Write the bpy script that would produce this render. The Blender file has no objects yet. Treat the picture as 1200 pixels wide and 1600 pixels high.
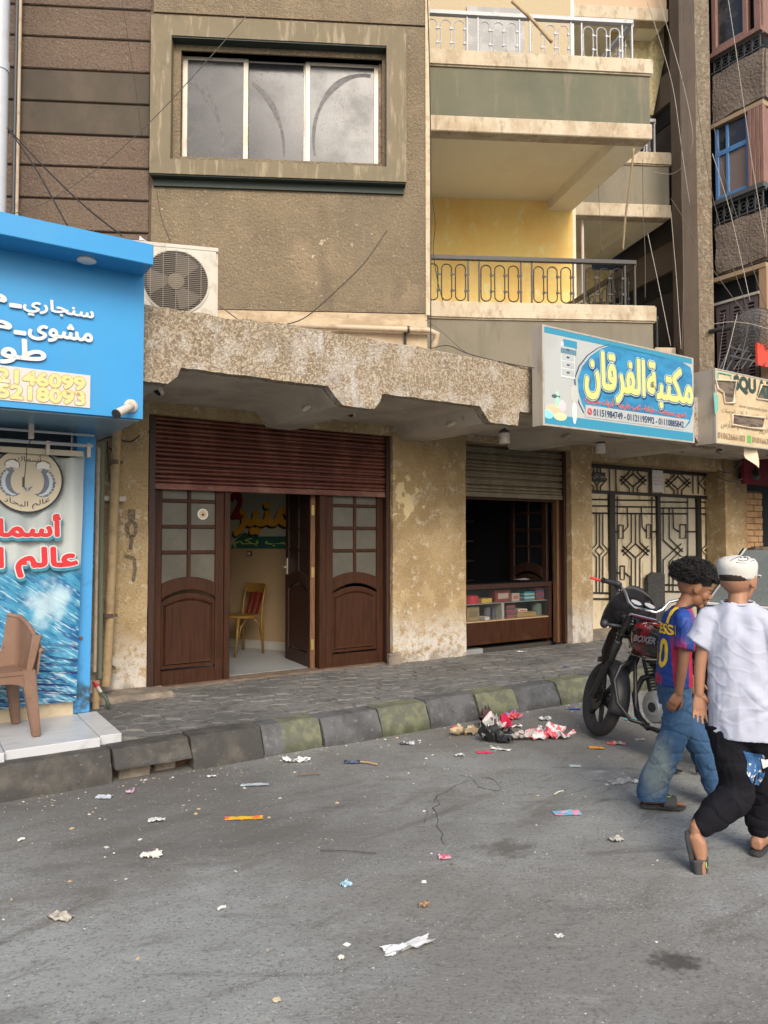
import bpy, bmesh, math, random
from mathutils import Vector, Matrix, noise
random.seed(7)
SC = bpy.context.scene
COL = SC.collection
PI = math.pi

# ------------------------------------------------------------------ camera
FPX, HOR, CZ = 1150.0, 842.0, 1.55
PITCH = math.atan((HOR - 800) / FPX)
cam_d = bpy.data.cameras.new('camera'); cam = bpy.data.objects.new('camera', cam_d); COL.objects.link(cam)
cam.location = (0, 0, CZ); cam.rotation_euler = (PI / 2 + PITCH, 0, 0)
cam_d.sensor_fit = 'VERTICAL'; cam_d.sensor_height = 36; cam_d.sensor_width = 27
cam_d.lens = 36 * FPX / 1600; cam_d.clip_end = 800; cam_d.clip_start = .05
SC.camera = cam

# ------------------------------------------------------------------ light
w = bpy.data.worlds.new('World'); SC.world = w; w.use_nodes = True
wn = w.node_tree; bg = wn.nodes['Background']
sky = wn.nodes.new('ShaderNodeTexSky'); sky.sky_type = 'NISHITA'; sky.sun_disc = False
SUN_EL, SUN_AZ = 38, 165          # azimuth clockwise from +Y
sky.sun_elevation = math.radians(SUN_EL); sky.sun_rotation = math.radians(SUN_AZ)
sky.dust_density = 4.0; sky.air_density = 1.0; sky.ozone_density = .6
wn.links.new(sky.outputs[0], bg.inputs[0]); bg.inputs[1].default_value = .15
sun_d = bpy.data.lights.new('sun', 'SUN'); sun_d.energy = 1.5; sun_d.angle = math.radians(30)
sun_d.color = (1, .95, .86)
sun = bpy.data.objects.new('sun', sun_d); COL.objects.link(sun)
az, el = math.radians(SUN_AZ), math.radians(SUN_EL)
to_sun = Vector((math.sin(az) * math.cos(el), math.cos(az) * math.cos(el), math.sin(el)))
sun.rotation_euler = to_sun.to_track_quat('Z', 'Y').to_euler()
SC.view_settings.view_transform = 'Standard'; SC.view_settings.look = 'None'
SC.view_settings.exposure = 0.55; SC.view_settings.gamma = 1; SC.view_settings.use_curve_mapping = False
SC.cycles.max_bounces = 8; SC.cycles.transparent_max_bounces = 12

# ------------------------------------------------------------------ frames of the place
S2 = math.atan2(.55049538, .83483821)
MF = Matrix.Rotation(S2, 4, 'Z')                       # street frame: x along the kerb, y into the houses
UA = math.atan(1150 / 15650.)                          # the upper storeys stand skewed to the street
W0 = Vector((.488, 7.9, 0))
MU = Matrix.Translation(W0) @ Matrix.Rotation(UA, 4, 'Z')
NA = S2 + PI / 2

def ray(px, py):
    u = (px - 600) / FPX; v = (800 - py) / FPX; c, s = math.cos(PITCH), math.sin(PITCH)
    return Vector((u, c - v * s, s + v * c))
O = Vector((0, 0, CZ))
def onz(px, py, z=0.0):
    d = ray(px, py); return O + d * ((z - CZ) / d.z)
def onf(px, py, y, M=None):
    """point of frame M's plane y=const seen at that place of the photograph, in frame coordinates"""
    Mi = (M or MF).inverted(); o = Mi @ O; d = Mi.to_3x3() @ ray(px, py)
    return o + d * ((y - o.y) / d.y)
def ons(px, py, x, M=None):
    Mi = (M or MF).inverted(); o = Mi @ O; d = Mi.to_3x3() @ ray(px, py)
    return o + d * ((x - o.x) / d.x)
def ond(px, py, dist):
    return O + ray(px, py) * dist

# ------------------------------------------------------------------ materials
def col(c): return (c[0], c[1], c[2], 1)
def mk(name, base, rough=.8, layers=(), bump=(), metal=0, spec=.5, coord='pos', alpha=1, trans=0, coat=0, rl=None, emit=None, ior=1.45, sheen=0):
    m = bpy.data.materials.new(name); m.use_nodes = True; nt = m.node_tree; N = nt.nodes; L = nt.links
    b = N['Principled BSDF']; b.inputs['Roughness'].default_value = rough; b.inputs['Metallic'].default_value = metal
    b.inputs['Specular IOR Level'].default_value = spec; b.inputs['Alpha'].default_value = alpha
    b.inputs['Transmission Weight'].default_value = trans; b.inputs['Coat Weight'].default_value = coat; b.inputs['IOR'].default_value = ior
    b.inputs['Sheen Weight'].default_value = sheen
    if emit: b.inputs['Emission Color'].default_value = col(emit[0]); b.inputs['Emission Strength'].default_value = emit[1]
    if coord == 'pos': src = N.new('ShaderNodeNewGeometry').outputs['Position']
    elif coord == 'uv': src = N.new('ShaderNodeTexCoord').outputs['UV']
    else: src = N.new('ShaderNodeTexCoord').outputs['Object']
    def vec(st, off=0, rz=0, ry=0):
        if st is None and not off and not rz and not ry: return src
        mp = N.new('ShaderNodeMapping'); L.new(src, mp.inputs[0])
        if rz: # rotate the frame first
            r0 = N.new('ShaderNodeMapping'); r0.inputs['Rotation'].default_value = (0, 0, -rz); L.new(src, r0.inputs[0]); L.new(r0.outputs[0], mp.inputs[0])
        if st: mp.inputs['Scale'].default_value = st
        mp.inputs['Location'].default_value = (off * 3.1, off * 7.7, off * 1.3)
        if ry:
            r1 = N.new('ShaderNodeMapping'); r1.inputs['Rotation'].default_value = (0, ry, 0); L.new(mp.inputs[0].links[0].from_socket, r1.inputs[0]); L.new(r1.outputs[0], mp.inputs[0])
        return mp.outputs[0]
    def tex(d):
        k = d.get('k', 'noise'); v = vec(d.get('st'), d.get('off', 0), d.get('rz', 0), d.get('ry', 0))
        if k == 'noise':
            t = N.new('ShaderNodeTexNoise'); t.inputs['Scale'].default_value = d.get('s', 5); t.inputs['Detail'].default_value = d.get('d', 5)
            t.inputs['Roughness'].default_value = d.get('r', .6); t.inputs['Distortion'].default_value = d.get('dist', 0); L.new(v, t.inputs['Vector']); return t.outputs[0]
        if k == 'vor' or k == 'edge' or k == 'cell':
            t = N.new('ShaderNodeTexVoronoi'); t.inputs['Scale'].default_value = d.get('s', 5)
            if k == 'edge': t.feature = 'DISTANCE_TO_EDGE'
            # wobble the cells
            L.new(v, t.inputs['Vector'])
            if k == 'cell':
                sp = N.new('ShaderNodeSeparateColor'); L.new(t.outputs['Color'], sp.inputs[0]); return sp.outputs[0]
            return t.outputs['Distance']
        if k == 'wave':
            t = N.new('ShaderNodeTexWave'); t.inputs['Scale'].default_value = d.get('s', 5); t.inputs['Distortion'].default_value = d.get('dist', 2)
            t.inputs['Detail'].default_value = d.get('d', 2); t.bands_direction = d.get('dir', 'X'); t.inputs['Detail Scale'].default_value = d.get('ds', 1); L.new(v, t.inputs['Vector']); return t.outputs[1]
        if k == 'spot':
            sb = N.new('ShaderNodeVectorMath'); sb.operation = 'DISTANCE'; sc = N.new('ShaderNodeVectorMath'); sc.operation = 'MULTIPLY'
            e = d.get('ell', (1, 1, 1)); L.new(src, sc.inputs[0]); sc.inputs[1].default_value = e
            L.new(sc.outputs[0], sb.inputs[0]); c = d['c0']; sb.inputs[1].default_value = (c[0] * e[0], c[1] * e[1], c[2] * e[2])
            nz = N.new('ShaderNodeTexNoise'); nz.inputs['Scale'].default_value = d.get('ns', 6); nz.inputs['Detail'].default_value = 6; L.new(src, nz.inputs['Vector'])
            ma = N.new('ShaderNodeMath'); ma.operation = 'MULTIPLY_ADD'; L.new(nz.outputs[0], ma.inputs[0]); ma.inputs[1].default_value = d.get('na', 1.0) * d['rad'] * 2; L.new(sb.outputs['Value'], ma.inputs[2])
            dv = N.new('ShaderNodeMath'); dv.operation = 'DIVIDE'; L.new(ma.outputs[0], dv.inputs[0]); dv.inputs[1].default_value = d['rad'] * 2
            inv = N.new('ShaderNodeMath'); inv.operation = 'SUBTRACT'; inv.inputs[0].default_value = 1.0 + .5 * d.get('na', 1.0); L.new(dv.outputs[0], inv.inputs[1]); return inv.outputs[0]
    def mapr(o, lo, hi, a):
        r = N.new('ShaderNodeMapRange'); r.interpolation_type = 'SMOOTHSTEP'; L.new(o, r.inputs[0])
        r.inputs[1].default_value = lo; r.inputs[2].default_value = hi; r.inputs[3].default_value = 0; r.inputs[4].default_value = a; return r.outputs[0]
    cur = None
    def mul(a, b_):
        mm = N.new('ShaderNodeMath'); mm.operation = 'MULTIPLY'; L.new(a, mm.inputs[0]); L.new(b_, mm.inputs[1]); return mm.outputs[0]
    rg = None
    for d in layers:
        f = mapr(tex(d), d.get('lo', .4), d.get('hi', .6), d.get('a', 1))
        if 'm2' in d: f = mul(f, mapr(tex(d['m2']), d['m2'].get('lo', .4), d['m2'].get('hi', .6), 1))
        if 'zr' in d:
            sp = N.new('ShaderNodeSeparateXYZ'); L.new(src, sp.inputs[0]); f = mul(f, mapr(sp.outputs[d.get('ax', 2)], d['zr'][0], d['zr'][1], 1))
        mx = N.new('ShaderNodeMix'); mx.data_type = 'RGBA'; mx.blend_type = d.get('bt', 'MIX'); L.new(f, mx.inputs[0])
        if cur is None: mx.inputs[6].default_value = col(base)
        else: L.new(cur, mx.inputs[6])
        mx.inputs[7].default_value = col(d['c']); cur = mx.outputs[2]
        if 'rgh' in d:
            mr = N.new('ShaderNodeMix'); mr.data_type = 'FLOAT'; L.new(f, mr.inputs[0])
            if rg is None: mr.inputs[2].default_value = rough
            else: L.new(rg, mr.inputs[2])
            mr.inputs[3].default_value = d['rgh']; rg = mr.outputs[0]
    if cur is None: b.inputs['Base Color'].default_value = col(base)
    else: L.new(cur, b.inputs['Base Color'])
    if rg is not None: L.new(rg, b.inputs['Roughness'])
    pb = None
    for d in bump:
        bp = N.new('ShaderNodeBump'); bp.inputs['Strength'].default_value = d.get('a', .5); bp.inputs['Distance'].default_value = d.get('h', .01)
        o = tex(d)
        if 'lo' in d: o = mapr(o, d['lo'], d['hi'], 1)
        L.new(o, bp.inputs['Height'])
        if pb is not None: L.new(pb, bp.inputs['Normal'])
        pb = bp.outputs[0]
    if pb is not None: L.new(pb, b.inputs['Normal'])
    m.diffuse_color = col(base)
    return m

# ------------------------------------------------------------------ objects
WM = {}
def tag(o, label=None, cat=None, group=None, kind=None):
    if label: o['label'] = label
    if cat: o['category'] = cat
    if group: o['group'] = group
    if kind: o['kind'] = kind
    return o
def thing(name, label=None, cat=None, loc=(0, 0, 0), rz=0, group=None, kind=None):
    o = bpy.data.objects.new(name, None); COL.objects.link(o); o.location = loc; o.rotation_euler = (0, 0, rz)
    o.empty_display_size = .2
    WM[o] = Matrix.Translation(Vector(loc)) @ Matrix.Rotation(rz, 4, 'Z')
    return tag(o, label, cat, group, kind)

class MB:
    def __init__(s, M=None): s.v = []; s.f = []; s.M = M or Matrix(); s.mi = []; s.cm = 0
    def add(s, vs, fs):
        o = len(s.v); s.v += [s.M @ Vector(p) for p in vs]; s.f += [tuple(o + i for i in f) for f in fs]; s.mi += [s.cm] * len(fs); return s
    def box(s, x0, x1, y0, y1, z0, z1):
        return s.add([(x, y, z) for z in (z0, z1) for y in (y0, y1) for x in (x0, x1)],
                     [(0, 2, 3, 1), (4, 5, 7, 6), (0, 1, 5, 4), (2, 6, 7, 3), (0, 4, 6, 2), (1, 3, 7, 5)])
    def hexa(s, bot, top):
        return s.add(list(bot) + list(top), [(3, 2, 1, 0), (4, 5, 6, 7), (0, 1, 5, 4), (1, 2, 6, 5), (2, 3, 7, 6), (3, 0, 4, 7)])
    def prism(s, poly, y0, y1):
        n = len(poly); vs = [(p[0], y0, p[1]) for p in poly] + [(p[0], y1, p[1]) for p in poly]
        return s.add(vs, [tuple(range(n)), tuple(range(2 * n - 1, n - 1, -1))] + [(i, i + n, (i + 1) % n + n, (i + 1) % n) for i in range(n)])
    def plate(s, poly, z0, z1):
        n = len(poly); vs = [(p[0], p[1], z0) for p in poly] + [(p[0], p[1], z1) for p in poly]
        return s.add(vs, [tuple(range(n - 1, -1, -1)), tuple(range(n, 2 * n))] + [(i, (i + 1) % n, (i + 1) % n + n, i + n) for i in range(n)])
    def face(s, pts): return s.add(pts, [tuple(range(len(pts)))])
    def loft(s, rings, cap=True, closed=True):
        n = len(rings[0]); vs = [p for r in rings for p in r]; fs = []
        for i in range(len(rings) - 1):
            for j in range(n if closed else n - 1):
                k = (j + 1) % n; fs.append((i * n + j, i * n + k, (i + 1) * n + k, (i + 1) * n + j))
        if cap and closed: fs += [tuple(range(n - 1, -1, -1)), tuple((len(rings) - 1) * n + j for j in range(n))]
        return s.add(vs, fs)
    def tube(s, pts, r, seg=8, cap=True, flat=1.0):
        pts = [Vector(p) for p in pts]; rr = r if isinstance(r, (list, tuple)) else [r] * len(pts)
        rings = []; up = None
        for i, p in enumerate(pts):
            t = (pts[min(i + 1, len(pts) - 1)] - pts[max(i - 1, 0)]);
            if t.length < 1e-9: t = Vector((0, 0, 1))
            t.normalize()
            if up is None:
                a = Vector((0, 0, 1)) if abs(t.z) < .9 else Vector((1, 0, 0))
            else: a = up
            x = t.cross(a)
            if x.length < 1e-6: x = t.cross(Vector((0, 1, 0)))
            x.normalize(); y = x.cross(t).normalized(); up = y
            rings.append([p + (x * math.cos(2 * PI * k / seg) + y * math.sin(2 * PI * k / seg) * flat) * rr[i] for k in range(seg)])
        return s.loft(rings, cap)
    def cyl(s, p0, p1, r0, r1=None, seg=16): return s.tube([p0, p1], [r0, r0 if r1 is None else r1], seg)
    def lathe(s, prof, seg=24, c=(0, 0, 0), T=None):
        T = T or Matrix(); c = Vector(c)
        return s.loft([[T @ Vector((r * math.cos(2 * PI * k / seg), r * math.sin(2 * PI * k / seg), z)) + c for k in range(seg)] for r, z in prof])
    def grid(s, fn, nu, nv):
        vs = [fn(i / nu, j / nv) for j in range(nv + 1) for i in range(nu + 1)]
        return s.add(vs, [(j * (nu + 1) + i, j * (nu + 1) + i + 1, (j + 1) * (nu + 1) + i + 1, (j + 1) * (nu + 1) + i) for j in range(nv) for i in range(nu)])
    def ell(s, c, r, seg=16, rings=10, R=None):
        c = Vector(c); R = R or Matrix(); vs = []
        rs = []
        for i in range(rings + 1):
            th = PI * i / rings; th = min(max(th, .02), PI - .02)
            rs.append([c + R @ Vector((r[0] * math.sin(th) * math.cos(2 * PI * k / seg), r[1] * math.sin(th) * math.sin(2 * PI * k / seg), -r[2] * math.cos(th))) for k in range(seg)])
        return s.loft(rs)
    def mesh(s, name, P=None, mats=(), bevel=0, smooth=False, fix=True, disp=None, solid=0, bseg=1):
        Pi = (P or Matrix()).inverted()
        me = bpy.data.meshes.new(name); me.from_pydata([Pi @ v for v in s.v], [], s.f)
        for m in mats: me.materials.append(m)
        for i, p in enumerate(me.polygons): p.material_index = s.mi[i]
        if fix or bevel or solid:
            bm = bmesh.new(); bm.from_mesh(me)
            if fix: bmesh.ops.recalc_face_normals(bm, faces=bm.faces)
            if solid: bmesh.ops.solidify(bm, geom=bm.faces[:], thickness=solid)
            if bevel:
                es = [e for e in bm.edges if len(e.link_faces) == 2 and e.calc_face_angle(0) > .5]
                bmesh.ops.bevel(bm, geom=es, offset=bevel, segments=bseg, affect='EDGES', clamp_overlap=True)
            bm.to_mesh(me); bm.free()
        if disp:
            for v in me.vertices: v.co += disp(v.co)
        if smooth:
            for p in me.polygons: p.use_smooth = True
            if smooth != True: me.set_sharp_from_angle(angle=smooth)
        me.update(); return me
    def build(s, name, mat, parent=None, label=None, cat=None, group=None, kind=None, **kw):
        P = WM.get(parent, Matrix())
        mats = mat if isinstance(mat, (list, tuple)) else (mat,)
        me = s.mesh(name, P, mats, **kw)
        o = bpy.data.objects.new(name, me); COL.objects.link(o)
        if parent: o.parent = parent
        WM[o] = P
        return tag(o, label, cat, group, kind)
def piece(name, me, parent, L):
    o = bpy.data.objects.new(name, me); COL.objects.link(o); o.parent = parent; o.matrix_local = L; WM[o] = WM[parent] @ L; return o
def subdivide_noise(me, cuts, amp, sc=3, seed=0, up=1.0):
    bm = bmesh.new(); bm.from_mesh(me); bmesh.ops.subdivide_edges(bm, edges=bm.edges[:], cuts=cuts, use_grid_fill=True)
    for v in bm.verts:
        q = v.co * sc + Vector((seed * 3.7, seed * 1.9, seed)); d = noise.noise_vector(q) * amp + noise.noise_vector(q * 3.1) * amp * .45
        d.z *= up; v.co += d
    bm.to_mesh(me); bm.free(); me.update()

# ------------------------------------------------------------------ lettering
AR = {'ا': 'FE8D FE8E - -', 'أ': 'FE83 FE84 - -', 'ب': 'FE8F FE90 FE91 FE92', 'ة': 'FE93 FE94 - -', 'ت': 'FE95 FE96 FE97 FE98', 'ج': 'FE9D FE9E FE9F FEA0',
      'ح': 'FEA1 FEA2 FEA3 FEA4', 'خ': 'FEA5 FEA6 FEA7 FEA8', 'د': 'FEA9 FEAA - -', 'ر': 'FEAD FEAE - -', 'س': 'FEB1 FEB2 FEB3 FEB4', 'ش': 'FEB5 FEB6 FEB7 FEB8',
      'ص': 'FEB9 FEBA FEBB FEBC', 'ط': 'FEC1 FEC2 FEC3 FEC4', 'ع': 'FEC9 FECA FECB FECC', 'ف': 'FED1 FED2 FED3 FED4', 'ق': 'FED5 FED6 FED7 FED8', 'ك': 'FED9 FEDA FEDB FEDC',
      'ل': 'FEDD FEDE FEDF FEE0', 'م': 'FEE1 FEE2 FEE3 FEE4', 'ن': 'FEE5 FEE6 FEE7 FEE8', 'ه': 'FEE9 FEEA FEEB FEEC', 'و': 'FEED FEEE - -', 'ى': 'FEEF FEF0 - -', 'ي': 'FEF1 FEF2 FEF3 FEF4'}
def shape(t):
    out = []; n = len(t)
    for i, ch in enumerate(t):
        if ch not in AR: out.append(ch); continue
        f = AR[ch].split(); pj = i > 0 and t[i - 1] in AR and AR[t[i - 1]].split()[2] != '-'
        nj = i < n - 1 and t[i + 1] in AR and f[2] != '-'
        k = (3 if nj else 1) if pj else (2 if nj else 0); out.append(chr(int(f[k], 16)))
    # runs of latin digits keep their order
    out.reverse(); return ''.join(out)
def letters(t, fit, M, mat, parent, name='lettering', bold=0.0, depth=.002, arabic=True, shear=0, bend=None, keep=False, label=None):
    """text filling the rectangle fit=(x0,x1,z0,z1) of the plane y=0 of matrix M, face towards -y"""
    c = bpy.data.curves.new(name, 'FONT'); c.body = shape(t) if arabic else t; c.size = 1; c.offset = 0; c.resolution_u = 3; c.shear = shear
    o = bpy.data.objects.new(name, c); COL.objects.link(o); bpy.context.view_layer.update()
    me = bpy.data.meshes.new_from_object(o); bpy.data.objects.remove(o)
    xs = [v.co.x for v in me.vertices]; ys = [v.co.y for v in me.vertices]; x0, x1, y0, y1 = min(xs), max(xs), min(ys), max(ys)
    sx = (fit[1] - fit[0]) / (x1 - x0); sz = (fit[3] - fit[2]) / (y1 - y0)
    if keep: sx = sz = min(sx, sz)
    vs = []
    for v in me.vertices:
        x = fit[0] + (v.co.x - x0) * sx; z = fit[2] + (v.co.y - y0) * sz
        if bend: x, z = bend(x, z)
        vs.append((x, -depth, z))
    b = MB(M); F_ = [tuple(p.vertices) for p in me.polygons]; b.add(vs, F_); bpy.data.meshes.remove(me)
    if bold:      # heavier strokes: the same outline laid down again a little to each side
        rz = bold * min(sx, sz) * 1.15; K = 8 if bold < .05 else 12
        for k in range(K): b.add([(x + rz * math.cos(2 * PI * k / K), y - .00012 * (k + 1), z + rz * math.sin(2 * PI * k / K)) for x, y, z in vs], F_)
    return b.build(name, mat, parent, fix=False, solid=0, label=label)
# ------------------------------------------------------------------ materials of the place
RZ = S2
asphalt = mk('asphalt', (.228, .238, .232), .88, layers=[
    dict(s=.8, lo=.35, hi=.65, c=(.262, .275, .268), a=.8),
    dict(s=.5, off=5, lo=.47, hi=.62, c=(.165, .158, .145), a=.75, d=10, r=.65),
    dict(s=1.5, off=2, st=(.55, 1.7, 1), rz=S2 + .1, lo=.50, hi=.66, c=(.115, .108, .097), a=.7, d=10, r=.72, dist=1.2),
    dict(s=3.2, off=7, st=(.45, 2.2, 1), rz=.05, lo=.54, hi=.68, c=(.10, .097, .09), a=.6, d=10, r=.7, dist=.8),
    dict(s=2.6, off=9, st=(.7, 1.5, 1), lo=.56, hi=.70, c=(.30, .31, .295), a=.55, d=10, r=.7),
    dict(k='spot', c0=(-1.6, 4.7, 0), ell=(.55, 1.2, 0), rad=.85, ns=2.2, na=.9, lo=.0, hi=.9, c=(.095, .090, .083), a=.7),
    dict(k='spot', c0=(-.6, 3.9, 0), ell=(.4, 1.6, 0), rad=.7, ns=3.2, na=1.2, lo=.1, hi=1.1, c=(.11, .105, .098), a=.6),
    dict(k='spot', c0=(.9, 6.1, 0), ell=(.5, 1.2, 0), rad=.8, ns=2.2, na=1.2, lo=.0, hi=.9, c=(.13, .118, .10), a=.7),
    dict(s=60, lo=.50, hi=.70, c=(.09, .09, .088), a=.6, d=3),
    dict(k='vor', s=75, lo=.34, hi=.16, c=(.42, .42, .40), a=.36, m2=dict(s=1.0, off=3, lo=.42, hi=.62)),
    dict(k='vor', s=42, lo=.19, hi=.09, c=(.52, .50, .47), a=.6, m2=dict(s=12, off=5, lo=.48, hi=.56)),
    dict(k='vor', s=48, off=6, lo=.22, hi=.12, c=(.06, .06, .058), a=.7, m2=dict(s=9, off=7, lo=.44, hi=.56)),
    dict(k='vor', s=17, lo=.075, hi=.045, c=(.62, .60, .54), a=.7, m2=dict(s=5, off=2, lo=.52, hi=.58)),
    dict(k='spot', c0=(1.075, 2.77, 0), ell=(.85, 1.35, 0), rad=.075, ns=26, na=1.5, lo=.20, hi=.8, c=(.05, .045, .04), a=.85),
    dict(k='spot', c0=(.62, 3.75, 0), ell=(1, 1.2, 0), rad=.12, ns=12, na=2.2, lo=.25, hi=.9, c=(.08, .073, .063), a=.7),
], bump=[dict(s=70, a=.6, h=.006, d=4), dict(s=6, a=.4, h=.02), dict(s=2.2, a=.3, h=.04, d=6)])
paver_m = mk('paving_stone', (0.0952, 0.0941, 0.0897), .85, layers=[
    dict(s=1.6, lo=.35, hi=.62, c=(0.179, 0.176, 0.167), a=.8),
    dict(s=14, lo=.45, hi=.7, c=(0.0504, 0.0488, 0.046), a=.7),
    dict(s=40, lo=.6, hi=.75, c=(0.269, 0.261, 0.241), a=.5),
    dict(s=.9, st=(1, .2, 1), rz=S2, ax=0, lo=.3, hi=.6, c=(0.246, 0.239, 0.23), a=.75, zr=(2.2, 4.6))],
    bump=[dict(s=30, a=.6, h=.006), dict(s=6, a=.4, h=.012)])
grout_m = mk('paving_joint_sand', (.23, .215, .19), .95, layers=[dict(s=5, lo=.4, hi=.65, c=(.12, .11, .10), a=.8)], bump=[dict(s=50, a=.5, h=.004)])
kerb_m = mk('kerb_concrete', (0.102, 0.105, 0.108), .9, layers=[
    dict(s=5, lo=.4, hi=.65, c=(0.0561, 0.0574, 0.0593), a=.9), dict(s=26, lo=.55, hi=.7, c=(0.172, 0.175, 0.172), a=.6),
    dict(s=3, lo=.35, hi=.65, c=(0.033, 0.0315, 0.0312), a=.8, zr=(.09, -.01))], bump=[dict(s=22, a=.9, h=.012), dict(s=80, a=.5, h=.003)])
kerb_y = mk('kerb_faded_yellow_paint', (0.147, 0.154, 0.0926), .85, layers=[
    dict(s=9, lo=.40, hi=.58, c=(0.0933, 0.0976, 0.0741), a=.95, d=8), dict(s=30, lo=.55, hi=.68, c=(0.122, 0.127, 0.111), a=.8),
    dict(s=3, lo=.35, hi=.6, c=(0.0431, 0.0538, 0.0222), a=.9, zr=(.10, 0))], bump=[dict(s=22, a=.9, h=.010)])
kerb_d = mk('kerb_dark_grime', (0.0468, 0.0446, 0.0418), .85, layers=[
    dict(s=6, lo=.42, hi=.68, c=(0.0936, 0.0864, 0.072), a=.9), dict(s=40, lo=.62, hi=.72, c=(0.18, 0.173, 0.144), a=.5)], bump=[dict(s=22, a=.9, h=.012)])
brown_rough = mk('brown_roughcast', (0.218, 0.17, 0.107), .9, layers=[
    dict(s=1.3, lo=.35, hi=.65, c=(0.168, 0.132, 0.0858), a=.8), dict(s=3, lo=.52, hi=.70, c=(0.294, 0.224, 0.143), a=.5),
    dict(s=45, lo=.56, hi=.72, c=(0.435, 0.347, 0.231), a=.55, d=3), dict(s=40, off=3, lo=.56, hi=.72, c=(0.13, 0.0948, 0.0605), a=.55, d=3),
    dict(s=9, off=7, lo=.66, hi=.72, c=(0.523, 0.459, 0.341), a=.7), dict(s=2.5, off=15, st=(1, 1, .3), lo=.52, hi=.72, c=(0.121, 0.095, 0.068), a=.6, d=8), dict(s=.7, off=9, st=(1, 1, .5), lo=.42, hi=.66, c=(0.163, 0.134, 0.0933), a=.5), dict(s=6, off=12, st=(1, 1, .12), lo=.6, hi=.75, c=(0.326, 0.28, 0.198), a=.35)], bump=[dict(s=38, a=1, h=.022, d=3), dict(s=11, a=.4, h=.02)])
brown_strip = mk('brown_roughcast_strip', (0.14, 0.101, 0.0715), .9, layers=[
    dict(s=1.5, st=(1, 1, 3), lo=.35, hi=.65, c=(0.128, 0.0887, 0.0647), a=.8),
    dict(s=40, lo=.56, hi=.72, c=(0.274, 0.199, 0.145), a=.55, d=3), dict(s=36, off=3, lo=.56, hi=.7, c=(0.0684, 0.048, 0.0342), a=.6, d=3)],
    bump=[dict(s=34, a=1, h=.022, d=3)])
smooth_strip = mk('smooth_olive_render', (0.0693, 0.0568, 0.0407), .85, layers=[
    dict(s=2.2, st=(1, 1, .6), lo=.42, hi=.7, c=(0.111, 0.083, 0.06), a=.7), dict(s=5, lo=.55, hi=.75, c=(0.0508, 0.0437, 0.0324), a=.6)], bump=[dict(s=9, a=.3, h=.01)])
surround_m = mk('olive_window_surround', (0.191, 0.156, 0.101), .85, layers=[
    dict(s=3, lo=.35, hi=.65, c=(0.17, 0.143, 0.0897), a=.8),
    dict(s=16, st=(1, 1, .16), lo=.50, hi=.70, c=(0.357, 0.295, 0.203), a=.7),
    dict(s=5, off=4, lo=.55, hi=.75, c=(0.119, 0.0984, 0.0624), a=.5)], bump=[dict(s=14, a=.4, h=.008)])
green_dark = mk('dark_green_paint', (.022, .034, .027), .6, layers=[dict(s=5, lo=.5, hi=.7, c=(.03, .05, .04), a=.7)])
band_m = mk('pale_band_render', (.50, .40, .27), .9, layers=[
    dict(s=3, st=(1, 1, 2), lo=.4, hi=.62, c=(.36, .27, .17), a=.9), dict(s=16, lo=.55, hi=.7, c=(.22, .16, .10), a=.5)], bump=[dict(s=18, a=.5, h=.01)])
ledge_m = mk('weathered_ledge_plaster', (.52, .45, .335), .9, layers=[
    dict(s=4, st=(1, 1, .5), lo=.42, hi=.66, c=(.38, .30, .20), a=.85), dict(s=14, st=(1, 1, .4), lo=.52, hi=.70, c=(.28, .20, .125), a=.65),
    dict(s=40, lo=.6, hi=.7, c=(.7, .64, .53), a=.5)], bump=[dict(s=22, a=.5, h=.008)])
green_panel = mk('sage_green_render', (0.124, 0.125, 0.084), .85, layers=[
    dict(s=1.6, lo=.35, hi=.65, c=(0.152, 0.144, 0.096), a=.7), dict(s=9, st=(1, 1, .12), lo=.5, hi=.72, c=(0.216, 0.179, 0.124), a=.75),
    dict(s=3, off=9, lo=.5, hi=.7, c=(0.104, 0.114, 0.08), a=.6)], bump=[dict(s=8, a=.25, h=.01)])
grey_panel = mk('grey_olive_render', (0.171, 0.154, 0.113), .85, layers=[
    dict(s=1.6, lo=.35, hi=.65, c=(0.216, 0.189, 0.14), a=.7), dict(s=9, st=(1, 1, .15), lo=.52, hi=.74, c=(0.126, 0.114, 0.0855), a=.6)], bump=[dict(s=8, a=.25, h=.01)])
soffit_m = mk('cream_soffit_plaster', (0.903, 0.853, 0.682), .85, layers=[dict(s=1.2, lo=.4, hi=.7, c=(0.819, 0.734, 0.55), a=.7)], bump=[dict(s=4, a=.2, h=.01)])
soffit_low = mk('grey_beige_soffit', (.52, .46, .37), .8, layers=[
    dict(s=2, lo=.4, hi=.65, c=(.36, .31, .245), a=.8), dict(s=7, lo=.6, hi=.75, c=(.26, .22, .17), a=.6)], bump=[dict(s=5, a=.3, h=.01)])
yellow_m = mk('yellow_stucco', (0.92, 0.69, 0.245), .85, layers=[
    dict(s=3, lo=.4, hi=.65, c=(0.911, 0.57, 0.173), a=.7), dict(s=7, st=(1, 1, .5), off=3, lo=.56, hi=.72, c=(0.92, 0.9, 0.53), a=.6),
    dict(s=50, lo=.58, hi=.7, c=(0.759, 0.465, 0.143), a=.4)], bump=[dict(s=30, a=.6, h=.01)])
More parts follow.
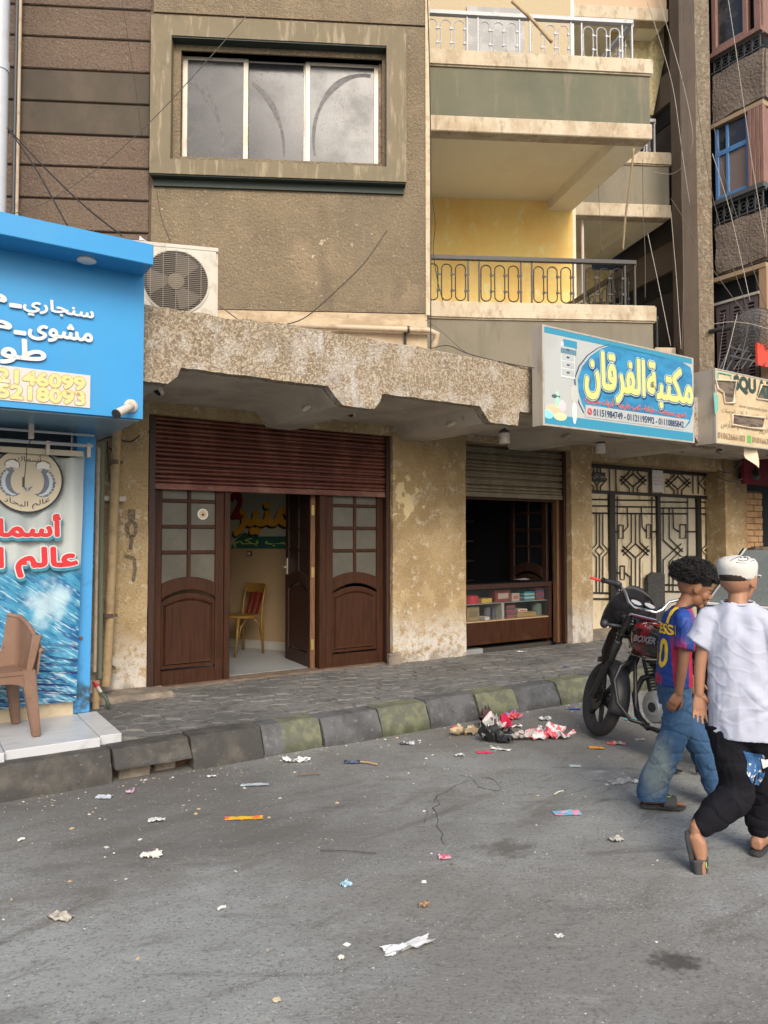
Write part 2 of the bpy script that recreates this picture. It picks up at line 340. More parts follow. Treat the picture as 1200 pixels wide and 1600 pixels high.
canopy_m = mk('canopy_roughcast', (0.211, 0.161, 0.107), .95, layers=[
    dict(s=1.6, lo=.38, hi=.66, c=(0.263, 0.207, 0.142), a=.9), dict(s=46, lo=.46, hi=.56, c=(0.482, 0.415, 0.31), a=.68, d=3, dist=.8),
    dict(s=5, off=3, lo=.52, hi=.62, c=(0.525, 0.499, 0.464), a=.38, d=8), dict(s=8, off=8, st=(1, 1, .25), lo=.56, hi=.68, c=(0.547, 0.538, 0.525), a=.45),
    dict(s=60, off=5, lo=.56, hi=.66, c=(0.0876, 0.0653, 0.043), a=.6, d=3), dict(s=2, off=9, lo=.58, hi=.72, c=(0.16, 0.127, 0.0946), a=.6)], bump=[dict(s=44, a=1, h=.016, d=3, dist=.8), dict(s=8, a=.4, h=.02)])
pillar_m = mk('ochre_pillar_stucco', (0.378, 0.275, 0.14), .9, layers=[
    dict(s=1.8, off=2, lo=.38, hi=.62, c=(0.273, 0.193, 0.0994), a=.8), dict(s=3.5, off=6, lo=.48, hi=.62, c=(0.443, 0.337, 0.19), a=.7, d=8),
    dict(s=70, lo=.52, hi=.62, c=(0.177, 0.123, 0.0674), a=.6, d=4), dict(k='vor', s=34, lo=.16, hi=.07, c=(0.0958, 0.0657, 0.0405), a=.7, m2=dict(s=3, off=3, lo=.42, hi=.6)),
    dict(s=8, off=11, lo=.545, hi=.575, c=(0.531, 0.452, 0.324), a=.75, d=12, r=.8),
    dict(k='spot', c0=(.12, 8.28, 2.0), ell=(1, 1, .75), rad=.17, ns=9, na=1.9, lo=.30, hi=.38, c=(0.644, 0.525, 0.297), a=.9),
    dict(k='spot', c0=(-.02, 8.15, 1.6), ell=(1, 1, 1), rad=.2, ns=4, na=1.5, lo=.2, hi=.8, c=(0.153, 0.111, 0.0674), a=.7),
    dict(s=9, off=1, lo=.40, hi=.54, c=(0.547, 0.518, 0.477), a=.9, zr=(.85, .35), d=12, r=.8),
    dict(s=8, off=4, lo=.40, hi=.60, c=(0.217, 0.185, 0.157), a=.85, zr=(.36, .2), d=8)],
    bump=[dict(s=50, a=.8, h=.010, d=4), dict(s=7, a=.6, h=.02), dict(s=8, off=11, lo=.545, hi=.575, d=12, r=.8, a=.5, h=-.006)])
wood_door = mk('dark_red_brown_wood', (0.0415, 0.0139, 0.00486), .55, spec=.3, layers=[
    dict(s=5, st=(6, 6, .5), lo=.4, hi=.65, c=(0.0228, 0.00734, 0.0027), a=.8), dict(s=40, st=(3, 3, .08), lo=.5, hi=.7, c=(0.0658, 0.0253, 0.00972), a=.6),
    dict(s=6, off=4, lo=.5, hi=.7, c=(0.0658, 0.0347, 0.0149), a=.6, zr=(.6, .2))], bump=[dict(s=60, st=(3, 3, .1), a=.25, h=.003)])
wood_dark = mk('blackish_and_shaded_wood', (.030, .012, .008), .5, layers=[dict(s=9, st=(6, 6, .5), lo=.4, hi=.65, c=(.05, .02, .012), a=.8)])
wood_pale = mk('worn_wood_edge', (0.162, 0.084, 0.039), .6, layers=[dict(s=20, st=(4, 4, .3), lo=.4, hi=.65, c=(0.084, 0.036, 0.018), a=.8)])
red_shutter = mk('maroon_shutter_paint', (0.103, 0.0322, 0.0229), .32, metal=.35, layers=[
    dict(s=5, st=(1, 1, .3), lo=.45, hi=.65, c=(0.172, 0.0619, 0.0405), a=.8), dict(s=24, lo=.55, hi=.7, c=(0.0647, 0.0198, 0.0162), a=.7),
    dict(s=3, off=3, st=(1, 1, 2), lo=.5, hi=.7, c=(0.226, 0.124, 0.0878), a=.7, zr=(2.3, 2.0))], bump=[dict(s=30, a=.2, h=.004)])
grey_shutter = mk('grey_green_shutter_paint', (.14, .115, .075), .5, metal=.15, layers=[
    dict(s=5, st=(1, 1, .4), lo=.45, hi=.65, c=(.20, .165, .11), a=.8), dict(s=22, lo=.55, hi=.7, c=(.08, .065, .045), a=.7)])
frosted = mk('frosted_door_glass', (0.0775, 0.0725, 0.057), .35, layers=[dict(s=4, lo=.4, hi=.65, c=(0.102, 0.0961, 0.0756), a=.8), dict(s=30, lo=.58, hi=.7, c=(0.0558, 0.0527, 0.0422), a=.6)], bump=[dict(s=60, a=.3, h=.002)])
room_low = mk('beige_room_paint', (0.322, 0.223, 0.124), .8)
room_up = mk('cream_room_paint', (0.341, 0.335, 0.26), .8)
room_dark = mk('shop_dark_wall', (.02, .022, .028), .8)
floor_m = mk('grey_floor_tile', (0.26, 0.273, 0.279), .35, layers=[dict(s=3, lo=.4, hi=.7, c=(0.211, 0.223, 0.229), a=.8)])
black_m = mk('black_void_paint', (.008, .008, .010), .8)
iron_m = mk('black_iron_paint', (.022, .022, .024), .45, layers=[dict(s=20, lo=.55, hi=.7, c=(.06, .035, .025), a=.6)])
iron_w = mk('pale_grey_iron_paint', (.42, .43, .45), .5, layers=[dict(s=20, lo=.55, hi=.7, c=(.25, .22, .2), a=.6)])
iron_g = mk('dark_grey_iron_paint', (.075, .08, .085), .5)
gate_iron = mk('gate_black_bars', (.020, .017, .014), .5)
gate_sheet = mk('gate_beige_sheet', (.66, .56, .39), .45, layers=[
    dict(s=2.5, st=(1, 1, .5), lo=.42, hi=.62, c=(.55, .46, .31), a=.8), dict(s=5, st=(1.5, 1.5, .5), off=4, lo=.56, hi=.60, c=(.36, .28, .16), a=.7)])
gate_sheet2 = mk('gate_grey_sheet', (.42, .385, .30), .5, layers=[dict(s=3, st=(1.5, 1.5, .4), lo=.5, hi=.58, c=(.31, .27, .20), a=.8)])
alu = mk('aluminium_frame', (0.446, 0.41, 0.353), .45, metal=.3, layers=[dict(s=9, st=(1, 1, .5), lo=.5, hi=.7, c=(0.324, 0.274, 0.209), a=.7)])
wood_win = mk('window_box_wood', (.30, .20, .125), .7, layers=[dict(s=12, lo=.42, hi=.62, c=(.17, .09, .055), a=.9), dict(s=30, off=3, lo=.55, hi=.65, c=(.5, .42, .32), a=.7)])
win_glass = mk('dusty_glass_painted_reflection', (0.0306, 0.0318, 0.0359), .15, spec=.6, layers=[
    dict(s=1.6, lo=.45, hi=.75, c=(0.049, 0.0469, 0.0449), a=.7, rgh=.5), dict(s=60, lo=.55, hi=.7, c=(0.0694, 0.0653, 0.0571), a=.4, rgh=.7),
    dict(s=3, off=5, lo=.38, hi=.62, c=(0.0816, 0.0714, 0.0551), a=.8, zr=(5.75, 5.40), rgh=.7)])  # brown lower part paints the reflected building opposite into the dusty glass
smear_m = mk('dust_smear', (.105, .105, .105), .5, layers=[dict(s=22, lo=.40, hi=.60, c=(.055, .056, .06), a=.9)])
dark_glass = mk('dark_window_glass', (.03, .031, .034), .15, spec=.6, layers=[dict(s=3, lo=.5, hi=.65, c=(.07, .065, .06), a=.7, rgh=.6)])
white_pl = mk('dusty_white_plastic', (0.484, 0.452, 0.39), .6, layers=[dict(s=9, lo=.5, hi=.68, c=(0.343, 0.296, 0.226), a=.8), dict(s=3, off=4, lo=.55, hi=.7, c=(0.273, 0.226, 0.164), a=.4)])
white_m = mk('white_paint', (0.608, 0.6, 0.578), .6)
pipe_m = mk('painted_pipe', (.40, .29, .155), .7, layers=[dict(s=9, lo=.45, hi=.65, c=(.27, .185, .10), a=.8)], bump=[dict(s=30, a=.4, h=.004)])
pipe_b = mk('beige_pipe', (.52, .41, .29), .6, layers=[dict(s=9, lo=.45, hi=.7, c=(.36, .26, .17), a=.8)])
pipe_w = mk('white_pvc_pipe', (0.459, 0.484, 0.515), .4, layers=[dict(s=6, lo=.5, hi=.7, c=(0.372, 0.372, 0.372), a=.6)])
wire_m = mk('cable_grey', (.10, .085, .075), .7)
wire_l = mk('cable_pale', (.36, .32, .28), .7)
wire_k = mk('cable_black', (.02, .018, .016), .6)
blue_m = mk('sky_blue_sheet', (0.0335, 0.249, 0.531), .38, spec=.35, layers=[dict(s=1.5, lo=.35, hi=.7, c=(0.0405, 0.28, 0.573), a=.6), dict(s=5, off=2, st=(1, 1, .25), lo=.52, hi=.75, c=(0.0578, 0.257, 0.471), a=.5, rgh=.6), dict(s=40, off=4, lo=.68, hi=.74, c=(0.0694, 0.187, 0.308), a=.5)])
blue_post = mk('sky_blue_paint', (0.0525, 0.281, 0.589), .55, layers=[dict(s=8, lo=.55, hi=.72, c=(0.042, 0.212, 0.437), a=.7), dict(s=24, lo=.66, hi=.72, c=(0.014, 0.0255, 0.0285), a=.8), dict(s=9, lo=.4, hi=.6, c=(0.028, 0.0382, 0.038), a=.9, zr=(.52, .42))])
blue_soff = mk('blue_grey_soffit', (.13, .24, .33), .3, spec=.5)
marble_m = mk('white_marble_tile', (0.476, 0.493, 0.51), .3, layers=[dict(s=3, st=(1, 4, 1), rz=S2, lo=.5, hi=.62, c=(0.383, 0.391, 0.408), a=.7, dist=1.5), dict(s=18, lo=.66, hi=.72, c=(0.255, 0.23, 0.187), a=.5)])
dusty_grey = mk('weathered_cement', (.24, .20, .155), .95, layers=[dict(s=6, lo=.4, hi=.65, c=(.14, .12, .10), a=.9)], bump=[dict(s=20, a=.8, h=.02)])
mauve_rough = mk('mauve_brown_roughcast', (.185, .145, .115), .85, layers=[
    dict(s=2, lo=.4, hi=.65, c=(.15, .115, .092), a=.8), dict(s=30, lo=.60, hi=.72, c=(.30, .25, .20), a=.5)], bump=[dict(s=26, a=1, h=.03, d=3)])
column_m = mk('sunlit_column_roughcast', (.31, .245, .17), .9, layers=[
    dict(s=16, st=(1, 1, .5), lo=.48, hi=.64, c=(.50, .43, .33), a=.6, d=5), dict(s=20, off=4, lo=.54, hi=.68, c=(.20, .15, .10), a=.7)], bump=[dict(s=22, a=1, h=.02)])
shade_brown = mk('dark_and_shaded_brown_render', (.135, .105, .080), .85, layers=[dict(s=3, lo=.4, hi=.65, c=(.105, .08, .062), a=.7)], bump=[dict(s=20, a=.3, h=.01)])
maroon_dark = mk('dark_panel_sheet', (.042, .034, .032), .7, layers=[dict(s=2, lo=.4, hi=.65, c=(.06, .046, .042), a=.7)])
cream_rough = mk('sunlit_cream_roughcast', (.70, .60, .33), .9, layers=[dict(s=20, lo=.45, hi=.62, c=(.50, .40, .20), a=.7)], bump=[dict(s=22, a=1, h=.03)])  # cream wall with its direct sunlight put into the pale colour
plum_wood = mk('pinkish_brown_wood', (.25, .14, .11), .6, layers=[dict(s=15, st=(4, 4, .3), lo=.4, hi=.65, c=(.17, .09, .07), a=.8)])
blue_wood = mk('blue_painted_wood', (.08, .20, .42), .5)
brick_m = mk('ochre_brick', (.40, .245, .12), .85, layers=[dict(s=5, lo=.4, hi=.65, c=(.28, .16, .075), a=.9)], bump=[dict(s=30, a=.5, h=.005)])
mortar_m = mk('mortar', (.12, .09, .06), .9)
awning_m = mk('maroon_awning_cloth', (.16, .008, .018), .7)

# ================================================================== THE SETTING
def ground_fn():
    b = MB()
    xs = [-300, -60, -20, -8] + [(-6 + i * .25) for i in range(53)] + [9, 20, 60, 300]
    ys = [-300, -60, -12, -3] + [(-1 + i * .25) for i in range(43)] + [12, 20, 60, 300]
    vs = [(x, y, 0) for y in ys for x in xs]; n = len(xs)
    fs = [(j * n + i, j * n + i + 1, (j + 1) * n + i + 1, (j + 1) * n + i) for j in range(len(ys) - 1) for i in range(n - 1)]
    b.add(vs, fs)
    def dz(c):
        f = Vector((0, 0, 0)); p = Vector((c.x * .7, c.y * .7, 0))
        m = min(1, max(0, (12 - abs(c.x)) / 4)) * min(1, max(0, (11 - abs(c.y)) / 3))
        f.z = (noise.noise(p) * .018 + noise.noise(p * 3) * .006) * m - .006
        return f
    return b.build('road', asphalt, None, kind='structure', fix=False, smooth=True, disp=dz)
road = ground_fn()
def roadz(x, y):
    p = Vector((x * .7, y * .7, 0)); return noise.noise(p) * .018 + noise.noise(p * 3) * .006 - .006

# kerb: single stones
kerb = thing('kerb', rz=S2, kind='structure')
js = [-2.9, -2.35, -1.8, -1.28, -.75, -.2, .38, 1.17, 1.68, 2.2, 2.68, 3.2, 3.68, 4.2, 4.66, 5.2, 5.68, 6.2, 6.7, 7.2, 7.75, 8.3, 8.8, 9.4, 10, 10.6, 11.2, 11.8]
yel = {2: 1, 5: 1, 9: 2, 11: 1, 13: 1, 15: 1, 17: 1, 19: 1, 21: 1, 23: 1}
for i in range(len(js) - 1):
    a, b_ = js[i] + .006, js[i + 1] - .006; o = .01 * math.sin(i * 2.3)
    zb = .085 if i == 7 else -.12; zt = .20 + .006 * math.sin(i * 1.7)
    prof = [(4.86 + o, zb), (4.882 + o, .05 if zb < 0 else zb + .01), (4.945 + o, zt - .018), (4.965 + o, zt), (5.13, zt), (5.13, zb)]
    m = MB(MF); m.add([(s, n, z) for s in (a, b_) for n, z in prof], [tuple(range(6)), tuple(range(11, 5, -1))] + [(k, (k + 1) % 6, (k + 1) % 6 + 6, k + 6) for k in range(6)])
    mm = kerb_y if yel.get(i) == 1 else (kerb_d if i < 9 else kerb_m)
    me = m.mesh('kerb_stone', WM[kerb], (mm,), bevel=.004); subdivide_noise(me, 5, .0048, 9, i)
    for p in me.polygons: p.use_smooth = True
    me.set_sharp_from_angle(angle=.45)
    if i == 9:   # half of this stone keeps its yellow paint
        me.materials.append(kerb_y)
        for p in me.polygons:
            if p.center.x > 2.38: p.material_index = 1
    st = bpy.data.objects.new('kerb_stone', me); COL.objects.link(st); st.parent = kerb; WM[st] = WM[kerb]
    if yel.get(i): st['label'] = 'kerb stone with faded yellow paint'
# earth and broken bricks in the undercut
u = MB(MF)
u.box(1.17, 1.70, 5.02, 5.13, -.05, .19)
u.build('earth_fill', mk('brown_earth', (.10, .055, .032), .95, layers=[dict(s=16, lo=.4, hi=.65, c=(.045, .028, .02), a=.9)], bump=[dict(s=20, a=1, h=.03)]), kerb)
for (s0, s1, nn, zz) in ((1.22, 1.42, 4.95, .065), (1.46, 1.60, 5.0, .055)):
    m = MB(MF); m.box(s0, s1, nn, nn + .1, -.02, zz); me = m.mesh('broken_brick', WM[kerb], (dusty_grey,), bevel=.008); subdivide_noise(me, 3, .008, 9, s0)
    o = bpy.data.objects.new('broken_brick', me); COL.objects.link(o); o.parent = kerb; WM[o] = WM[kerb]

# pavement: bed + interlocking uneven stones
pave = thing('pavement', rz=S2, kind='structure')
m = MB(MF); m.box(-3, 16, 5.12, 6.72, -.1, .1895); m.build('joint_bed', grout_m, pave)
def jit(i, j):
    r = random.Random(i * 7919 + j * 104729); return (r.uniform(-.022, .022), r.uniform(-.016, .016))
def hexes(s0, s1, n0, n1, W=.215, H=.165):
    out = []
    nj = int((n1 - n0) / H) + 2; ni = int((s1 - s0) / W) + 2
    for j in range(nj):
        for i in range(ni):
            ox = W * .5 * (j % 2)
            def V(di, dj):   # vertices on a half-step lattice
                a = 2 * i + (j % 2) + di; c = 3 * j + dj
                x, y = jit(a, c); return (s0 + a * W / 2 + x, n0 + c * H / 3 + y)
            p = [V(-1, -1), V(0, -2), V(1, -1), V(1, 1), V(0, 2), V(-1, 1)]
            p = [(min(max(q[0], s0), s1), min(max(q[1], n0), n1)) for q in p]
            cx = sum(q[0] for q in p) / 6; cy = sum(q[1] for q in p) / 6
            A_ = abs(sum(p[k][0] * p[(k + 1) % 6][1] - p[(k + 1) % 6][0] * p[k][1] for k in range(6))) / 2
            if A_ < W * H * .25: continue
            out.append(((cx, cy), [(cx + (q[0] - cx) * .955, cy + (q[1] - cy) * .945) for q in p]))
    return out
pv = hexes(1.28, 7.6, 5.135, 6.66)
def paver_mesh(c, p, P, mb):
    h = .198 + random.uniform(-.005, .006); ti = random.uniform(-.03, .03); tj = random.uniform(-.03, .03)
    n = len(p); top = [(c[0] + (q[0] - c[0]) * .93, c[1] + (q[1] - c[1]) * .93, h + ti * (q[0] - c[0]) + tj * (q[1] - c[1])) for q in p]
    mid = [(q[0], q[1], h - .006) for q in p]; bot = [(q[0], q[1], .15) for q in p]
    mb.add(bot + mid + top, [(k, (k + 1) % n, (k + 1) % n + n, k + n) for k in range(n)] + [(k + n, (k + 1) % n + n, (k + 1) % n + 2 * n, k + 2 * n) for k in range(n)] + [tuple(range(2 * n, 3 * n))])
pv.sort(key=lambda q: (MF @ Vector((q[0][0], q[0][1], 0))).length)
stuff = MB(MF)
for k, (c, p) in enumerate(pv):
    if k < 290:
        m = MB(MF); paver_mesh(c, p, None, m); m.build('paver', paver_m, pave, fix=False)
    else: paver_mesh(c, p, None, stuff)
for c, p in hexes(7.6, 12.5, 5.135, 6.66): paver_mesh(c, p, None, stuff)
stuff.build('distant_pavers', paver_m, pave, kind='stuff', fix=False)

# ================================================================== THE APARTMENT BUILDING
bld = thing('apartment_building', 'brown roughcast apartment building with balconies above a shop canopy and ochre pillars', 'building', rz=S2)
# ground floor piers
def pier(s0, s1, n0=6.65, n1=7.0, z0=.12, z1=2.86, name='pillar', mat=pillar_m, seed=0):
    m = MB(MF); m.box(s0, s1, n0, n1, z0, z1); me = m.mesh(name, WM[bld], (mat,)); subdivide_noise(me, 14, .007, 4, seed)
    for v in me.vertices:      # the foot of the plaster swells and crumbles
        pass
    for p in me.polygons: p.use_smooth = True
    me.set_sharp_from_angle(angle=.8)
    o = bpy.data.objects.new(name, me); COL.objects.link(o); o.parent = bld; WM[o] = WM[bld]; return o
pier(1.30, 1.86, seed=1); pier(4.50, 5.53, seed=2); pier(7.31, 7.70, n0=6.65, seed=3); pier(10.72, 11.32, n0=6.62, n1=7.05, seed=4)
m = MB(MF); m.box(4.42, 4.57, 6.59, 6.66, .17, .32); me = m.mesh('pillar_foot', WM[bld], (dusty_grey,), bevel=.01); subdivide_noise(me, 4, .015, 6, 3)
o = bpy.data.objects.new('pillar_foot', me); COL.objects.link(o); o.parent = bld; WM[o] = WM[bld]
# lintel strips over the openings
for a, b_, z0 in ((1.86, 4.50, 2.68), (5.53, 7.31, 2.70), (7.70, 10.72, 2.60)):
    m = MB(MF); m.box(a, b_, 6.66 if a < 8 else 6.70, 7.0, z0, 2.86); m.build('lintel', pillar_m, bld)
# cement step at the left foot
m = MB(MF); m.box(1.36, 2.02, 6.30, 6.66, .15, .245); me = m.mesh('cement_step', WM[bld], (dusty_grey,), bevel=.03); subdivide_noise(me, 5, .03, 3, 5)
o = bpy.data.objects.new('cement_step', me); COL.objects.link(o); o.parent = bld; WM[o] = WM[bld]

# canopy with its trapezoid beams, front face ragged
def canopy():
    top = []; bot = []; r = random.Random(3)
    teeth = [(1.26, 1.36, 1.58, 1.72), (2.88, 3.02, 3.33, 3.46), (4.50, 4.62, 4.98, 5.10), (6.15, 6.27, 6.60, 6.72), (7.80, 7.92, 8.25, 8.37), (9.45, 9.55, 9.85, 9.95)]
    s_end = 11.3
    out = []
    def run(a, b_, za, zb, step=.06, amp=.0035):
        n = max(1, int((b_ - a) / step)); return [(a + (b_ - a) * k / n + r.uniform(-amp, amp), za + (zb - za) * k / n + r.uniform(-amp, amp)) for k in range(n)]
    x = 1.30; out += [(1.30, 2.66)]
    out += run(1.32, teeth[0][2], 2.655, 2.655); out += run(teeth[0][2], teeth[0][3], 2.655, 2.785)
    for t in teeth[1:5]:
        out += run(out[-1][0] + .02, t[0], 2.785, 2.785); out += run(t[0], t[1], 2.785, 2.645); out += run(t[1], t[2], 2.645, 2.645); out += run(t[2], t[3], 2.645, 2.785)
    out += run(out[-1][0] + .02, s_end, 2.785, 2.785); out += [(s_end, 2.785)]
    tp = []
    n = 150
    for k in range(n + 1):
        s = s_end - (s_end - 1.30) * k / n
        z = 3.235 + .012 * noise.noise(Vector((s * 3, 0, 0))) + .016 * noise.noise(Vector((s * 14, 2, 0)))
        if s < 2.45: z -= .035 * min(1, (2.45 - s) / .5) * (1 + .5 * noise.noise(Vector((s * 8, 5, 0))))
        tp.append((s, z))
    return out, tp
cb, ct = canopy()
m = MB(MF)
# ragged front face as a strip, then the body
outline = cb + ct
m.prism(outline, 5.20, 5.30)
m.build('canopy_fascia', canopy_m, bld, fix=True)
m = MB(MF)
inner = [(s + .0, z + .006) for s, z in cb[1:-1]] + [(11.26, 2.8), (11.26, 3.12), (1.34, 3.10)]
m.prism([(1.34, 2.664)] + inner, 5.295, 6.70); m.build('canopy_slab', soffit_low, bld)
m = MB(MF); m.box(1.0, 11.2, 6.0, 9.6, 3.02, 3.19); m.build('canopy_roof', dusty_grey, bld)
# round recesses in the sloping beam flanks
for s, z in ((1.66, 2.715), (2.96, 2.71), (4.57, 2.71), (3.40, 2.71), (6.21, 2.71), (6.66, 2.71), (8.31, 2.71)):
    sg = 1 if any(abs(s - q) < .08 for q in (1.66, 3.40, 5.04, 6.66, 8.31)) else -1
    m = MB(MF @ Matrix.Translation((s, 5.72, z)) @ Matrix.Rotation(sg * .78, 4, 'Y'))
    m.lathe([(.058, -.02), (.062, -.022), (.062, .01), (.058, .012)], 20); m.cm = 1; m.lathe([(.052, -.0215), (.001, -.0225)], 20)
    m.build('recessed_spot', (soffit_low, black_m), bld, smooth=.5)

# ---- red roller shutter, slat by slat
def shutter(s0, s1, z0, z1, n, step, mat, name='roller_shutter', bar=.06):
    sh = MB(MF); sh.box(s0, s1, n + .03, n + .05, z0 + bar, z1); root = sh.build(name, mat, bld)
    k = int((z1 - z0 - bar) / step) + 1
    sl = MB(MF); pr = [(n, 0), (n - .010, .006), (n - .012, step * .5), (n - .006, step * .86), (n + .006, step * .95), (n + .006, 0)]
    sl.add([(s, q[0], q[1]) for s in (s0, s1) for q in pr], [tuple(range(6)), tuple(range(11, 5, -1))] + [(a, (a + 1) % 6, (a + 1) % 6 + 6, a + 6) for a in range(6)])
    me = sl.mesh('slat', WM[bld], (mat,), smooth=.9)
    for i in range(k): piece('slat', me, root, Matrix.Translation((0, .003 * math.sin(i * 1.9), z0 + bar + i * step)) @ Matrix.Rotation(.0012 * math.sin(i * 2.7), 4, 'Y'))
    b2 = MB(MF); b2.box(s0 - .01, s1 + .01, n - .018, n + .012, z0 - .002, z0 + bar - .003); b2.build('bottom_bar', mat, root, bevel=.004)
    return root
shutter(1.88, 4.47, 2.005, 2.70, 6.74, .041, red_shutter)
shutter(5.55, 7.27, 2.06, 2.72, 6.78, .043, grey_shutter)
for s in (1.905, 4.475): 
    m = MB(MF); m.box(s - .025, s + .03, 6.70, 6.80, .2, 2.7); m.build('shutter_rail', wood_dark, bld)
for s in (7.30, 7.39): 
    m = MB(MF); m.box(s - .035, s + .03, 6.74, 6.95, .2, 2.72); m.build('shutter_rail', wood_dark, bld)

# ---- panelled door leaves
def leaf(M, Wd, H=2.1, sticker=False, name='door_leaf', hd=False, wood=None, glass=None):
    wood_door = wood or globals()['wood_door']; frosted = glass or globals()['frosted']
    T = .045; root = MB(M); st = .085; zt = H - .07
    # stiles and rails
    root.box(0, st, 0, T, 0, H); root.box(Wd - st, Wd, 0, T, 0, H)
    root.box(st, Wd - st, 0, T, 0, .17); root.box(st, Wd - st, 0, T, H - .07, H)
    # arched middle rail between panel and glass
    x0, x1 = st, Wd - st; ar = lambda x, h, r: h + r * (1 - ((x - (x0 + x1) / 2) / ((x1 - x0) / 2)) ** 2)
    n = 12; lo = [(x0 + (x1 - x0) * k / n, ar(x0 + (x1 - x0) * k / n, .83, .08)) for k in range(n + 1)]
    hi = [(x, ar(x, .97, .06)) for x, z in lo][::-1]
    root.prism(lo + hi, .001, T)
    # arched head over the top panes
    hd_ = [(x, ar(x, H - .16, .07)) for x, z in lo] + [(x1, H - .06), (x0, H - .06)]
    root.prism(hd_, .001, T)
    # glazing bars
    mid = (x0 + x1) / 2; root.box(mid - .017, mid + .017, .004, T - .004, .99, H - .08)
    zg0, zg1 = 1.02, H - .12; hh = (zg1 - zg0) / 4
    for k in (1, 2, 3): root.box(x0, x1, .006, T - .006, zg0 + hh * k - .017, zg0 + hh * k + .017)
    r = root.build(name, wood_door, bld, bevel=.005)
    # raised field panel with arched top
    def arch_ring(off): return [(x0 + off, .20 + off), (x1 - off, .20 + off)] + [(x1 - off - (x1 - x0 - 2 * off) * k / 10, ar(x0 + off + (x1 - x0 - 2 * off) * (10 - k) / 10, .79 - off * 1.3, .075)) for k in range(11)]
    p = MB(M); p.prism(arch_ring(-.01), .016, .030); p.build('lower_panel', wood_door, r)
    fr = arch_ring(.02); fr2 = arch_ring(.045); q = MB(M)
    k = len(fr); q.add([(x, .016, z) for x, z in fr] + [(x, .002, z) for x, z in [(a * .6 + c * .4, b * .6 + d * .4) for (a, b), (c, d) in zip(fr, fr2)]] + [(x, .016, z) for x, z in fr2],
          [(i, (i + 1) % k, (i + 1) % k + k, i + k) for i in range(k)] + [(i + k, (i + 1) % k + k, (i + 1) % k + 2 * k, i + 2 * k) for i in range(k)])
    q.build('panel_moulding', wood_door, r, fix=False)
    for c in range(2):
        xa, xb = (x0, mid - .017) if c == 0 else (mid + .017, x1)
        for k in range(4):
            g = MB(M); za = zg0 + hh * k + .012; zb_ = zg0 + hh * (k + 1) - .012
            if k == 0: za = .95
            if k == 3: zb_ = H - .07
            g.box(xa - .002, xb + .002, .022, .028, za, zb_); g.build('pane', frosted, r)
    if sticker:
        s = MB(M); cx, cz = mid + .135, zg0 + hh * 2.5; s.cm = 0
        s.lathe([(.052, 0), (.052, .002)], 24, T=Matrix.Translation((cx, .0205, cz)) @ Matrix.Rotation(PI / 2, 4, 'X')); s.cm = 1
        s.lathe([(.040, 0), (.040, .001)], 24, T=Matrix.Translation((cx, .018, cz)) @ Matrix.Rotation(PI / 2, 4, 'X')); s.cm = 2
        s.ell((cx, .0165, cz - .006), (.016, .001, .010), 10, 5); s.box(cx - .002, cx + .002, .016, .017, cz, cz + .018)
        s.build('round_sticker', (white_m, mk('sticker_tan', (.5, .38, .24), .6), iron_m), r)
    return r
leaf(MF @ Matrix.Translation((1.94, 6.775, .165)), .68, 2.1, True)
leaf(MF @ Matrix.Translation((3.74, 6.775, .165)), .72, 2.1)
for a, b_, mm in ((2.62, 2.68, wood_door), (3.66, 3.735, wood_door)):
    m = MB(MF); m.box(a, b_, 6.76, 6.86, .19, 2.6); m.build('door_jamb', mm, bld, bevel=.006)
# the leaf that stands open into the shop, edge towards the street
hx = Vector((3.60, 6.86)); fx = Vector((3.60, 7.48))
M = MF @ Matrix.Translation((3.64, 6.85, .175)) @ Matrix.Rotation(math.radians(85), 4, 'Z')
lf = leaf(M, .72, 2.08, name='open_door_leaf', wood=wood_dark, glass=mk('shaded_door_glass', (.03, .02, .015), .4))  # wood and panes darkened: the shop's shade is put into their colours
m = MB(MF); m.box(3.592, 3.645, 6.84, 6.853, .2, 2.25); m.build('door_edge', wood_pale, lf)
for z in (.45, 1.2, 1.85): 
    m = MB(MF); m.box(3.60, 3.635, 6.832, 6.842, z - .055, z + .055); m.build('hinge', mk('brass', (.45, .33, .13), .4, metal=.6), lf, bevel=.002)
m = MB(M); m.box(.64, .68, .045, .058, .98, 1.16); m.tube([(.66, .05, 1.06), (.66, .10, 1.06), (.56, .105, 1.06)], .009, 8); m.build('door_handle', alu, lf)

# threshold + interior of the first shop
m = MB(MF); m.box(1.90, 4.45, 6.70, 6.95, .12, .206); m.build('threshold', mk('threshold_wood', (.17, .12, .085), .8, layers=[dict(s=8, lo=.4, hi=.6, c=(.10, .075, .055), a=.8)]), bld)
m = MB(MF); m.box(1.86, 6.0, 6.90, 11.2, .10, .21); m.build('shop_floor', floor_m, bld)
m = MB(MF); m.box(1.80, 5.6, 7.0, 11.2, 2.72, 2.86); m.build('shop_ceiling', room_up, bld)
m = MB(MF); m.box(1.76, 1.86, 6.95, 11.2, .1, 2.86); m.box(1.8, 5.6, 11.1, 11.25, .1, 2.86); m.build('shop_wall', room_low, bld)
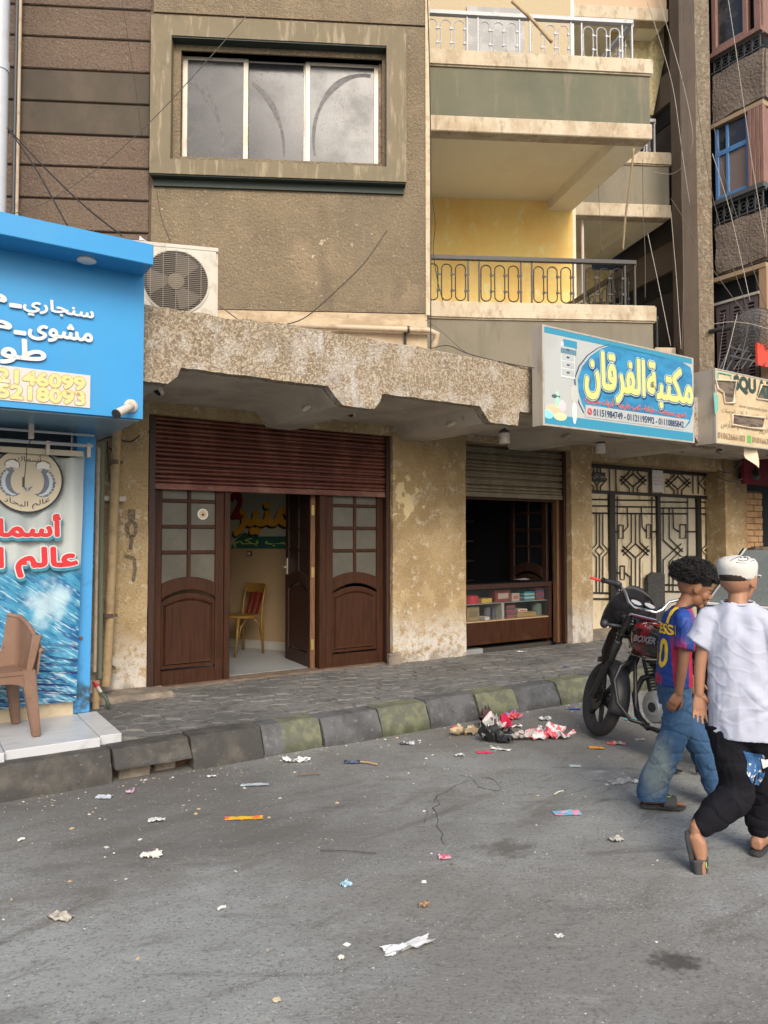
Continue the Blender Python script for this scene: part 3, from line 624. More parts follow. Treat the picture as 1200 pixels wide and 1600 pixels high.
# right-hand wall, runs askew to the street
pA = onz(449, 1026, .21); pB = onz(356, 1018, .21); d = (pB - pA).normalized(); ang = math.atan2((-d).y, (-d).x)
MW = Matrix.Translation((pB.x, pB.y, 0)) @ Matrix.Rotation(ang, 4, 'Z') @ Matrix.Translation((0, .36, 0))      # x runs to the right/front along the wall, -y to the viewer
m = MB(MW); m.box(-3.2, 1.35, 0, .08, .1, 1.43); m.build('mural_wall_lower', room_low, bld)
m = MB(MW); m.box(-3.2, 1.35, .001, .08, 1.43, 2.8); m.build('mural_wall_upper', room_up, bld)
m = MB(MW); m.box(-3.2, 1.35, -.012, 0, .21, .31); m.build('skirting', mk('skirting_grey', (.38, .36, .32), .6), bld)
def mw(px, py): q = onf(px, py, 0, MW); return q.x, q.z
ochre = mk('mural_ochre', (.55, .27, .03), .6); mur_red = mk('mural_red', (.22, .02, .02), .6); mur_k = mk('mural_black', (.012, .012, .012), .6)
mur_g = mk('mural_dark_green', (.012, .075, .055), .6); mur_l = mk('mural_light_green', (.33, .42, .10), .6)
x0, z0 = mw(360, 859); x1, z1 = mw(452, 838)
m = MB(MW); m.prism([(x0, 1.43), (x1 + .9, 1.43), (x1 + .9, z1 - .0), (x0 + .35, z1 + .0), (x0 + .22, z1 + .05), (x0 + .1, z1 - .03)], -.004, 0.002); m.build('mural_band', mur_g, bld)
a0, b0 = mw(363, 832); a1, b1 = mw(455, 778)
letters('المنير', (a0 + .03, a1 + .26, b0 - .04, b1 + .06), MW @ Matrix.Translation((-.012, -.004, -.012)), mur_k, bld, bold=.045, depth=.001)
letters('المنير', (a0 + .04, a1 + .27, b0 - .03, b1 + .07), MW @ Matrix.Translation((0, -.007, 0)), ochre, bld, bold=.035, depth=.002)
a2, b2 = mw(363, 808); a3, b3 = mw(380, 772)
letters('2', (a2, a3, b2, b3 + .02), MW @ Matrix.Translation((-.01, -.004, -.01)), mur_k, bld, bold=.05, depth=.001, arabic=False)
letters('2', (a2 + .005, a3, b2, b3 + .02), MW @ Matrix.Translation((0, -.007, 0)), mur_red, bld, bold=.04, depth=.002, arabic=False)
a4, b4 = mw(366, 853)
letters('نرحب بكم', (a4, a1 + .30, 1.445, 1.56), MW @ Matrix.Translation((0, -.009, 0)), mur_l, bld, bold=.02, depth=.001)
sx_, sz_ = mw(390, 865); m = MB(MW); m.box(sx_ - .035, sx_ + .035, -.012, 0, sz_ - .03, sz_ + .03); m.cm = 1; m.box(sx_ - .022, sx_ + .022, -.015, -.012, sz_ - .018, sz_ + .018)
m.build('wall_socket', (wood_dark, alu), bld)

# second shop interior
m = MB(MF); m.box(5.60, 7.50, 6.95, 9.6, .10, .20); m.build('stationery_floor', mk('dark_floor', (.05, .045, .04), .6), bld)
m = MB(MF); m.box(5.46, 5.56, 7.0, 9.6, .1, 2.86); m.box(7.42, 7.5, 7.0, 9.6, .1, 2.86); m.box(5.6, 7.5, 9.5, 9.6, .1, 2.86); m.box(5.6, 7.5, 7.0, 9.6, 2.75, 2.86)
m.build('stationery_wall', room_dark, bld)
for s, mm in ((7.215, wood_pale), (7.25, wood_door)):
    m = MB(MF); m.box(s - .017, s + .017, 6.80, 6.88, .2, 2.1); m.build('shop_post', mm, bld, bevel=.004)
m = MB(MF); m.box(5.66, 7.26, 6.82, 6.86, 2.03, 2.075); m.build('shop_head_rail', wood_door, bld)

# ---- upper storeys -------------------------------------------------
def upx(px, py, v=0): q = onf(px, py, v, MU); return q.x, q.z
zb = upx(671, 490)[1]; zg = upx(560, 36)[1]; ug = upx(238, 200)[0]
TOPZ = 9.6; XC = 0.0
wi0, wz1 = upx(283, 78); wi1, wz0 = upx(597, 256)           # wall opening for the window
m = MB(MU)
m.box(ug, wi0, 0, .25, zb, zg - .012); m.box(wi1, XC, 0, .25, zb, zg - .012); m.box(wi0, wi1, 0, .25, zb, wz0); m.box(wi0, wi1, 0, .25, wz1, zg - .012)
m.build('upper_wall', brown_rough, bld)
m = MB(MU); m.box(ug, XC, 0, .25, zg + .012, TOPZ); m.build('upper_wall', brown_rough, bld)
m = MB(MU); m.box(-7, XC - .02, .05, .3, 3.1, TOPZ - .1)
# leave the window void open
m = MB(MU); m.box(-7, wi0, .02, .3, 3.1, TOPZ); m.box(wi1, XC - .03, .02, .3, 3.1, TOPZ); m.box(wi0, wi1, .02, .3, 3.1, wz0); m.box(wi0, wi1, .02, .3, wz1, TOPZ)
m.build('groove_backing', mk('groove_shadow_render', (.10, .072, .05), .95), bld)
m = MB(MU); m.box(-3.4, XC - .02, .0, .05, 3.1, zb - .01); m.build('base_band', band_m, bld)
m = MB(MU); m.box(XC - .035, XC + .012, -.012, .25, zb - .02, TOPZ); m.build('corner_bead', mk('pale_corner_render', (.56, .46, .32), .9, layers=[dict(s=14, lo=.45, hi=.65, c=(.42, .32, .21), a=.8)], bump=[dict(s=30, a=.6, h=.01)]), bld)
# grooved strips left of the window
ys = [-90, -38, 13, 61, 111.5, 161.5, 212, 262, 312.5, 363, 414]
for k in range(len(ys) - 1):
    zt, zl = upx(150, ys[k])[1], upx(150, ys[k + 1])[1]
    m = MB(MU); m.box(-5.5, ug - .03, 0 - .001 * k, .1, zl + .012, zt - .012)
    m.build('wall_strip', smooth_strip if k in (4, 5) else brown_strip, bld, bevel=.008, label='smooth olive strip of the grooved wall' if k in (4, 5) else None)
# window: raised surround
so0, sz1 = upx(236, 30, -.12); so1, sz0 = upx(635, 297 - 10, -.12)
si0, tz1 = upx(268, 57, -.12); si1, tz0 = upx(604, 256, -.12)
sz1 = upx(435, 33, -.12)[1]; sz0 = upx(435, 277, -.12)[1]; tz1 = upx(435, 63, -.12)[1]; tz0 = upx(435, 254, -.12)[1]
sur = MB(MU); D = (-.12, .01)
sur.box(so0, si0, *D, sz0, sz1); sur.box(si1, so1, *D, sz0, sz1); sur.box(si0, si1, *D, tz1, sz1); sur.box(si0, si1, *D, sz0, tz0)
so = sur.build('window_surround', surround_m, bld)
m = MB(MU); m.box(so0 + .004, so1 - .004, -.105, .0, sz0 - .014, sz0 - .001); m.build('painted_underside', green_dark, so); m = MB(MU); m.box(si0 + .003, si1 - .003, -.11, .12, tz1 - .016, tz1 - .001); m.build('painted_underside', green_dark, so)
m = MB(MU); m.box(so0 + .02, so1 - .02, -.03, .0, sz0 - .09, sz0 - .015); m.build('painted_underside', green_dark, so)
# wooden box frame and three aluminium sashes
win = MB(MU); fz1 = upx(435, 74, .10)[1]; fz0 = upx(435, 256, .10)[1]; f0 = upx(279, 150, .10)[0]; f1 = upx(597, 150, .10)[0]
win.box(f0 - .05, f0 + .045, .07, .16, fz0 - .03, fz1 + .05); win.box(f1 - .04, f1 + .05, .07, .16, fz0 - .03, fz1 + .05); win.box(f0 + .045, f1 - .04, .07, .16, fz1 - .045, fz1 + .05); win.box(f0 + .045, f1 - .04, .07, .16, fz0 - .04, fz0)
w_ = win.build('window', wood_win, bld, bevel=.006)
def sash(p0, p1, v, grp):
    a = upx(p0, 150, v)[0]; b = upx(p1, 150, v)[0]; z1 = upx(435, 89, v)[1]; z0 = upx(435, 256, v)[1]; t = .055
    s = MB(MU); s.box(a, a + t, v, v + .03, z0, z1); s.box(b - t, b, v, v + .03, z0, z1); s.box(a + t, b - t, v, v + .03, z1 - .075, z1); s.box(a + t, b - t, v, v + .03, z0, z0 + .045)
    o = s.build('sash', alu, w_, bevel=.004)
    return a + t, b - t, z0 + .045, z1 - .075
for i, (p0, p1, v) in enumerate(((285, 388, .10), (380, 482, .13), (477, 592, .10))):
    a, b, z0, z1 = sash(p0, p1, v, i)
    m = MB(MU); m.box(a - .005, b + .005, v + .012, v + .018, z0 - .005, z1 + .005); m.cm = 1
    # the swept dust arc left by a cloth
    cx, cz = ((a - .25, z0 + .1) if i < 2 else (b - .1, z0 + .25)); R0 = (b - a) * (1.12 if i < 2 else .85)
    pts_o = []; pts_i = []
    for k in range(25):
        t = math.radians(-8 + 100 * k / 24) if i < 2 else math.radians(60 + 140 * k / 24)
        wv = .022 * (1 + .3 * math.sin(k * .7)) * math.sin(PI * (k + .5) / 25) + .004
        pts_o.append((cx + (R0 + wv) * math.cos(t) * (.95), cz + (R0 + wv) * math.sin(t) * 1.25)); pts_i.append((cx + (R0 - wv) * math.cos(t) * .95, cz + (R0 - wv) * math.sin(t) * 1.25))
    for k in range(24):
        q = [pts_o[k], pts_o[k + 1], pts_i[k + 1], pts_i[k]]
        if all(a + .01 < x < b - .01 and z0 + .01 < z < z1 - .01 for x, z in q): m.add([(x, v + .010, z) for x, z in q], [(0, 1, 2, 3)])
    m.build('pane', (win_glass, smear_m), w_, fix=False)
m = MB(MU); m.box(f0, f1, .25, .26, fz0, fz1); m.build('curtain', mk('dark_curtain', (.10, .085, .07), .9), w_)

# ---- balconies
def rail(M, x0, x1, z0, z1, mat, parent, groups=3, side=None, r=.009):
    """top rail, posts and groups of three upright ovals"""
    b = MB(M); b.box(x0, x1, -.03, .03, z1 - .045, z1); b.box(x0, x1, -.012, .012, z0, z0 + .012)
    zc0, zc1 = z0 + .04, z1 - .10; W = .60; n = max(1, int(round((x1 - x0) / W))); W = (x1 - x0) / n
    for i in range(n):
        a = x0 + i * W; b.box(a - .009, a + .009, -.009, .009, z0, z1 - .04); b.box(a + W - .14, a + W - .122, -.009, .009, z0, z1 - .04)
        ow = (W - .14) / 3
        for k in range(3):
            c = a + ow * (k + .5); hw = ow * .37; h = (zc1 - zc0) / 2; zc = (zc0 + zc1) / 2; pts = []
            for q in range(25):
                t = 2 * PI * q / 24; cx = hw * math.cos(t); cz = hw * math.sin(t) + (h - hw) * (1 if math.sin(t) > .001 else -1 if math.sin(t) < -.001 else 0)
                pts.append((c + cx, 0, zc + cz))
            b.tube(pts, r * .8, 6, cap=False)
            for zz in (zc + h * .45, zc - h * .45):
                b.box(c + hw - .004, c + ow - hw + .004, -.006, .006, zz - .006, zz + .006); b.box(c + hw - .013, c + hw + .013, -.011, .011, zz - .014, zz + .014)
            if k == 0:
                for zz in (zc + h * .45, zc - h * .45): b.box(a, c - hw + .004, -.006, .006, zz - .006, zz + .006)
    b.box(x1 - .018, x1, -.012, .012, z0, z1 - .04)
    return b.build('railing', mat, parent)
def balcony(u0, u1, v0, v1, skew, zs, panel, railmat, low=None, rails=True):
    """zs = (underside, lower band top, ledge bottom, ledge top, rail top)"""
    zu, zl, zp, zt, zr = zs; L = v1 - v0; dx = -skew * L
    poly = lambda o: [(u0, v0 - o), (u1 + o, v0 - o), (u1 + dx + o, v1), (u0, v1)]
    m = MB(MU); m.plate(poly(0), zl, zp); root = m.build('balcony', panel, bld)
    m = MB(MU)
    # hollow lower band: front beam, side beam, recessed slab
    fb = .16; sb = .36
    m.plate([(u0, v0 - .02), (u1 + .02, v0 - .02), (u1 + .02 - skew * fb, v0 + fb), (u0, v0 + fb)], zu, zl)
    m.build('edge_band', ledge_m, root, bevel=.01)
    m = MB(MU); m.plate([(u1 + .018 - skew * fb - sb, v0 + fb), (u1 + .018 - skew * fb, v0 + fb), (u1 + dx + .018, v1), (u1 + dx + .018 - sb, v1)], zu + .003, zl - .002)
    m.build('side_beam', soffit_m, root)
    m = MB(MU); m.plate([(u0, v0 + fb), (u1 - skew * fb - sb + .02, v0 + fb), (u1 + dx - sb + .02, v1), (u0, v1)], zl - .05, zl - .002); m.build('soffit', soffit_m, root)
    m = MB(MU); m.plate([(u0, v0 - .035), (u1 + .04, v0 - .035), (u1 + .04 - skew * .22, v0 + .2), (u0, v0 + .2)], zp, zt)
    me = m.mesh('ledge', WM[root], (ledge_m,), bevel=.018, bseg=2); subdivide_noise(me, 3, .006, 5, u1)
    o = bpy.data.objects.new('ledge', me); COL.objects.link(o); o.parent = root; WM[o] = WM[root]
    m = MB(MU); m.plate([(u1 + .035 - skew * .2 - .2, v0 + .2), (u1 + .035 - skew * .2, v0 + .2), (u1 + dx + .035, v1), (u1 + dx - .165, v1)], zp + .002, zt - .002); m.build('ledge', ledge_m, root)
    if rails:
        rail(MU @ Matrix.Translation((0, v0 + .08, 0)), u0 + .02, u1 - .17, zt, zr, railmat, root)
        Ms = MU @ Matrix.Translation((u1 - .17, v0 + .08, 0)) @ Matrix.Rotation(PI / 2 + math.atan(skew), 4, 'Z'); rail(Ms, .02, L - .1, zt, zr, railmat, root)
    return root
vb = .56
uR = onf(1016, 200, vb, MU).x
for dz in (0, -3.0):
    balcony(.03, uR, vb, vb + 1.95, .17, (6.33 + dz, 6.52 + dz, 7.11 + dz, 7.315 + dz, 7.84 + dz if dz == 0 else 4.885), green_panel if dz == 0 else grey_panel, iron_w if dz == 0 else iron_m)
ve = vb + 1.95
yR = onf(895, 330, ve, MU).x
m = MB(MU); m.box(-.3, yR, ve, ve + .2, 3.2, 6.62); m.build('balcony_back_wall', yellow_m, bld)
m = MB(MU); m.box(-.3, yR, ve, ve + .2, 6.9, 10); m.build('balcony_back_wall', mk('sandy_render', (.45, .37, .24), .9, bump=[dict(s=20, a=.4, h=.01)]), bld)
m = MB(MU); m.box(yR + .001, yR + .05, ve + .02, ve + 2.2, 3.2, 10); m.build('recess_side_wall', soffit_m, bld)
m = MB(MU); m.box(.9, 1.75, ve - .04, ve, 7.3, 9.3); m.build('balcony_door', mk('balcony_door_grey', (.24, .24, .23), .5, layers=[dict(s=4, lo=.45, hi=.6, c=(.35, .35, .34), a=.8)]), bld)
vc = 2.62; uR2 = onf(1046, 330, vc, MU).x
for dz in (3.0, 0, -3.0):
    balcony(1.9, uR2, vc, vc + 1.7, .17, (6.32 + dz, 6.52 + dz, 7.11 + dz, 7.315 + dz, 7.86 + dz), grey_panel if dz < 3 else mk('pinkish_render', (.52, .37, .25), .9), iron_w if dz > -1 else iron_g)
m = MB(MU); m.box(yR + .05, 3.4, vc + 1.7, vc + 1.85, 3.2, 12); m.build('recess_back_wall', soffit_m, bld)
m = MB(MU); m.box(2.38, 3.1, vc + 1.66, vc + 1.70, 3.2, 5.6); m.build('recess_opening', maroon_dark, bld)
for px in (905,):
    q = onf(px, 330, vc + .5, MU); m = MB(MU); m.cyl((onf(910, 360, ve + .25, MU).x, ve + .25, 4.3), (onf(910, 360, ve + .25, MU).x, ve + .25, 6.6), .022); m.build('drain_pipe', mk('pinkish_pvc', (.62, .50, .46), .5), bld)
# wall block by the second balconies, low
q0 = onf(1024, 545, 2.3, MU); q1 = onf(1056, 560, 2.3, MU)
m = MB(MU); m.box(q0.x, q1.x, 2.3, 2.6, 3.1, upx(1040, 543, 2.3)[1]); m.build('parapet_block', ledge_m, bld)

# ================================================================== NEIGHBOUR BEHIND (dark wall with deep openings)
nb = thing('neighbour_building', 'dark brown building wall with tall shaded openings between balconies and roughcast column', 'building', rz=0)
Dn = Vector((-.33, .945, 0)).normalized(); An = math.atan2(-Dn.y, -Dn.x)
e0 = ond(1063, 400, 11.0)
MN = Matrix.Translation((e0.x, e0.y, 0)) @ Matrix.Rotation(An, 4, 'Z')     # x: towards the viewer along the wall, y away from the street side
# frame: local x runs from deep (-) to edge (0)
for z0, z1 in ((3.0, 3.35), (5.62, 6.07), (8.23, 8.72), (10.9, 11.4)):
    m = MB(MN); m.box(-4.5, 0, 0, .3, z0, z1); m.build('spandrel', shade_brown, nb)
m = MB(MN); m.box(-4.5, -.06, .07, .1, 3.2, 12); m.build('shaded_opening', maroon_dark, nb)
m = MB(MN); m.box(-.06, .02, -.01, .3, 3.0, 12.0); m.build('wall_edge', shade_brown, nb)
for z0, z1 in ((3.35, 5.62), (6.07, 8.23)):
    m = MB(MN); m.box(-3.0, -.10, .05, .068, z1 - .28, z1 - .02); m.build('shutter_box', black_m, nb)
fp = ond(1000, 410, 12.6)
m = MB(Matrix.Translation((fp.x - 1.0, fp.y, 0))); m.box(0, ond(1024, 410, 12.6).x - fp.x + 1.0, 0, .3, 5.6, 6.15); m.build('sunlit_cream_wall', cream_rough, nb)
fq = ond(1044, 60, 11.5); m = MB(Matrix.Translation((fq.x, fq.y, 0))); m.hexa([(-.9, 0, 8.15), (-.25, 0, 8.15), (-.25, .12, 8.15), (-.9, .12, 8.15)], [(-.9, 0, 9.9), (.12, 0, 9.9), (.12, .12, 9.9), (-.9, .12, 9.9)]); m.build('sunlit_cream_wall', cream_rough, nb)

# ================================================================== RIGHT BUILDING
rb = thing('right_building', 'brown roughcast corner building with blue window frame, louvred shutters and tall column', 'building', rz=S2)
cs = 9.42; c0 = ons(1113, 300, cs); c1 = ons(1195, 300, cs)
nC, nF = c0.y, c1.y           # back (column) and front corner
# column
k0 = ond(1065, 300, 10.45); k1 = ond(1089, 300, 10.3)
Mi = MF.inverted(); a = Mi @ k0; b = Mi @ k1; d_ = Mi @ ond(1112, 300, 10.15)
m = MB(MF); ring = [(a.x, a.y), (b.x, b.y), (d_.x, d_.y), (d_.x + .1, d_.y + .4), (a.x + .2, a.y + .3)]
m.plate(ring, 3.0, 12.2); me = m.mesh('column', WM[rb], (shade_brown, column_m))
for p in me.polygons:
    c = p.center; p.material_index = 1 if abs(p.normal.z) < .5 and (c.x - (b.x + d_.x) / 2) ** 2 + (c.y - (b.y + d_.y) / 2) ** 2 < .001 else 0  # pale sunlit face, dark shaded faces: the light is put into the materials
subdivide_noise(me, 12, .008, 4, 2)
o = bpy.data.objects.new('column', me); COL.objects.link(o); o.parent = rb; WM[o] = WM[rb]
zz = lambda py, px=1115: ons(px, py, cs).z
def rside(z0, z1, mat, name, o0=0, o1=.3, n0=None, n1=None, **k):
    m = MB(MF); m.box(cs + o0, cs + o1, nF if n0 is None else n0, nC if n1 is None else n1, z0, z1); return m.build(name, mat, rb, **k)
def rfront(z0, z1, mat, name, o0=0, o1=.3, s0=None, s1=None, **k):
    m = MB(MF); m.box(cs + (0 if s0 is None else s0), cs + (3.5 if s1 is None else s1), nF + o0, nF + o1, z0, z1); return m.build(name, mat, rb, **k)
for z0, z1 in ((5.20, 5.91), (7.36, 8.07), (9.8, 10.5), (3.0, 3.3)):
    m = MB(MF); m.box(cs, cs + 4, nF - .03, nC, z0, z1); me = m.mesh('spandrel', WM[rb], (mauve_rough,), bevel=.03, bseg=2); subdivide_noise(me, 6, .022, 5, z0)
    for p in me.polygons: p.use_smooth = True
    me.set_sharp_from_angle(angle=.8)
    o = bpy.data.objects.new('spandrel', me); COL.objects.link(o); o.parent = rb; WM[o] = WM[rb]
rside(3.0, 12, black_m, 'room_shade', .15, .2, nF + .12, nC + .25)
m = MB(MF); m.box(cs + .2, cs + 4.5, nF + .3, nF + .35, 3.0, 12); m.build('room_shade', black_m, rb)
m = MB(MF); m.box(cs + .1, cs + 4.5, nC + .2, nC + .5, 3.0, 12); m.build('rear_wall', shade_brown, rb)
for z in (7.30, 5.12, ): rside(z, z + .058, mk('head_timber', (.33, .24, .15), .7), 'window_head', -.01, .2)
# grilles above each spandrel
def grille(z0, z1):
    b = MB(MF); L = nC - nF; b.box(cs + .02, cs + .05, nF, nC, z1 - .03, z1); b.box(cs + .02, cs + .04, nF, nC, z0 + .02, z0 + .035)
    for k in range(7):
        n = nF + .04 + k * (L - .08) / 6; b.box(cs + .025, cs + .04, n - .006, n + .006, z0, z1)
    for k in range(6):
        n = nF + .04 + (k + .5) * (L - .08) / 6; w = (L - .08) / 6 * .38; h = (z1 - z0) * .22; zc = (z0 + z1) / 2
        b.tube([(cs + .032, n + w * math.cos(t), zc + h * math.sin(t)) for t in [2 * PI * q / 12 for q in range(13)]], .005, 5, cap=False)
        b.tube([(cs + .032, n - w, zc), (cs + .032, n + w, zc)], .005, 5)
    b.build('grille', iron_g, rb)
grille(8.07, 8.30); grille(5.91, 6.19)
rside(8.30, 8.36, plum_wood, 'window_sill', -.03, .15); rside(6.19, 6.25, iron_g, 'window_sill', -.03, .15)
# top window (pinkish wood), middle window (blue), lower shutters
for nn in (nF + .02, nF + .20, nC - .09):
    m = MB(MF); m.box(cs + .01, cs + .10, nn, nn + .07, 8.36, 9.8); m.build('window_post', plum_wood, rb, bevel=.006)
m = MB(MF); m.box(cs + .06, cs + .07, nF + .27, nC - .09, 8.36, 9.8); m.build('window_pane', dark_glass, rb)
m = MB(MF); m.box(cs + .0, cs + .05, nF + .27, nC - .10, 8.36, 8.43); m.build('window_rail', plum_wood, rb)
bw = MB(MF); n0, n1 = nF + .22, nC - .03
bw.box(cs + .03, cs + .08, n0, n0 + .045, 6.27, 7.28); bw.box(cs + .03, cs + .08, n1 - .05, n1, 6.27, 7.28); bw.box(cs + .028, cs + .082, n0, n1, 6.88, 6.95); bw.box(cs + .029, cs + .081, n0 + .045, n1 - .05, 6.27, 6.32)
bw.box(cs + .03, cs + .08, n1 - .20, n1 - .16, 6.27, 7.28)
bwf = bw.build('blue_window', blue_wood, rb, bevel=.004)
m = MB(MF); m.box(cs + .055, cs + .06, n0 + .045, n1 - .05, 6.95, 7.28); m.build('pane', dark_glass, bwf)
m = MB(MF); m.box(cs + .055, cs + .06, n0 + .045, n1 - .05, 6.32, 6.88); m.build('pane', mk('mauve_blind', (.19, .145, .125), .6), bwf)
for k in range(4):
    m = MB(MF); m.box(cs - .01, cs + .07, nF - .0 + k * .055, nF + .05 + k * .055, 6.25, 7.3); m.build('corner_board', plum_wood, rb, bevel=.004)
m = MB(MF); m.box(cs + .0, cs + .08, nF + .0, nF + .10, 3.3, 5.12); m.build('corner_board', mk('tan_board', (.33, .21, .13), .7), rb)
# louvred shutters
lv = mk('plum_grey_shutter', (.085, .068, .070), .6)
for k in range(3):
    wL = (nC - nF - .14) / 3; a = nF + .12 + k * wL; b = a + wL - .012
    m = MB(MF); m.box(cs + .0, cs + .035, a, a + .05, 3.4, 4.78); m.box(cs + .0, cs + .035, b - .05, b, 3.4, 4.78); m.box(cs + .001, cs + .034, a + .05, b - .05, 4.70, 4.78); m.box(cs + .001, cs + .034, a + .05, b - .05, 3.4, 3.5)
    r = m.build('louvre_shutter', lv, rb)
    s = MB(MF); s.add([(cs - .004, a + .05, 0), (cs - .004, b - .05, 0), (cs + .028, b - .05, .03), (cs + .028, a + .05, .03), (cs - .004, a + .05, .008), (cs - .004, b - .05, .008), (cs + .028, b - .05, .038), (cs + .028, a + .05, .038)],
                        [(0, 1, 2, 3), (7, 6, 5, 4), (0, 4, 5, 1), (2, 6, 7, 3)])
    me = s.mesh('louvre', WM[rb], (lv,))
    for q in range(26): piece('louvre', me, r, Matrix.Translation((0, 0, 3.52 + q * .045)))
m = MB(MF); m.box(cs - .02, cs + .05, nF + .1, nC, 4.785, 4.82); m.build('shutter_rail', alu, rb)
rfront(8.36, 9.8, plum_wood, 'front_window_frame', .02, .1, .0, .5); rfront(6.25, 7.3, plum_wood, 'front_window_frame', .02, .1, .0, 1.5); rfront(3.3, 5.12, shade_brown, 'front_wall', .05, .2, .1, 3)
# ================================================================== THE IRON GATE
GN = 6.95
def gp(x, y): q = onf(900 + x / 4.8, 700 + y / 4.8, GN); return (q.x, q.z)
MG = MF @ Matrix.Translation((0, GN, 0))
gate = MB(MF); gate.box(7.72, 11.1, GN + .05, GN + .07, .2, 2.58); gate = gate.build('iron_gate', gate_sheet2, bld)
m = MB(MF); gl = lambda a, b_, n0, n1, mm: MB(MF).box(a, b_, n0, n1, .24, 2.22).build('gate_leaf', mm, gate)
ga = [gp(x, 600)[0] for x in (108, 250, 290, 605, 630, 905, 935, 1052)]
gl(7.74, ga[1] - .01, GN + .02, GN + .035, gate_sheet); gl(ga[2], ga[3], GN + .018, GN + .033, gate_sheet); gl(ga[4], ga[5], GN + .022, GN + .04, gate_sheet2); gl(ga[6], ga[7], GN + .02, GN + .035, gate_sheet)
ztm, zmid = 2.555, 2.21
m = MB(MF); m.box(7.74, 11.04, GN + .02, GN + .035, zmid + .02, ztm); m.build('gate_transom', gate_sheet, gate)
for z in (ztm + .012, zmid): m = MB(MF); m.box(7.72, 11.06, GN - .02, GN + .045, z - .022, z + .022); m.build('gate_rail', gate_iron, gate)
for a, b_ in ((ga[1] - .005, ga[2] - .005), (ga[3] + .003, ga[4] - .003), (ga[5] + .003, ga[6] - .003), (ga[7], ga[7] + .05)):
    m = MB(MF); m.box(a, b_, GN - .02, GN + .045, .2, zmid - .023); m.build('gate_post', gate_iron, gate)
def gbar(pts, r=.011):
    b = MB(MG); q = [gp(*p) for p in pts]; b.tube([(x, 0, z) for x, z in q], r, 4); b.build('gate_bar', gate_iron, gate)
def hashD(cx, cy, s, top, bot, half=0):
    for sg in ((-1, 1) if not half else (half,)):
        gbar([(cx, cy - .5 * s), (cx + sg * .9 * s, cy + .32 * s)]); gbar([(cx, cy + .5 * s), (cx + sg * .9 * s, cy - .32 * s)])
        gbar([(cx + sg * .3 * s, top), (cx + sg * .3 * s, cy - .6 * s), (cx + sg * .98 * s, cy + .08 * s)])
        gbar([(cx + sg * .3 * s, bot), (cx + sg * .3 * s, cy + .6 * s), (cx + sg * .98 * s, cy - .08 * s)])
    if not half or True: gbar([(cx, top), (cx, cy - .5 * s)]); gbar([(cx, bot), (cx, cy + .5 * s)])
def plainD(cx, cy, s, top, bot):
    gbar([(cx, cy - .45 * s), (cx + .42 * s, cy), (cx, cy + .45 * s), (cx - .42 * s, cy), (cx, cy - .45 * s)])
    for sg in (-1, 1): gbar([(cx + sg * .3 * s, top), (cx + sg * .3 * s, cy - .62 * s), (cx + sg * .85 * s, cy), (cx + sg * .3 * s, cy + .62 * s), (cx + sg * .3 * s, bot)])
    gbar([(cx, top), (cx, cy - .45 * s)]); gbar([(cx, cy + .45 * s), (cx, bot)])
hashD(430, 242, 100, 145, 338); hashD(765, 262, 95, 160, 350); plainD(988, 265, 75, 180, 352); plainD(158, 238, 85, 132, 332)
for x in (250, 298, 545, 555, 640, 875, 915): gbar([(x, 150), (x + 4, 342)])
plainD(178, 770, 80, 490, 1085); plainD(998, 765, 66, 495, 1260)
for y in (385, 433, 487, 1085, 1130): gbar([(108, y), (250, y + 2)])
for y in (405, 450, 495): gbar([(935, y), (1052, y + 4)])
hashD(448, 770, 105, 490, 1070); hashD(655, 765, 150, 455, 1070, half=1)
for x in (310, 570): gbar([(x, 365), (x, 1200)])
for y in (390, 440, 490): gbar([(290, y), (605, y + 3)])
for y in (1075, 1120, 1160): gbar([(290, y), (605, y - 4)])
gbar([(385, 440), (390, 590), (355, 630)]); gbar([(490, 440), (497, 590), (530, 630)]); gbar([(292, 628), (322, 628)]); gbar([(565, 628), (605, 628)])
for x, y in ((338, 628), (546, 625), (348, 935)): gbar([(x - 16, y - 50), (x + 16, y - 50), (x + 16, y + 50), (x - 16, y + 50), (x - 16, y - 50)])
gbar([(292, 935), (330, 937)]); gbar([(364, 932), (405, 965), (405, 1115)])
for y in (405, 450, 492): gbar([(630, y), (838, y + 1)])
gbar([(838, 370), (840, 1000)]); gbar([(728, 455), (733, 600), (775, 628)]); gbar([(830, 627), (905, 627)]); gbar([(838, 450), (905, 452)])
for x, y in ((802, 625), (802, 910)): gbar([(x - 22, y - 50), (x + 22, y - 50), (x + 22, y + 50), (x - 22, y + 50), (x - 22, y - 50)])
gbar([(728, 1080), (730, 940), (775, 905)]); gbar([(640, 1025), (905, 1030)]); gbar([(640, 1075), (905, 1080)])
x0, z0 = gp(562, 330); x1, z1 = gp(640, 172)
nt_ = thing('notice_sheet', 'white printed notice sheet fixed on the transom of the iron gate', 'notice', loc=MF @ Vector(((x0 + x1) / 2, GN - .03, z0)))
m = MB(MF); m.box(x0, x1, GN - .028, GN - .024, z0, z1); m.build('sheet', white_m, nt_)
for k, (t, f) in enumerate((('تنبيه هام', .3), ('ممنوع الانتظار امام', .45), ('باب العمارة', .6))):
    letters(t.replace('إ', 'ا'), (x0 + .02, x1 - .02, z1 - (z1 - z0) * (f + .07), z1 - (z1 - z0) * f), MF @ Matrix.Translation((0, GN - .029, 0)), iron_m, nt_, depth=.001)
m = MB(MF); a, b_ = gp(115, 250); c, d_ = gp(212, 185); m.box(a, c, GN - .02, GN - .012, b_, d_); gpq = m.build('name_plate', iron_m, gate)
letters('ومثان', (a + .02, c - .02, b_ + .02, d_ - .02), MF @ Matrix.Translation((0, GN - .021, 0)), alu, gpq, depth=.001)
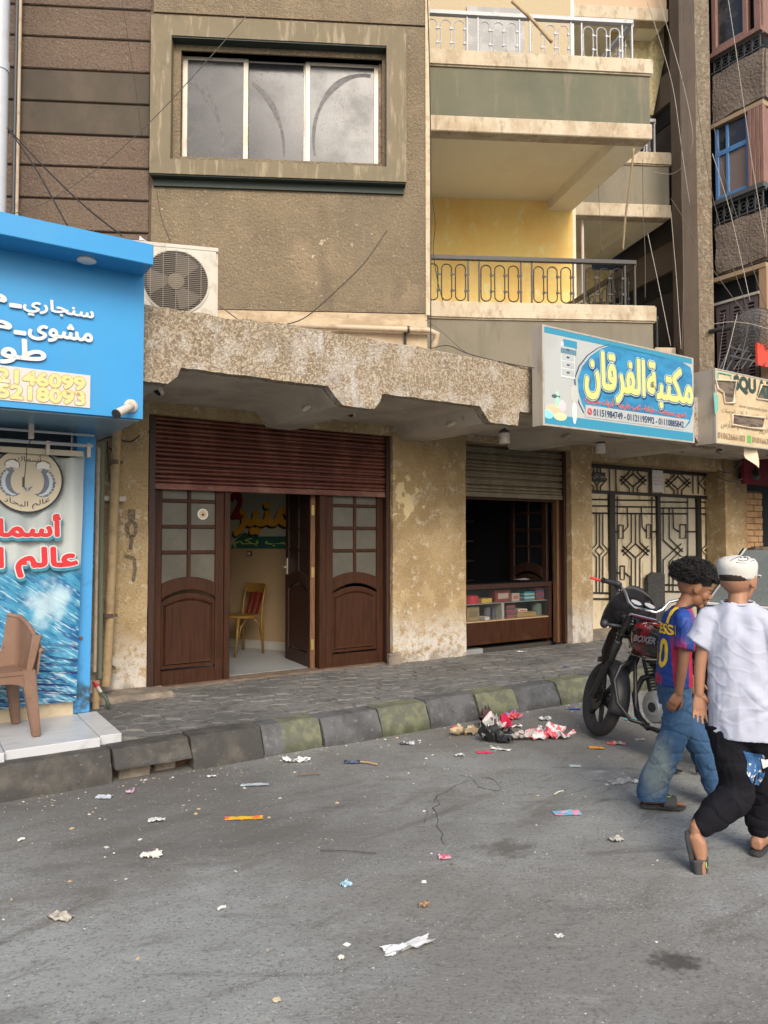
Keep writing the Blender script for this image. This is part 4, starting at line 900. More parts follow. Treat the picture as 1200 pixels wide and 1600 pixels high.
# dark board against the gate
a, b_ = gp(500, 1200); c, d_ = gp(622, 925)
bd = MB(MF); bd.prism([(a, .2), (c, .2), (c, d_ - .03), (a + (c - a) * .3, d_), (a, d_ - .05)], GN - .10, GN - .06)
tag(bd.build('leaning_board', mk('dark_grey_board', (.035, .035, .032), .7, layers=[dict(s=12, st=(1, 1, 4), lo=.45, hi=.6, c=(.06, .06, .055), a=.8)])), 'dark grey board leaning on the foot of the iron gate', 'board')
m = MB(MF); m.box(7.7, 10.72, 6.72, GN + .06, .19, .3); m.build('gate_step', dusty_grey, bld)
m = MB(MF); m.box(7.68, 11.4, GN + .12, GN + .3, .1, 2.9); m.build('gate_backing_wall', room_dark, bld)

# ================================================================== SIGNS
def signbox(name, label, s0, s1, n0, n1, z0, z1):
    t = thing(name, label, 'shop sign', loc=MF @ Vector(((s0 + s1) / 2, n0, z0)), rz=S2)
    m = MB(MF); m.box(s0 + .004, s1 - .004, n0 + .008, n1, z0 + .004, z1 - .004); m.build('sign_box', alu, t)
    for a in ((s0, s0 + .025, z0, z1), (s1 - .025, s1, z0, z1), (s0 + .025, s1 - .025, z0, z0 + .02), (s0 + .025, s1 - .025, z1 - .02, z1)):
        m = MB(MF); m.box(a[0], a[1], n0 - .006, n0 + .03, a[2], a[3]); m.build('frame_strip', alu, t, bevel=.003)
    for s in (s0 + .4, s1 - .5):
        m = MB(MF); m.cyl((s, n1 - .01, z0 + .05), (s, 5.25, z0 + .05), .018, seg=8); m.cyl((s, n1 - .01, z1 - .15), (s, 5.4, z1 - .4), .018, seg=8); m.build('bracket', iron_g, t)
    return t
n2 = 4.97
A0 = onf(847, 508, n2); A1 = onf(1085, 692, n2); s0, s1, z0, z1 = A0.x, A1.x, 2.625, 3.595
sg = signbox('library_sign', 'blue and white stationery shop sign box with yellow Arabic name and a copier picture', s0, s1, n2, n2 + .14, z0, z1)
sign_white = mk('sign_print_white', (0.404, 0.426, 0.415), .4, layers=[dict(s=3, lo=.5, hi=.7, c=(0.348, 0.37, 0.353), a=.7)])
sign_blue = mk('sign_print_blue', (0.0324, 0.238, 0.432), .35, layers=[dict(s=2, st=(1, 1, 3), lo=.4, hi=.62, c=(0.0216, 0.144, 0.302), a=.8)])
sign_teal = mk('sign_print_teal', (0.033, 0.238, 0.37), .4); navy = mk('sign_print_navy', (.02, .05, .12), .4)
lemon = mk('sign_print_lemon', (0.634, 0.595, 0.203), .4); signred = mk('sign_print_red', (0.465, 0.0525, 0.0675), .4); light_b = mk('sign_print_pale_blue', (0.385, 0.546, 0.616), .4)
MS = MF @ Matrix.Translation((0, n2, 0))
def sp(x, y): q = onf(830 + x / 4.444, 500 + y / 4.444, n2); return (q.x, q.z)
m = MB(MS); m.box(s0 + .025, s1 - .025, -.001, .01, z0 + .02, z1 - .02); m.build('sign_face', sign_white, sg)
zt = lambda f: z0 + (z1 - z0) * f
m = MB(MS); m.box(s0 + .025, s1 - .025, -.003, .001, zt(.925), z1 - .02); m.build('blue_strip', sign_teal, sg)
m = MB(MS); m.box(s0 + .025, s1 - .025, -.003, .001, z0 + .02, zt(.12)); m.build('blue_strip', sign_teal, sg)
arc = [sp(*p) for p in ((560, 172), (480, 200), (410, 250), (352, 325), (322, 410), (328, 500), (352, 580), (385, 648))]
arc2 = [(x - .035, z) for x, z in arc]
def ribbon(a, b): 
    q = MB(MS)
    for i in range(len(a) - 1): q.add([(a[i][0], -.0035, a[i][1]), (a[i + 1][0], -.0035, a[i + 1][1]), (b[i + 1][0], -.0035, b[i + 1][1]), (b[i][0], -.0035, b[i][1])], [(0, 1, 2, 3)])
    return q
ribbon(arc2, [(x - .018, z) for x, z in arc2]).build('outline_arc', navy, sg, fix=False)
rt = [sp(*p) for p in ((1060, 755), (1100, 715), (1136, 640), (1136, 395), (1105, 330), (1045, 285))]
rt = [(min(x, s1 - .026), min(z, zt(.925))) for x, z in rt]
m = MB(MS); m.add([(x, -.003, z) for x, z in [arc[0]] + arc[1:] + rt], [tuple(range(len(arc) + len(rt)))]); m.build('blue_field', sign_blue, sg, fix=False)
x0, zb_ = sp(385, 690); x1, _ = sp(1060, 800)
m = MB(MS); m.add([(x0 - .02, -.005, zt(.14)), (x1 - .02, -.005, zt(.14)), (x1 + .10, -.005, zt(.265)), (x0 - .02, -.005, zt(.265))], [(0, 1, 2, 3)]); m.build('number_strip', sign_white, sg, fix=False)
def t2(t, c0, c1, z0_, z1_, mats, bold, **k):
    a, b = sp(c0, 400)[0], sp(c1, 400)[0]
    for i, (mm, bo, dx) in enumerate(mats):
        letters(t, (a - bo * .12, b + bo * .12, z0_ - bo * .12, z1_ + bo * .12) if i == -1 else (a, b, z0_, z1_), MS @ Matrix.Translation((dx, -.005 - .002 * i, -dx)), mm, sg, bold=bo, depth=.001, **k)
t2('مكتبة', 800, 1110, zt(.36), zt(.84), ((navy, .085, .012), (light_b, .075, 0), (navy, .05, 0), (lemon, .034, 0)), 0)
t2('الفرقان', 370, 780, zt(.34), zt(.84), ((navy, .085, .012), (light_b, .075, 0), (navy, .05, 0), (lemon, .034, 0)), 0)
t2('تصوير مستندات - طباعة - كتب خارجية - أدوات مدرسية', 370, 1065, zt(.275), zt(.365), ((sign_white, .06, 0), (signred, .025, 0)), 0)
a, _ = sp(430, 700); b_, _ = sp(1055, 780)
letters('01151984749 - 01121195992 - 01110885842', (a, b_, zt(.165), zt(.235)), MS @ Matrix.Translation((0, -.007, 0)), navy, sg, bold=.02, depth=.001, arabic=False)
cx, cz = sp(404, 688); m = MB(MS); m.lathe([(.035, 0), (.035, .002)], 16, T=Matrix.Translation((cx, -.006, zt(.2))) @ Matrix.Rotation(PI / 2, 4, 'X')); m.build('phone_badge', signred, sg)
m = MB(MS); m.tube([(cx - .015, -.009, zt(.2) + .016), (cx - .012, -.009, zt(.2) - .004), (cx + .012, -.009, zt(.2) - .016)], .006, 6); m.build('phone_badge_mark', sign_white, sg)
# copier picture
x0, zz0 = sp(205, 395); x1, zz1 = sp(300, 170)
cop = mk('print_copier_grey', (.55, .60, .62), .4); cpd = mk('print_copier_dark', (.10, .20, .25), .4)
m = MB(MS); m.box(x0, x1, -.004, 0, zz0, zz1); m.build('copier_picture', cop, sg)
for k in range(4):
    m = MB(MS); m.box(x0 + .01, x1 - .01, -.0055, -.004, zz0 + .02 + k * .075, zz0 + .085 + k * .075); m.build('copier_drawer_picture', sign_white, sg)
    m = MB(MS); m.box((x0 + x1) / 2 - .02, (x0 + x1) / 2 + .02, -.007, -.0055, zz0 + .045 + k * .075, zz0 + .06 + k * .075); m.build('drawer_handle_picture', navy, sg)
m = MB(MS); m.box(x0, x1 + .02, -.006, -.004, zz1 - .11, zz1 - .06); m.build('copier_tray_picture', cpd, sg)
m = MB(MS); m.box(x0 + .04, x1 + .03, -.006, -.004, zz1 - .04, zz1 + .03); m.build('copier_lid_picture', sign_teal, sg)
for i, (c, x, y, w_, h) in enumerate((((.85, .45, .30), 150, 620, .10, .05), ((.25, .65, .65), 120, 650, .07, .05), ((.85, .80, .35), 200, 670, .09, .04), ((.35, .7, .45), 180, 560, .03, .09), ((.08, .1, .14), 170, 530, .06, .02), ((.8, .5, .55), 215, 600, .05, .06), ((.45, .45, .42), 300, 520, .06, .10), ((.75, .78, .7), 300, 640, .03, .12))):
    x, z = sp(x, y); m = MB(MS); m.ell((x, -.003, z), (w_, .003, h), 12, 6); m.build('school_things_picture', mk('print_colour_%d' % i, c, .5), sg)

# third sign: torn cream banner box
n3 = 4.97; B0 = onf(1117, 577, n3); s0, s1, z0, z1 = B0.x, 9.75, 2.655, 3.535
s3 = signbox('torn_sign', 'torn cream banner sign box with dark letters above the maroon awning', s0, s1, n3, n3 + .27, z0, z1)
creamp = mk('sign_print_cream', (0.562, 0.456, 0.288), .5, layers=[dict(s=3, lo=.4, hi=.65, c=(0.452, 0.334, 0.194), a=.7), dict(s=20, lo=.62, hi=.7, c=(0.312, 0.228, 0.13), a=.6)])
dkgreen = mk('sign_print_dark_green', (.035, .06, .05), .5); lett3 = mk('sign_print_faded_brown', (.28, .20, .12), .5); teal3 = mk('sign_print_teal_line', (.16, .42, .36), .5)
M3 = MF @ Matrix.Translation((0, n3, 0))
def s3p(x, y): q = onf(1090 + x / 8, 560 + y / 8, n3); return (q.x, q.z)
m = MB(M3); m.box(s0 + .025, s1 - .025, -.001, .01, z0 + .02, z1 - .02); m.build('sign_face', creamp, s3)
holes = [[(215, 270), (470, 285), (440, 560), (330, 560), (310, 430), (240, 380)], [(420, 700), (830, 745), (810, 885), (640, 870), (420, 830)], [(790, 330), (1100, 370), (1100, 560), (730, 505)]]
hm = mk('torn_hole_inside', (.16, .125, .095), .8, layers=[dict(s=8, st=(.4, .4, 3), lo=.4, hi=.6, c=(.05, .04, .032), a=.9)]); flap = mk('torn_cloth_flap', (0.585, 0.495, 0.36), .6)
for h in holes:
    p = [s3p(*q) for q in h]; m = MB(M3); m.add([(x, -.004, z) for x, z in p], [tuple(range(len(p)))]); m.build('torn_hole', hm, s3, fix=False)
    m = MB(M3); m.tube([(x, -.012, z) for x, z in p + [p[0]]], [.008 + .006 * (i % 3) for i in range(len(p) + 1)], 6); m.build('torn_edge', flap, s3)
p = [s3p(*q) for q in ((190, 420), (250, 470), (250, 650), (210, 700))]; m = MB(M3); m.add([(x, -.008, z) for x, z in p], [(0, 1, 2, 3)]); m.build('teal_corner', teal3, s3, fix=False)
a, b_ = s3p(455, 380); c, d_ = s3p(715, 270)
letters('SQU', (a, c, b_ - .03, d_ + .0), M3 @ Matrix.Translation((0, -.006, 0)), dkgreen, s3, bold=.05, depth=.001, arabic=False)
letters('ARE', (c + .05, c + .55, b_ - .03, d_ + .0), M3 @ Matrix.Translation((0, -.0025, 0)), dkgreen, s3, bold=.05, depth=.001, arabic=False)
a, b_ = s3p(510, 600); letters('www.squareedu.com', (a, a + .62, b_ - .02, b_ + .03), M3 @ Matrix.Translation((0, -.006, 0)), lett3, s3, depth=.001, arabic=False)
a, b_ = s3p(300, 720); letters('مدارس تدريس لغات كورسات', (a, a + 1.05, b_ + .02, b_ + .10), M3 @ Matrix.Translation((0, -.003, 0)), lett3, s3, depth=.001, bold=.01)
a, b_ = s3p(290, 870); letters('تحضير امتحانات و مدارس', (a, a + 1.1, b_ - .02, b_ + .10), M3 @ Matrix.Translation((0, -.003, 0)), lett3, s3, depth=.001, bold=.01)
a, b_ = s3p(250, 1030); c, _ = s3p(585, 1030); letters('01062666103', (a, c, 2.72, 2.79), M3 @ Matrix.Translation((0, -.006, 0)), lett3, s3, depth=.001, arabic=False, bold=.01)
c2, _ = s3p(680, 1050); letters('01016632458', (c2, c2 + (c - a), 2.72, 2.79), M3 @ Matrix.Translation((0, -.006, 0)), lett3, s3, depth=.001, arabic=False, bold=.01)
m = MB(M3); g0, _ = s3p(620, 1030); g1, _ = s3p(665, 1030); m.box(g0, g1, -.005, -.001, 2.71, 2.80); m.build('green_badge', mk('print_green', (.12, .38, .08), .5), s3)
m = MB(M3); a, b_ = s3p(250, 270); c, d_ = s3p(410, 210); m.tube([(a, -.006, b_), (a, -.006, d_), (c, -.006, d_), (c, -.006, b_)], .009, 6); m.build('logo_bracket', teal3, s3)
a, b_ = s3p(620, 1145); c, d_ = s3p(780, 1310)
m = MB(M3); m.grid(lambda u, v: (a + .03 + (c - a) * u * (1 - .25 * v) + .05 * v, .05 + .03 * math.sin(u * 3 + v * 2), 2.66 - .24 * v * (.5 + .5 * u)), 6, 6); m.build('hanging_flap', flap, s3, fix=False, smooth=True)

# ================================================================== BLUE FISH SHOP
fs = thing('fish_kiosk', 'sky blue fish shop front with white Arabic lettering and a projecting visor', 'shop front', loc=MF @ Vector((0, 5.87, .2)), rz=S2)
nS = 5.05
R_ = onf(223, 654, nS); sR = R_.x; zb0 = onf(111, 645, nS).z; zt0 = onf(111, 400, nS).z
m = MB(MF); m.box(-3.5, sR, nS, 5.9, zb0, zt0 + .1); m.build('sign_board', blue_m, fs)
m = MB(MF); m.box(-3.4, sR - .02, nS + .03, 6.2, zb0 - .012, zb0 - .001); m.build('sign_underside', blue_soff, fs)
nV = 4.80; Q = onf(240, 400, nV); v1 = onf(120, 356, nV).z; v0 = onf(120, 390, nV).z
m = MB(MF); m.box(-3.5, Q.x, nV, 6.0, v0, v1); m.build('visor', blue_m, fs, bevel=.004)
q = onf(136, 401, nV + .12); m = MB(MF); m.lathe([(.055, v0), (.06, v0 - .012), (.045, v0 - .02), (.001, v0 - .022)], 24, c=(q.x, nV + .13, 0)); m.build('downlight', white_m, fs, smooth=.6)
MB_ = MF @ Matrix.Translation((0, nS, 0))
def bp(px, py): q = onf(px, py, nS); return q.x, q.z
def bl(t, pxr, pyr, w_, h, **k):
    x, z = bp(pxr, pyr); letters(t, (x - w_, x, z, z + h), MB_ @ Matrix.Translation((0, -.004, 0)), white_m, fs, bold=.03, depth=.012, **k)
x, z = bp(145, 508); xa = bp(36, 490)[0]; bl('سنجاري', 145, 508, x - xa, .115)
xa_, za_ = bp(32, 484); bl('-', 32, 482, .06, .016)
xl = bp(9, 480)[0]; letters('م', (xl - .13, xl, bp(9, 487)[1], bp(9, 487)[1] + .10), MB_ @ Matrix.Translation((0, -.004, 0)), white_m, fs, bold=.03, depth=.012)
x = bp(143, 545)[0]; xa = bp(44, 530)[0]; bl('مشوى', 143, 543, x - xa, .125); bl('-', 39, 524, .06, .016)
xl = bp(17, 523)[0]; letters('م', (xl - .16, xl, bp(9, 528)[1], bp(9, 528)[1] + .10), MB_ @ Matrix.Translation((0, -.004, 0)), white_m, fs, bold=.03, depth=.012)
x = bp(70, 566)[0]; letters('طواجن', (x - .62, x, bp(70, 568)[1] - .03, bp(70, 568)[1] + .13), MB_ @ Matrix.Translation((0, -.004, 0)), white_m, fs, bold=.03, depth=.012)
x1, z1 = bp(141, 587); _, z0 = bp(141, 638)
m = MB(MB_); m.box(-1.3, x1, -.006, 0, z0, z1 + .0); m.build('number_panel', mk('worn_white_panel', (0.49, 0.49, 0.462), .5), fs)
tan_edge = mk('brown_letter_edge', (.42, .27, .12), .5)
gold = mk('worn_yellow_letters', (0.619, 0.518, 0.216), .5, layers=[dict(s=22, lo=.60, hi=.64, c=(0.324, 0.202, 0.072), a=.8), dict(s=15, off=4, lo=.58, hi=.61, c=(0.54, 0.526, 0.475), a=.8)])
hh = (z1 - z0)
letters('01062146099', (x1 - .035 - .80, x1 - .035, z0 + hh * .53, z0 + hh * .90), MB_ @ Matrix.Translation((0, -.0065, 0)), tan_edge, fs, bold=.075, depth=.0005, arabic=False)
letters('01062146099', (x1 - .035 - .80, x1 - .035, z0 + hh * .53, z0 + hh * .90), MB_ @ Matrix.Translation((0, -.007, 0)), gold, fs, bold=.045, depth=.002, arabic=False)
letters('01155218093', (x1 - .035 - .80, x1 - .035, z0 + hh * .08, z0 + hh * .46), MB_ @ Matrix.Translation((0, -.0065, 0)), tan_edge, fs, bold=.075, depth=.0005, arabic=False)
letters('01155218093', (x1 - .035 - .80, x1 - .035, z0 + hh * .08, z0 + hh * .46), MB_ @ Matrix.Translation((0, -.007, 0)), gold, fs, bold=.045, depth=.002, arabic=False)
# post, boards, rails
P0 = onf(118, 1112, 5.88).x; P1 = onf(140, 1112, 5.88).x; P1t = onf(150, 690, 5.88).x
m = MB(MF); m.hexa([(P0 - .02, 5.88, .25), (P1, 5.88, .25), (P1, 6.05, .25), (P0 - .02, 6.05, .25)], [(P0 - .02, 5.88, zb0), (P1t, 5.88, zb0), (P1t, 6.05, zb0), (P0 - .02, 6.05, zb0)]); m.build('corner_post', blue_post, fs, bevel=.004)
m = MB(MF); m.lathe([(.014, 0), (.014, .006)], 10, T=Matrix.Translation((P1 - .07, 5.875, onf(129, 997, 5.88).z)) @ Matrix.Rotation(PI / 2, 4, 'X')); m.build('bolt_head', mk('rusty_bolt', (.16, .07, .04), .8), fs)
m = MB(MF); m.box(-3.2, P0 - .022, 5.86, 5.90, .25, .385); m.build('foot_board', mk('cream_board', (0.496, 0.416, 0.288), .6, layers=[dict(s=6, lo=.5, hi=.7, c=(0.4, 0.304, 0.176), a=.7)]), fs)
m = MB(MF); m.box(-3.2, P0 - .03, 6.05, 6.1, .25, 2.4); m.build('shop_back', mk('blue_grey_shade', (.03, .05, .07), .7), fs)
m = MB(MF); m.cyl((-3, 5.70, 2.235), (P0 + .06, 5.70, 2.235), .013, seg=10); m.build('curtain_rod', pipe_w, fs, smooth=True)
m = MB(MF); m.box(-3, P0 - .0, 5.73, 5.75, 2.155, 2.195); m.build('curtain_rail', mk('cream_rail', (0.42, 0.378, 0.294), .5), fs)
m = MB(MF); m.cyl((-3, 5.62, zb0 - .06), (P0 + .05, 5.62, zb0 - .06), .009, seg=8); m.build('curtain_rod', pipe_w, fs, smooth=True)
for s in (-.2, .2, .55, .88, P0 + .03): m = MB(MF); m.box(s - .012, s + .012, 5.69, 5.76, 2.15, 2.25); m.build('rail_clip', alu, fs)
# banner cloth
nb_ = 5.80
wave_m = mk('printed_wave_cloth', (0.416, 0.448, 0.44), .55, spec=.3, layers=[
    dict(s=2, st=(1, 1, 1), lo=.35, hi=.7, c=(0.32, 0.376, 0.392), a=.8),
    dict(s=.01, lo=0, hi=.1, c=(0.056, 0.264, 0.416), a=1, zr=(1.42, 1.28)),
    dict(s=5, rz=S2, ry=-.62, st=(.7, 1, 4.5), lo=.44, hi=.60, c=(0.012, 0.104, 0.264), a=.95, zr=(1.38, 1.22), d=6),
    dict(s=12, rz=S2, ry=-.62, st=(.6, 1, 5), off=3, lo=.54, hi=.62, c=(0.336, 0.512, 0.592), a=.85, zr=(1.38, 1.2), d=6),
    dict(k='spot', c0=(-2.42, 5.55, 1.08), ell=(1, 0, .75), rad=.08, ns=9, na=1.8, lo=.0, hi=.8, c=(.42, .56, .62), a=.8),
    dict(s=6, rz=S2, ry=-.2, st=(.6, 1, 6), off=5, lo=.48, hi=.58, c=(0.008, 0.028, 0.12), a=.95, zr=(.95, .62), d=6),
    dict(s=13, rz=S2, ry=-.2, st=(.6, 1, 6), off=6, lo=.54, hi=.62, c=(0.496, 0.56, 0.592), a=.85, zr=(.85, .5), d=6)], bump=[dict(s=9, st=(1, 1, .3), a=.25, h=.02)])
ban = thing('fish_shop_banner', 'printed cloth banner with ocean wave and red Arabic lettering hanging below the blue sign', 'banner', loc=MF @ Vector((0, nb_, .35)), rz=S2)
bz1 = 2.165; bz0 = .36; bx1t = onf(133, 700, nb_).x; bx1b = onf(119, 1090, nb_).x
def bann(u, v):
    x = -3.0 + (bx1b + (bx1t - bx1b) * v + 3.0) * u; z = bz0 + (bz1 - bz0) * v - .02 * math.sin(u * 60) * v
    w_ = min(1, max(0, (x - .55) / .3))
    return (x, nb_ + .012 * math.sin(x * 9) + .02 * w_ * math.sin(x * 34) * (.4 + v) + .006 * math.sin(z * 11 + x * 4), z)
m = MB(MF); m.grid(bann, 120, 24); m.build('banner_cloth', wave_m, ban, fix=False, smooth=True)
Mb = MF @ Matrix.Translation((0, nb_ - .03, 0))
def bq(px, py): q = onf(px, py, nb_ - .03); return q.x, q.z
cx, cz = bq(43, 750); rr = (bq(43, 698)[1] - cz)
banner_w = mk('print_cream_white', (0.446, 0.395, 0.293), .5); bnavy = mk('print_navy_cloth', (.03, .055, .12), .5); bred = mk('print_red_cloth', (0.51, 0.0188, 0.0263), .5); bteal = mk('print_dark_teal_cloth', (.03, .20, .29), .5); bgrey = mk('print_fish_grey', (.12, .15, .20), .5); bk = mk('print_black_cloth', (.015, .015, .02), .5); bpale = mk('print_pale_cloth', (0.525, 0.56, 0.56), .5)
def disc(b, x, z, r, y, n=40): b.add([(x + r * math.cos(2 * PI * k / n), y, z + r * math.sin(2 * PI * k / n)) for k in range(n)], [tuple(range(n))])
m = MB(Mb); disc(m, cx, cz, rr, 0); m.build('emblem_ring', bk, ban, fix=False)
m = MB(Mb); disc(m, cx, cz, rr * .945, -.002); m.build('emblem_disc', banner_w, ban, fix=False)
for sgn in (-1, 1):     # two leaping fish facing each other, tails crossed, cooks' hats
    pts = []; w_ = []
    for k in range(15):
        t = math.radians(75 - 190 * k / 14); R = rr * .36
        pts.append((cx + sgn * (rr * .36 - R * .0 + R * math.cos(t) * .85 - rr * .05), cz - rr * .06 + R * math.sin(t) * 1.05)); w_.append(rr * .16 * math.sin(PI * min(1, (k + 1.6) / 15)) ** .8)
    q = MB(Mb); q.cm = 0
    for k in range(14):
        a, b_ = Vector(pts[k]), Vector(pts[k + 1]); d = (b_ - a).normalized(); n_ = Vector((-d.y, d.x)); a0 = a + n_ * w_[k]; a1 = a - n_ * w_[k]; b0 = b_ + n_ * w_[k + 1]; b1 = b_ - n_ * w_[k + 1]
        q.add([(a0.x, -.004, a0.y), (b0.x, -.004, b0.y), (b1.x, -.004, b1.y), (a1.x, -.004, a1.y)], [(0, 1, 2, 3)])
        if 1 < k < 12: 
            q.cm = 1; a2 = a + n_ * w_[k] * -.1 * sgn; b2 = b_ + n_ * w_[k + 1] * -.1 * sgn; e = a + n_ * w_[k] * .55 * sgn; f = b_ + n_ * w_[k + 1] * .55 * sgn
            q.add([(a2.x, -.006, a2.y), (b2.x, -.006, b2.y), (f.x, -.006, f.y), (e.x, -.006, e.y)], [(0, 1, 2, 3)]); q.cm = 0
    q.add([(cx + sgn * rr * .62, -.004, cz - rr * .0), (cx + sgn * rr * .8, -.004, cz - rr * .05), (cx + sgn * rr * .60, -.004, cz - rr * .28)], [(0, 1, 2)])
    q.add([(cx + sgn * rr * .45, -.004, cz - rr * .38), (cx + sgn * rr * .6, -.004, cz - rr * .5), (cx + sgn * rr * .3, -.004, cz - rr * .42)], [(0, 1, 2)])
    q.add([(cx - sgn * rr * .02, -.004, cz - rr * .36), (cx - sgn * rr * .16, -.004, cz - rr * .16), (cx - sgn * rr * .02, -.004, cz - rr * .24)], [(0, 1, 2)])
    q.build('emblem_fish', (bgrey, mk('print_fish_belly%d' % (sgn + 1), (.42, .47, .50), .5)), ban, fix=False)
    q = MB(Mb); hx_, hz_ = cx + sgn * rr * .42, cz + rr * .40
    for dx, dz, r in ((-.12, .03, .09), (0, .07, .11), (.12, .03, .09)): disc(q, hx_ + dx * rr, hz_ + dz * rr, r * rr, -.0045 - .0003 * dx, 14)
    q.build('emblem_hat', white_m, ban, fix=False)
    q = MB(Mb); q.tube([(hx_ + rr * .2 * math.cos(t), -.006, hz_ + rr * .05 + rr * .15 * math.sin(t)) for t in [PI * 1.15 - 1.3 * PI * k / 10 for k in range(11)]], .0022, 4); q.build('emblem_hat_line', bk, ban)
letters('أسماك', (cx - rr * .36, cx + rr * .36, cz + rr * .55, cz + rr * .75), Mb @ Matrix.Translation((0, -.005, 0)), bk, ban, depth=.001)
letters('عالم البحار', (cx - rr * .62, cx + rr * .62, cz - rr * .88, cz - rr * .64), Mb @ Matrix.Translation((0, -.005, 0)), bk, ban, depth=.001, bend=lambda x, z: (x, z + ((x - cx) / rr) ** 2 * rr * .5))
def redtext(t, xr, pyb, w_, h):
    z = bq(60, pyb)[1]
    for i, (mm, bo, d) in enumerate(((bteal, .10, .018), (bpale, .085, 0), (bred, .045, 0))):
        e = bo * .0; letters(t, (xr - w_, xr, z, z + h), Mb @ Matrix.Translation((d * .3, -.004 - .003 * i, -d)), mm, ban, bold=bo, depth=.001)
redtext('أسماك', bq(93, 840)[0], 838, .60, .155)
redtext('عالم البحار', bq(120, 890)[0], 900, 1.02, .20)
# small power adapter hanging in front of the banner
ad = thing('hanging_adapter', 'white plastic power adapter hanging on its cable above the round fish emblem', 'adapter', loc=MF @ Vector((cx + .05, 5.65, 2.1)))
q = onf(50, 672, 5.6); m = MB(MF); m.box(q.x - .02, q.x + .015, 5.6, 5.63, q.z - .06, q.z + .05); m.build('adapter_case', white_pl, ad, bevel=.004)
q2 = onf(38, 750, 5.62); m = MB(MF); m.tube([(q.x, 5.61, zb0), (q.x - .002, 5.61, q.z + .05)], .003, 5); m.tube([(q.x, 5.61, q.z - .06), (q.x - .03, 5.61, q.z - .12), (q2.x + .01, 5.62, q2.z + .14), (q2.x, 5.62, q2.z)], .003, 5); m.build('cable', wire_k, ad)
m = MB(MF); m.box(q2.x - .012, q2.x + .002, 5.61, 5.63, q2.z - .05, q2.z + .02); m.build('plug', iron_m, ad)
# marble tiles on the pavement
tl = thing('marble_platform', 'white marble tiles laid on the pavement under the brown plastic chair', 'tiles', loc=MF @ Vector((.6, 5.5, .2)), rz=S2)
for (a, b_, c, d_) in ((1.135, 1.275, 5.12, 5.87), (.57, 1.13, 5.08, 5.87), (-.05, .565, 5.04, 5.87), (-.7, -.055, 5.04, 5.87)):
    m = MB(MF); m.box(a, b_, c, d_ if a > .5 or a < -.1 else d_, .19, .252); m.build('tile', marble_m, tl, bevel=.004)
# camera on the sign
q = onf(204, 637, nS); cc = thing('security_camera', 'white bullet security camera on the lower corner of the blue sign', 'camera', loc=MF @ Vector((q.x, nS, q.z)))
m = MB(MF); m.lathe([(.045, 0), (.045, .012), (.03, .022)], 20, T=Matrix.Translation((q.x, nS - .001, q.z + .01)) @ Matrix.Rotation(PI / 2, 4, 'X')); m.build('mount_plate', white_pl, cc, smooth=.5)
q2 = onf(183, 646, nS - .14); m = MB(MF); m.tube([(q.x, nS - .02, q.z), (q.x - .01, nS - .06, q.z - .01), (q.x - .02, nS - .07, q.z + .01)], .011, 10); m.build('arm', white_pl, cc, smooth=True)
m = MB(MF); m.cyl((q.x - .005, nS - .05, q.z + .005), (q2.x, nS - .13, q2.z), .026, .030, 16); m.build('camera_body', white_pl, cc, smooth=.6)
m = MB(MF); v = Vector((q2.x - q.x + .005, -.08, q2.z - q.z - .005)).normalized(); e = Vector((q2.x, nS - .13, q2.z)); m.cyl(e, e + v * .012, .031, .031, 16); m.build('lens_hood', iron_m, cc, smooth=.6)

# ================================================================== AIR CONDITIONER
acp = onf(340, 485, 5.34); acw = MF @ Vector((acp.x, 5.34, 0)); MAC = Matrix.Translation(acw) @ Matrix.Rotation(math.radians(14), 4, 'Z')
nA = 0.0; a1 = Vector((0, 0, 0)); az0 = 3.185; az1 = onf(338, 388, 0, MAC).z
ac = thing('air_conditioner', 'white outdoor air conditioner unit on the left end of the canopy', 'air conditioner', loc=MAC @ Vector((-.4, 0, az0)), rz=math.radians(14))
aL = a1.x - .80
m = MB(MAC); m.box(aL, a1.x, nA, nA + .29, az0 + .02, az1); m.build('casing', white_pl, ac, bevel=.015, bseg=2)
m = MB(MAC); m.box(aL - .004, a1.x + .004, nA - .004, nA + .294, az1 - .03, az1 + .004); m.build('casing_lid', white_pl, ac, bevel=.006)
fc = onf(275, 438, nA, MAC); R = .238; fz = (az0 + az1) / 2 + .01; fxx = fc.x
def Y(b, x, z, y): return Matrix.Translation((x, y, z)) @ Matrix.Rotation(PI / 2, 4, 'X')
m = MB(MAC); m.lathe([(R + .012, 0), (R + .012, .008), (R - .004, .008), (R - .004, 0)], 40, T=Y(0, fxx, fz, nA)); m.build('fan_ring', white_pl, ac, smooth=.5)
m = MB(MAC); m.lathe([(R, -.001), (R, .0015), (.001, .0015)], 40, T=Y(0, fxx, fz, nA)); m.build('fan_opening', mk('fan_shadow', (.03, .026, .024), .8), ac)
fb = mk('fan_grey', (.10, .085, .07), .6)
for k in range(3):
    m = MB(MAC); t0 = k * 2 * PI / 3 + .4; pts = []
    for i in range(9):
        t = t0 + .95 * i / 8; pts.append((fxx + .05 * math.cos(t), nA - .004, fz + .05 * math.sin(t)))
    out = [(fxx + R * .88 * math.cos(t0 + .25 + .95 * i / 8), nA - .007 - .0005 * i, fz + R * .88 * math.sin(t0 + .25 + .95 * i / 8)) for i in range(9)]
    m.add(pts + out, [(i, i + 1, i + 10, i + 9) for i in range(8)]); m.build('fan_blade', fb, ac, fix=False)
m = MB(MAC); m.lathe([(.065, 0), (.06, .012), (.001, .016)], 24, T=Y(0, fxx, fz, nA)); m.build('fan_hub', mk('hub_beige', (.20, .165, .125), .6), ac, smooth=.6)
gr = MB(MAC)
for k in range(-15, 16):
    z = k * R / 16; h = math.sqrt(R * R - z * z); gr.box(fxx - h, fxx + h, nA - .020, nA - .017, fz + z - .0016, fz + z + .0016)
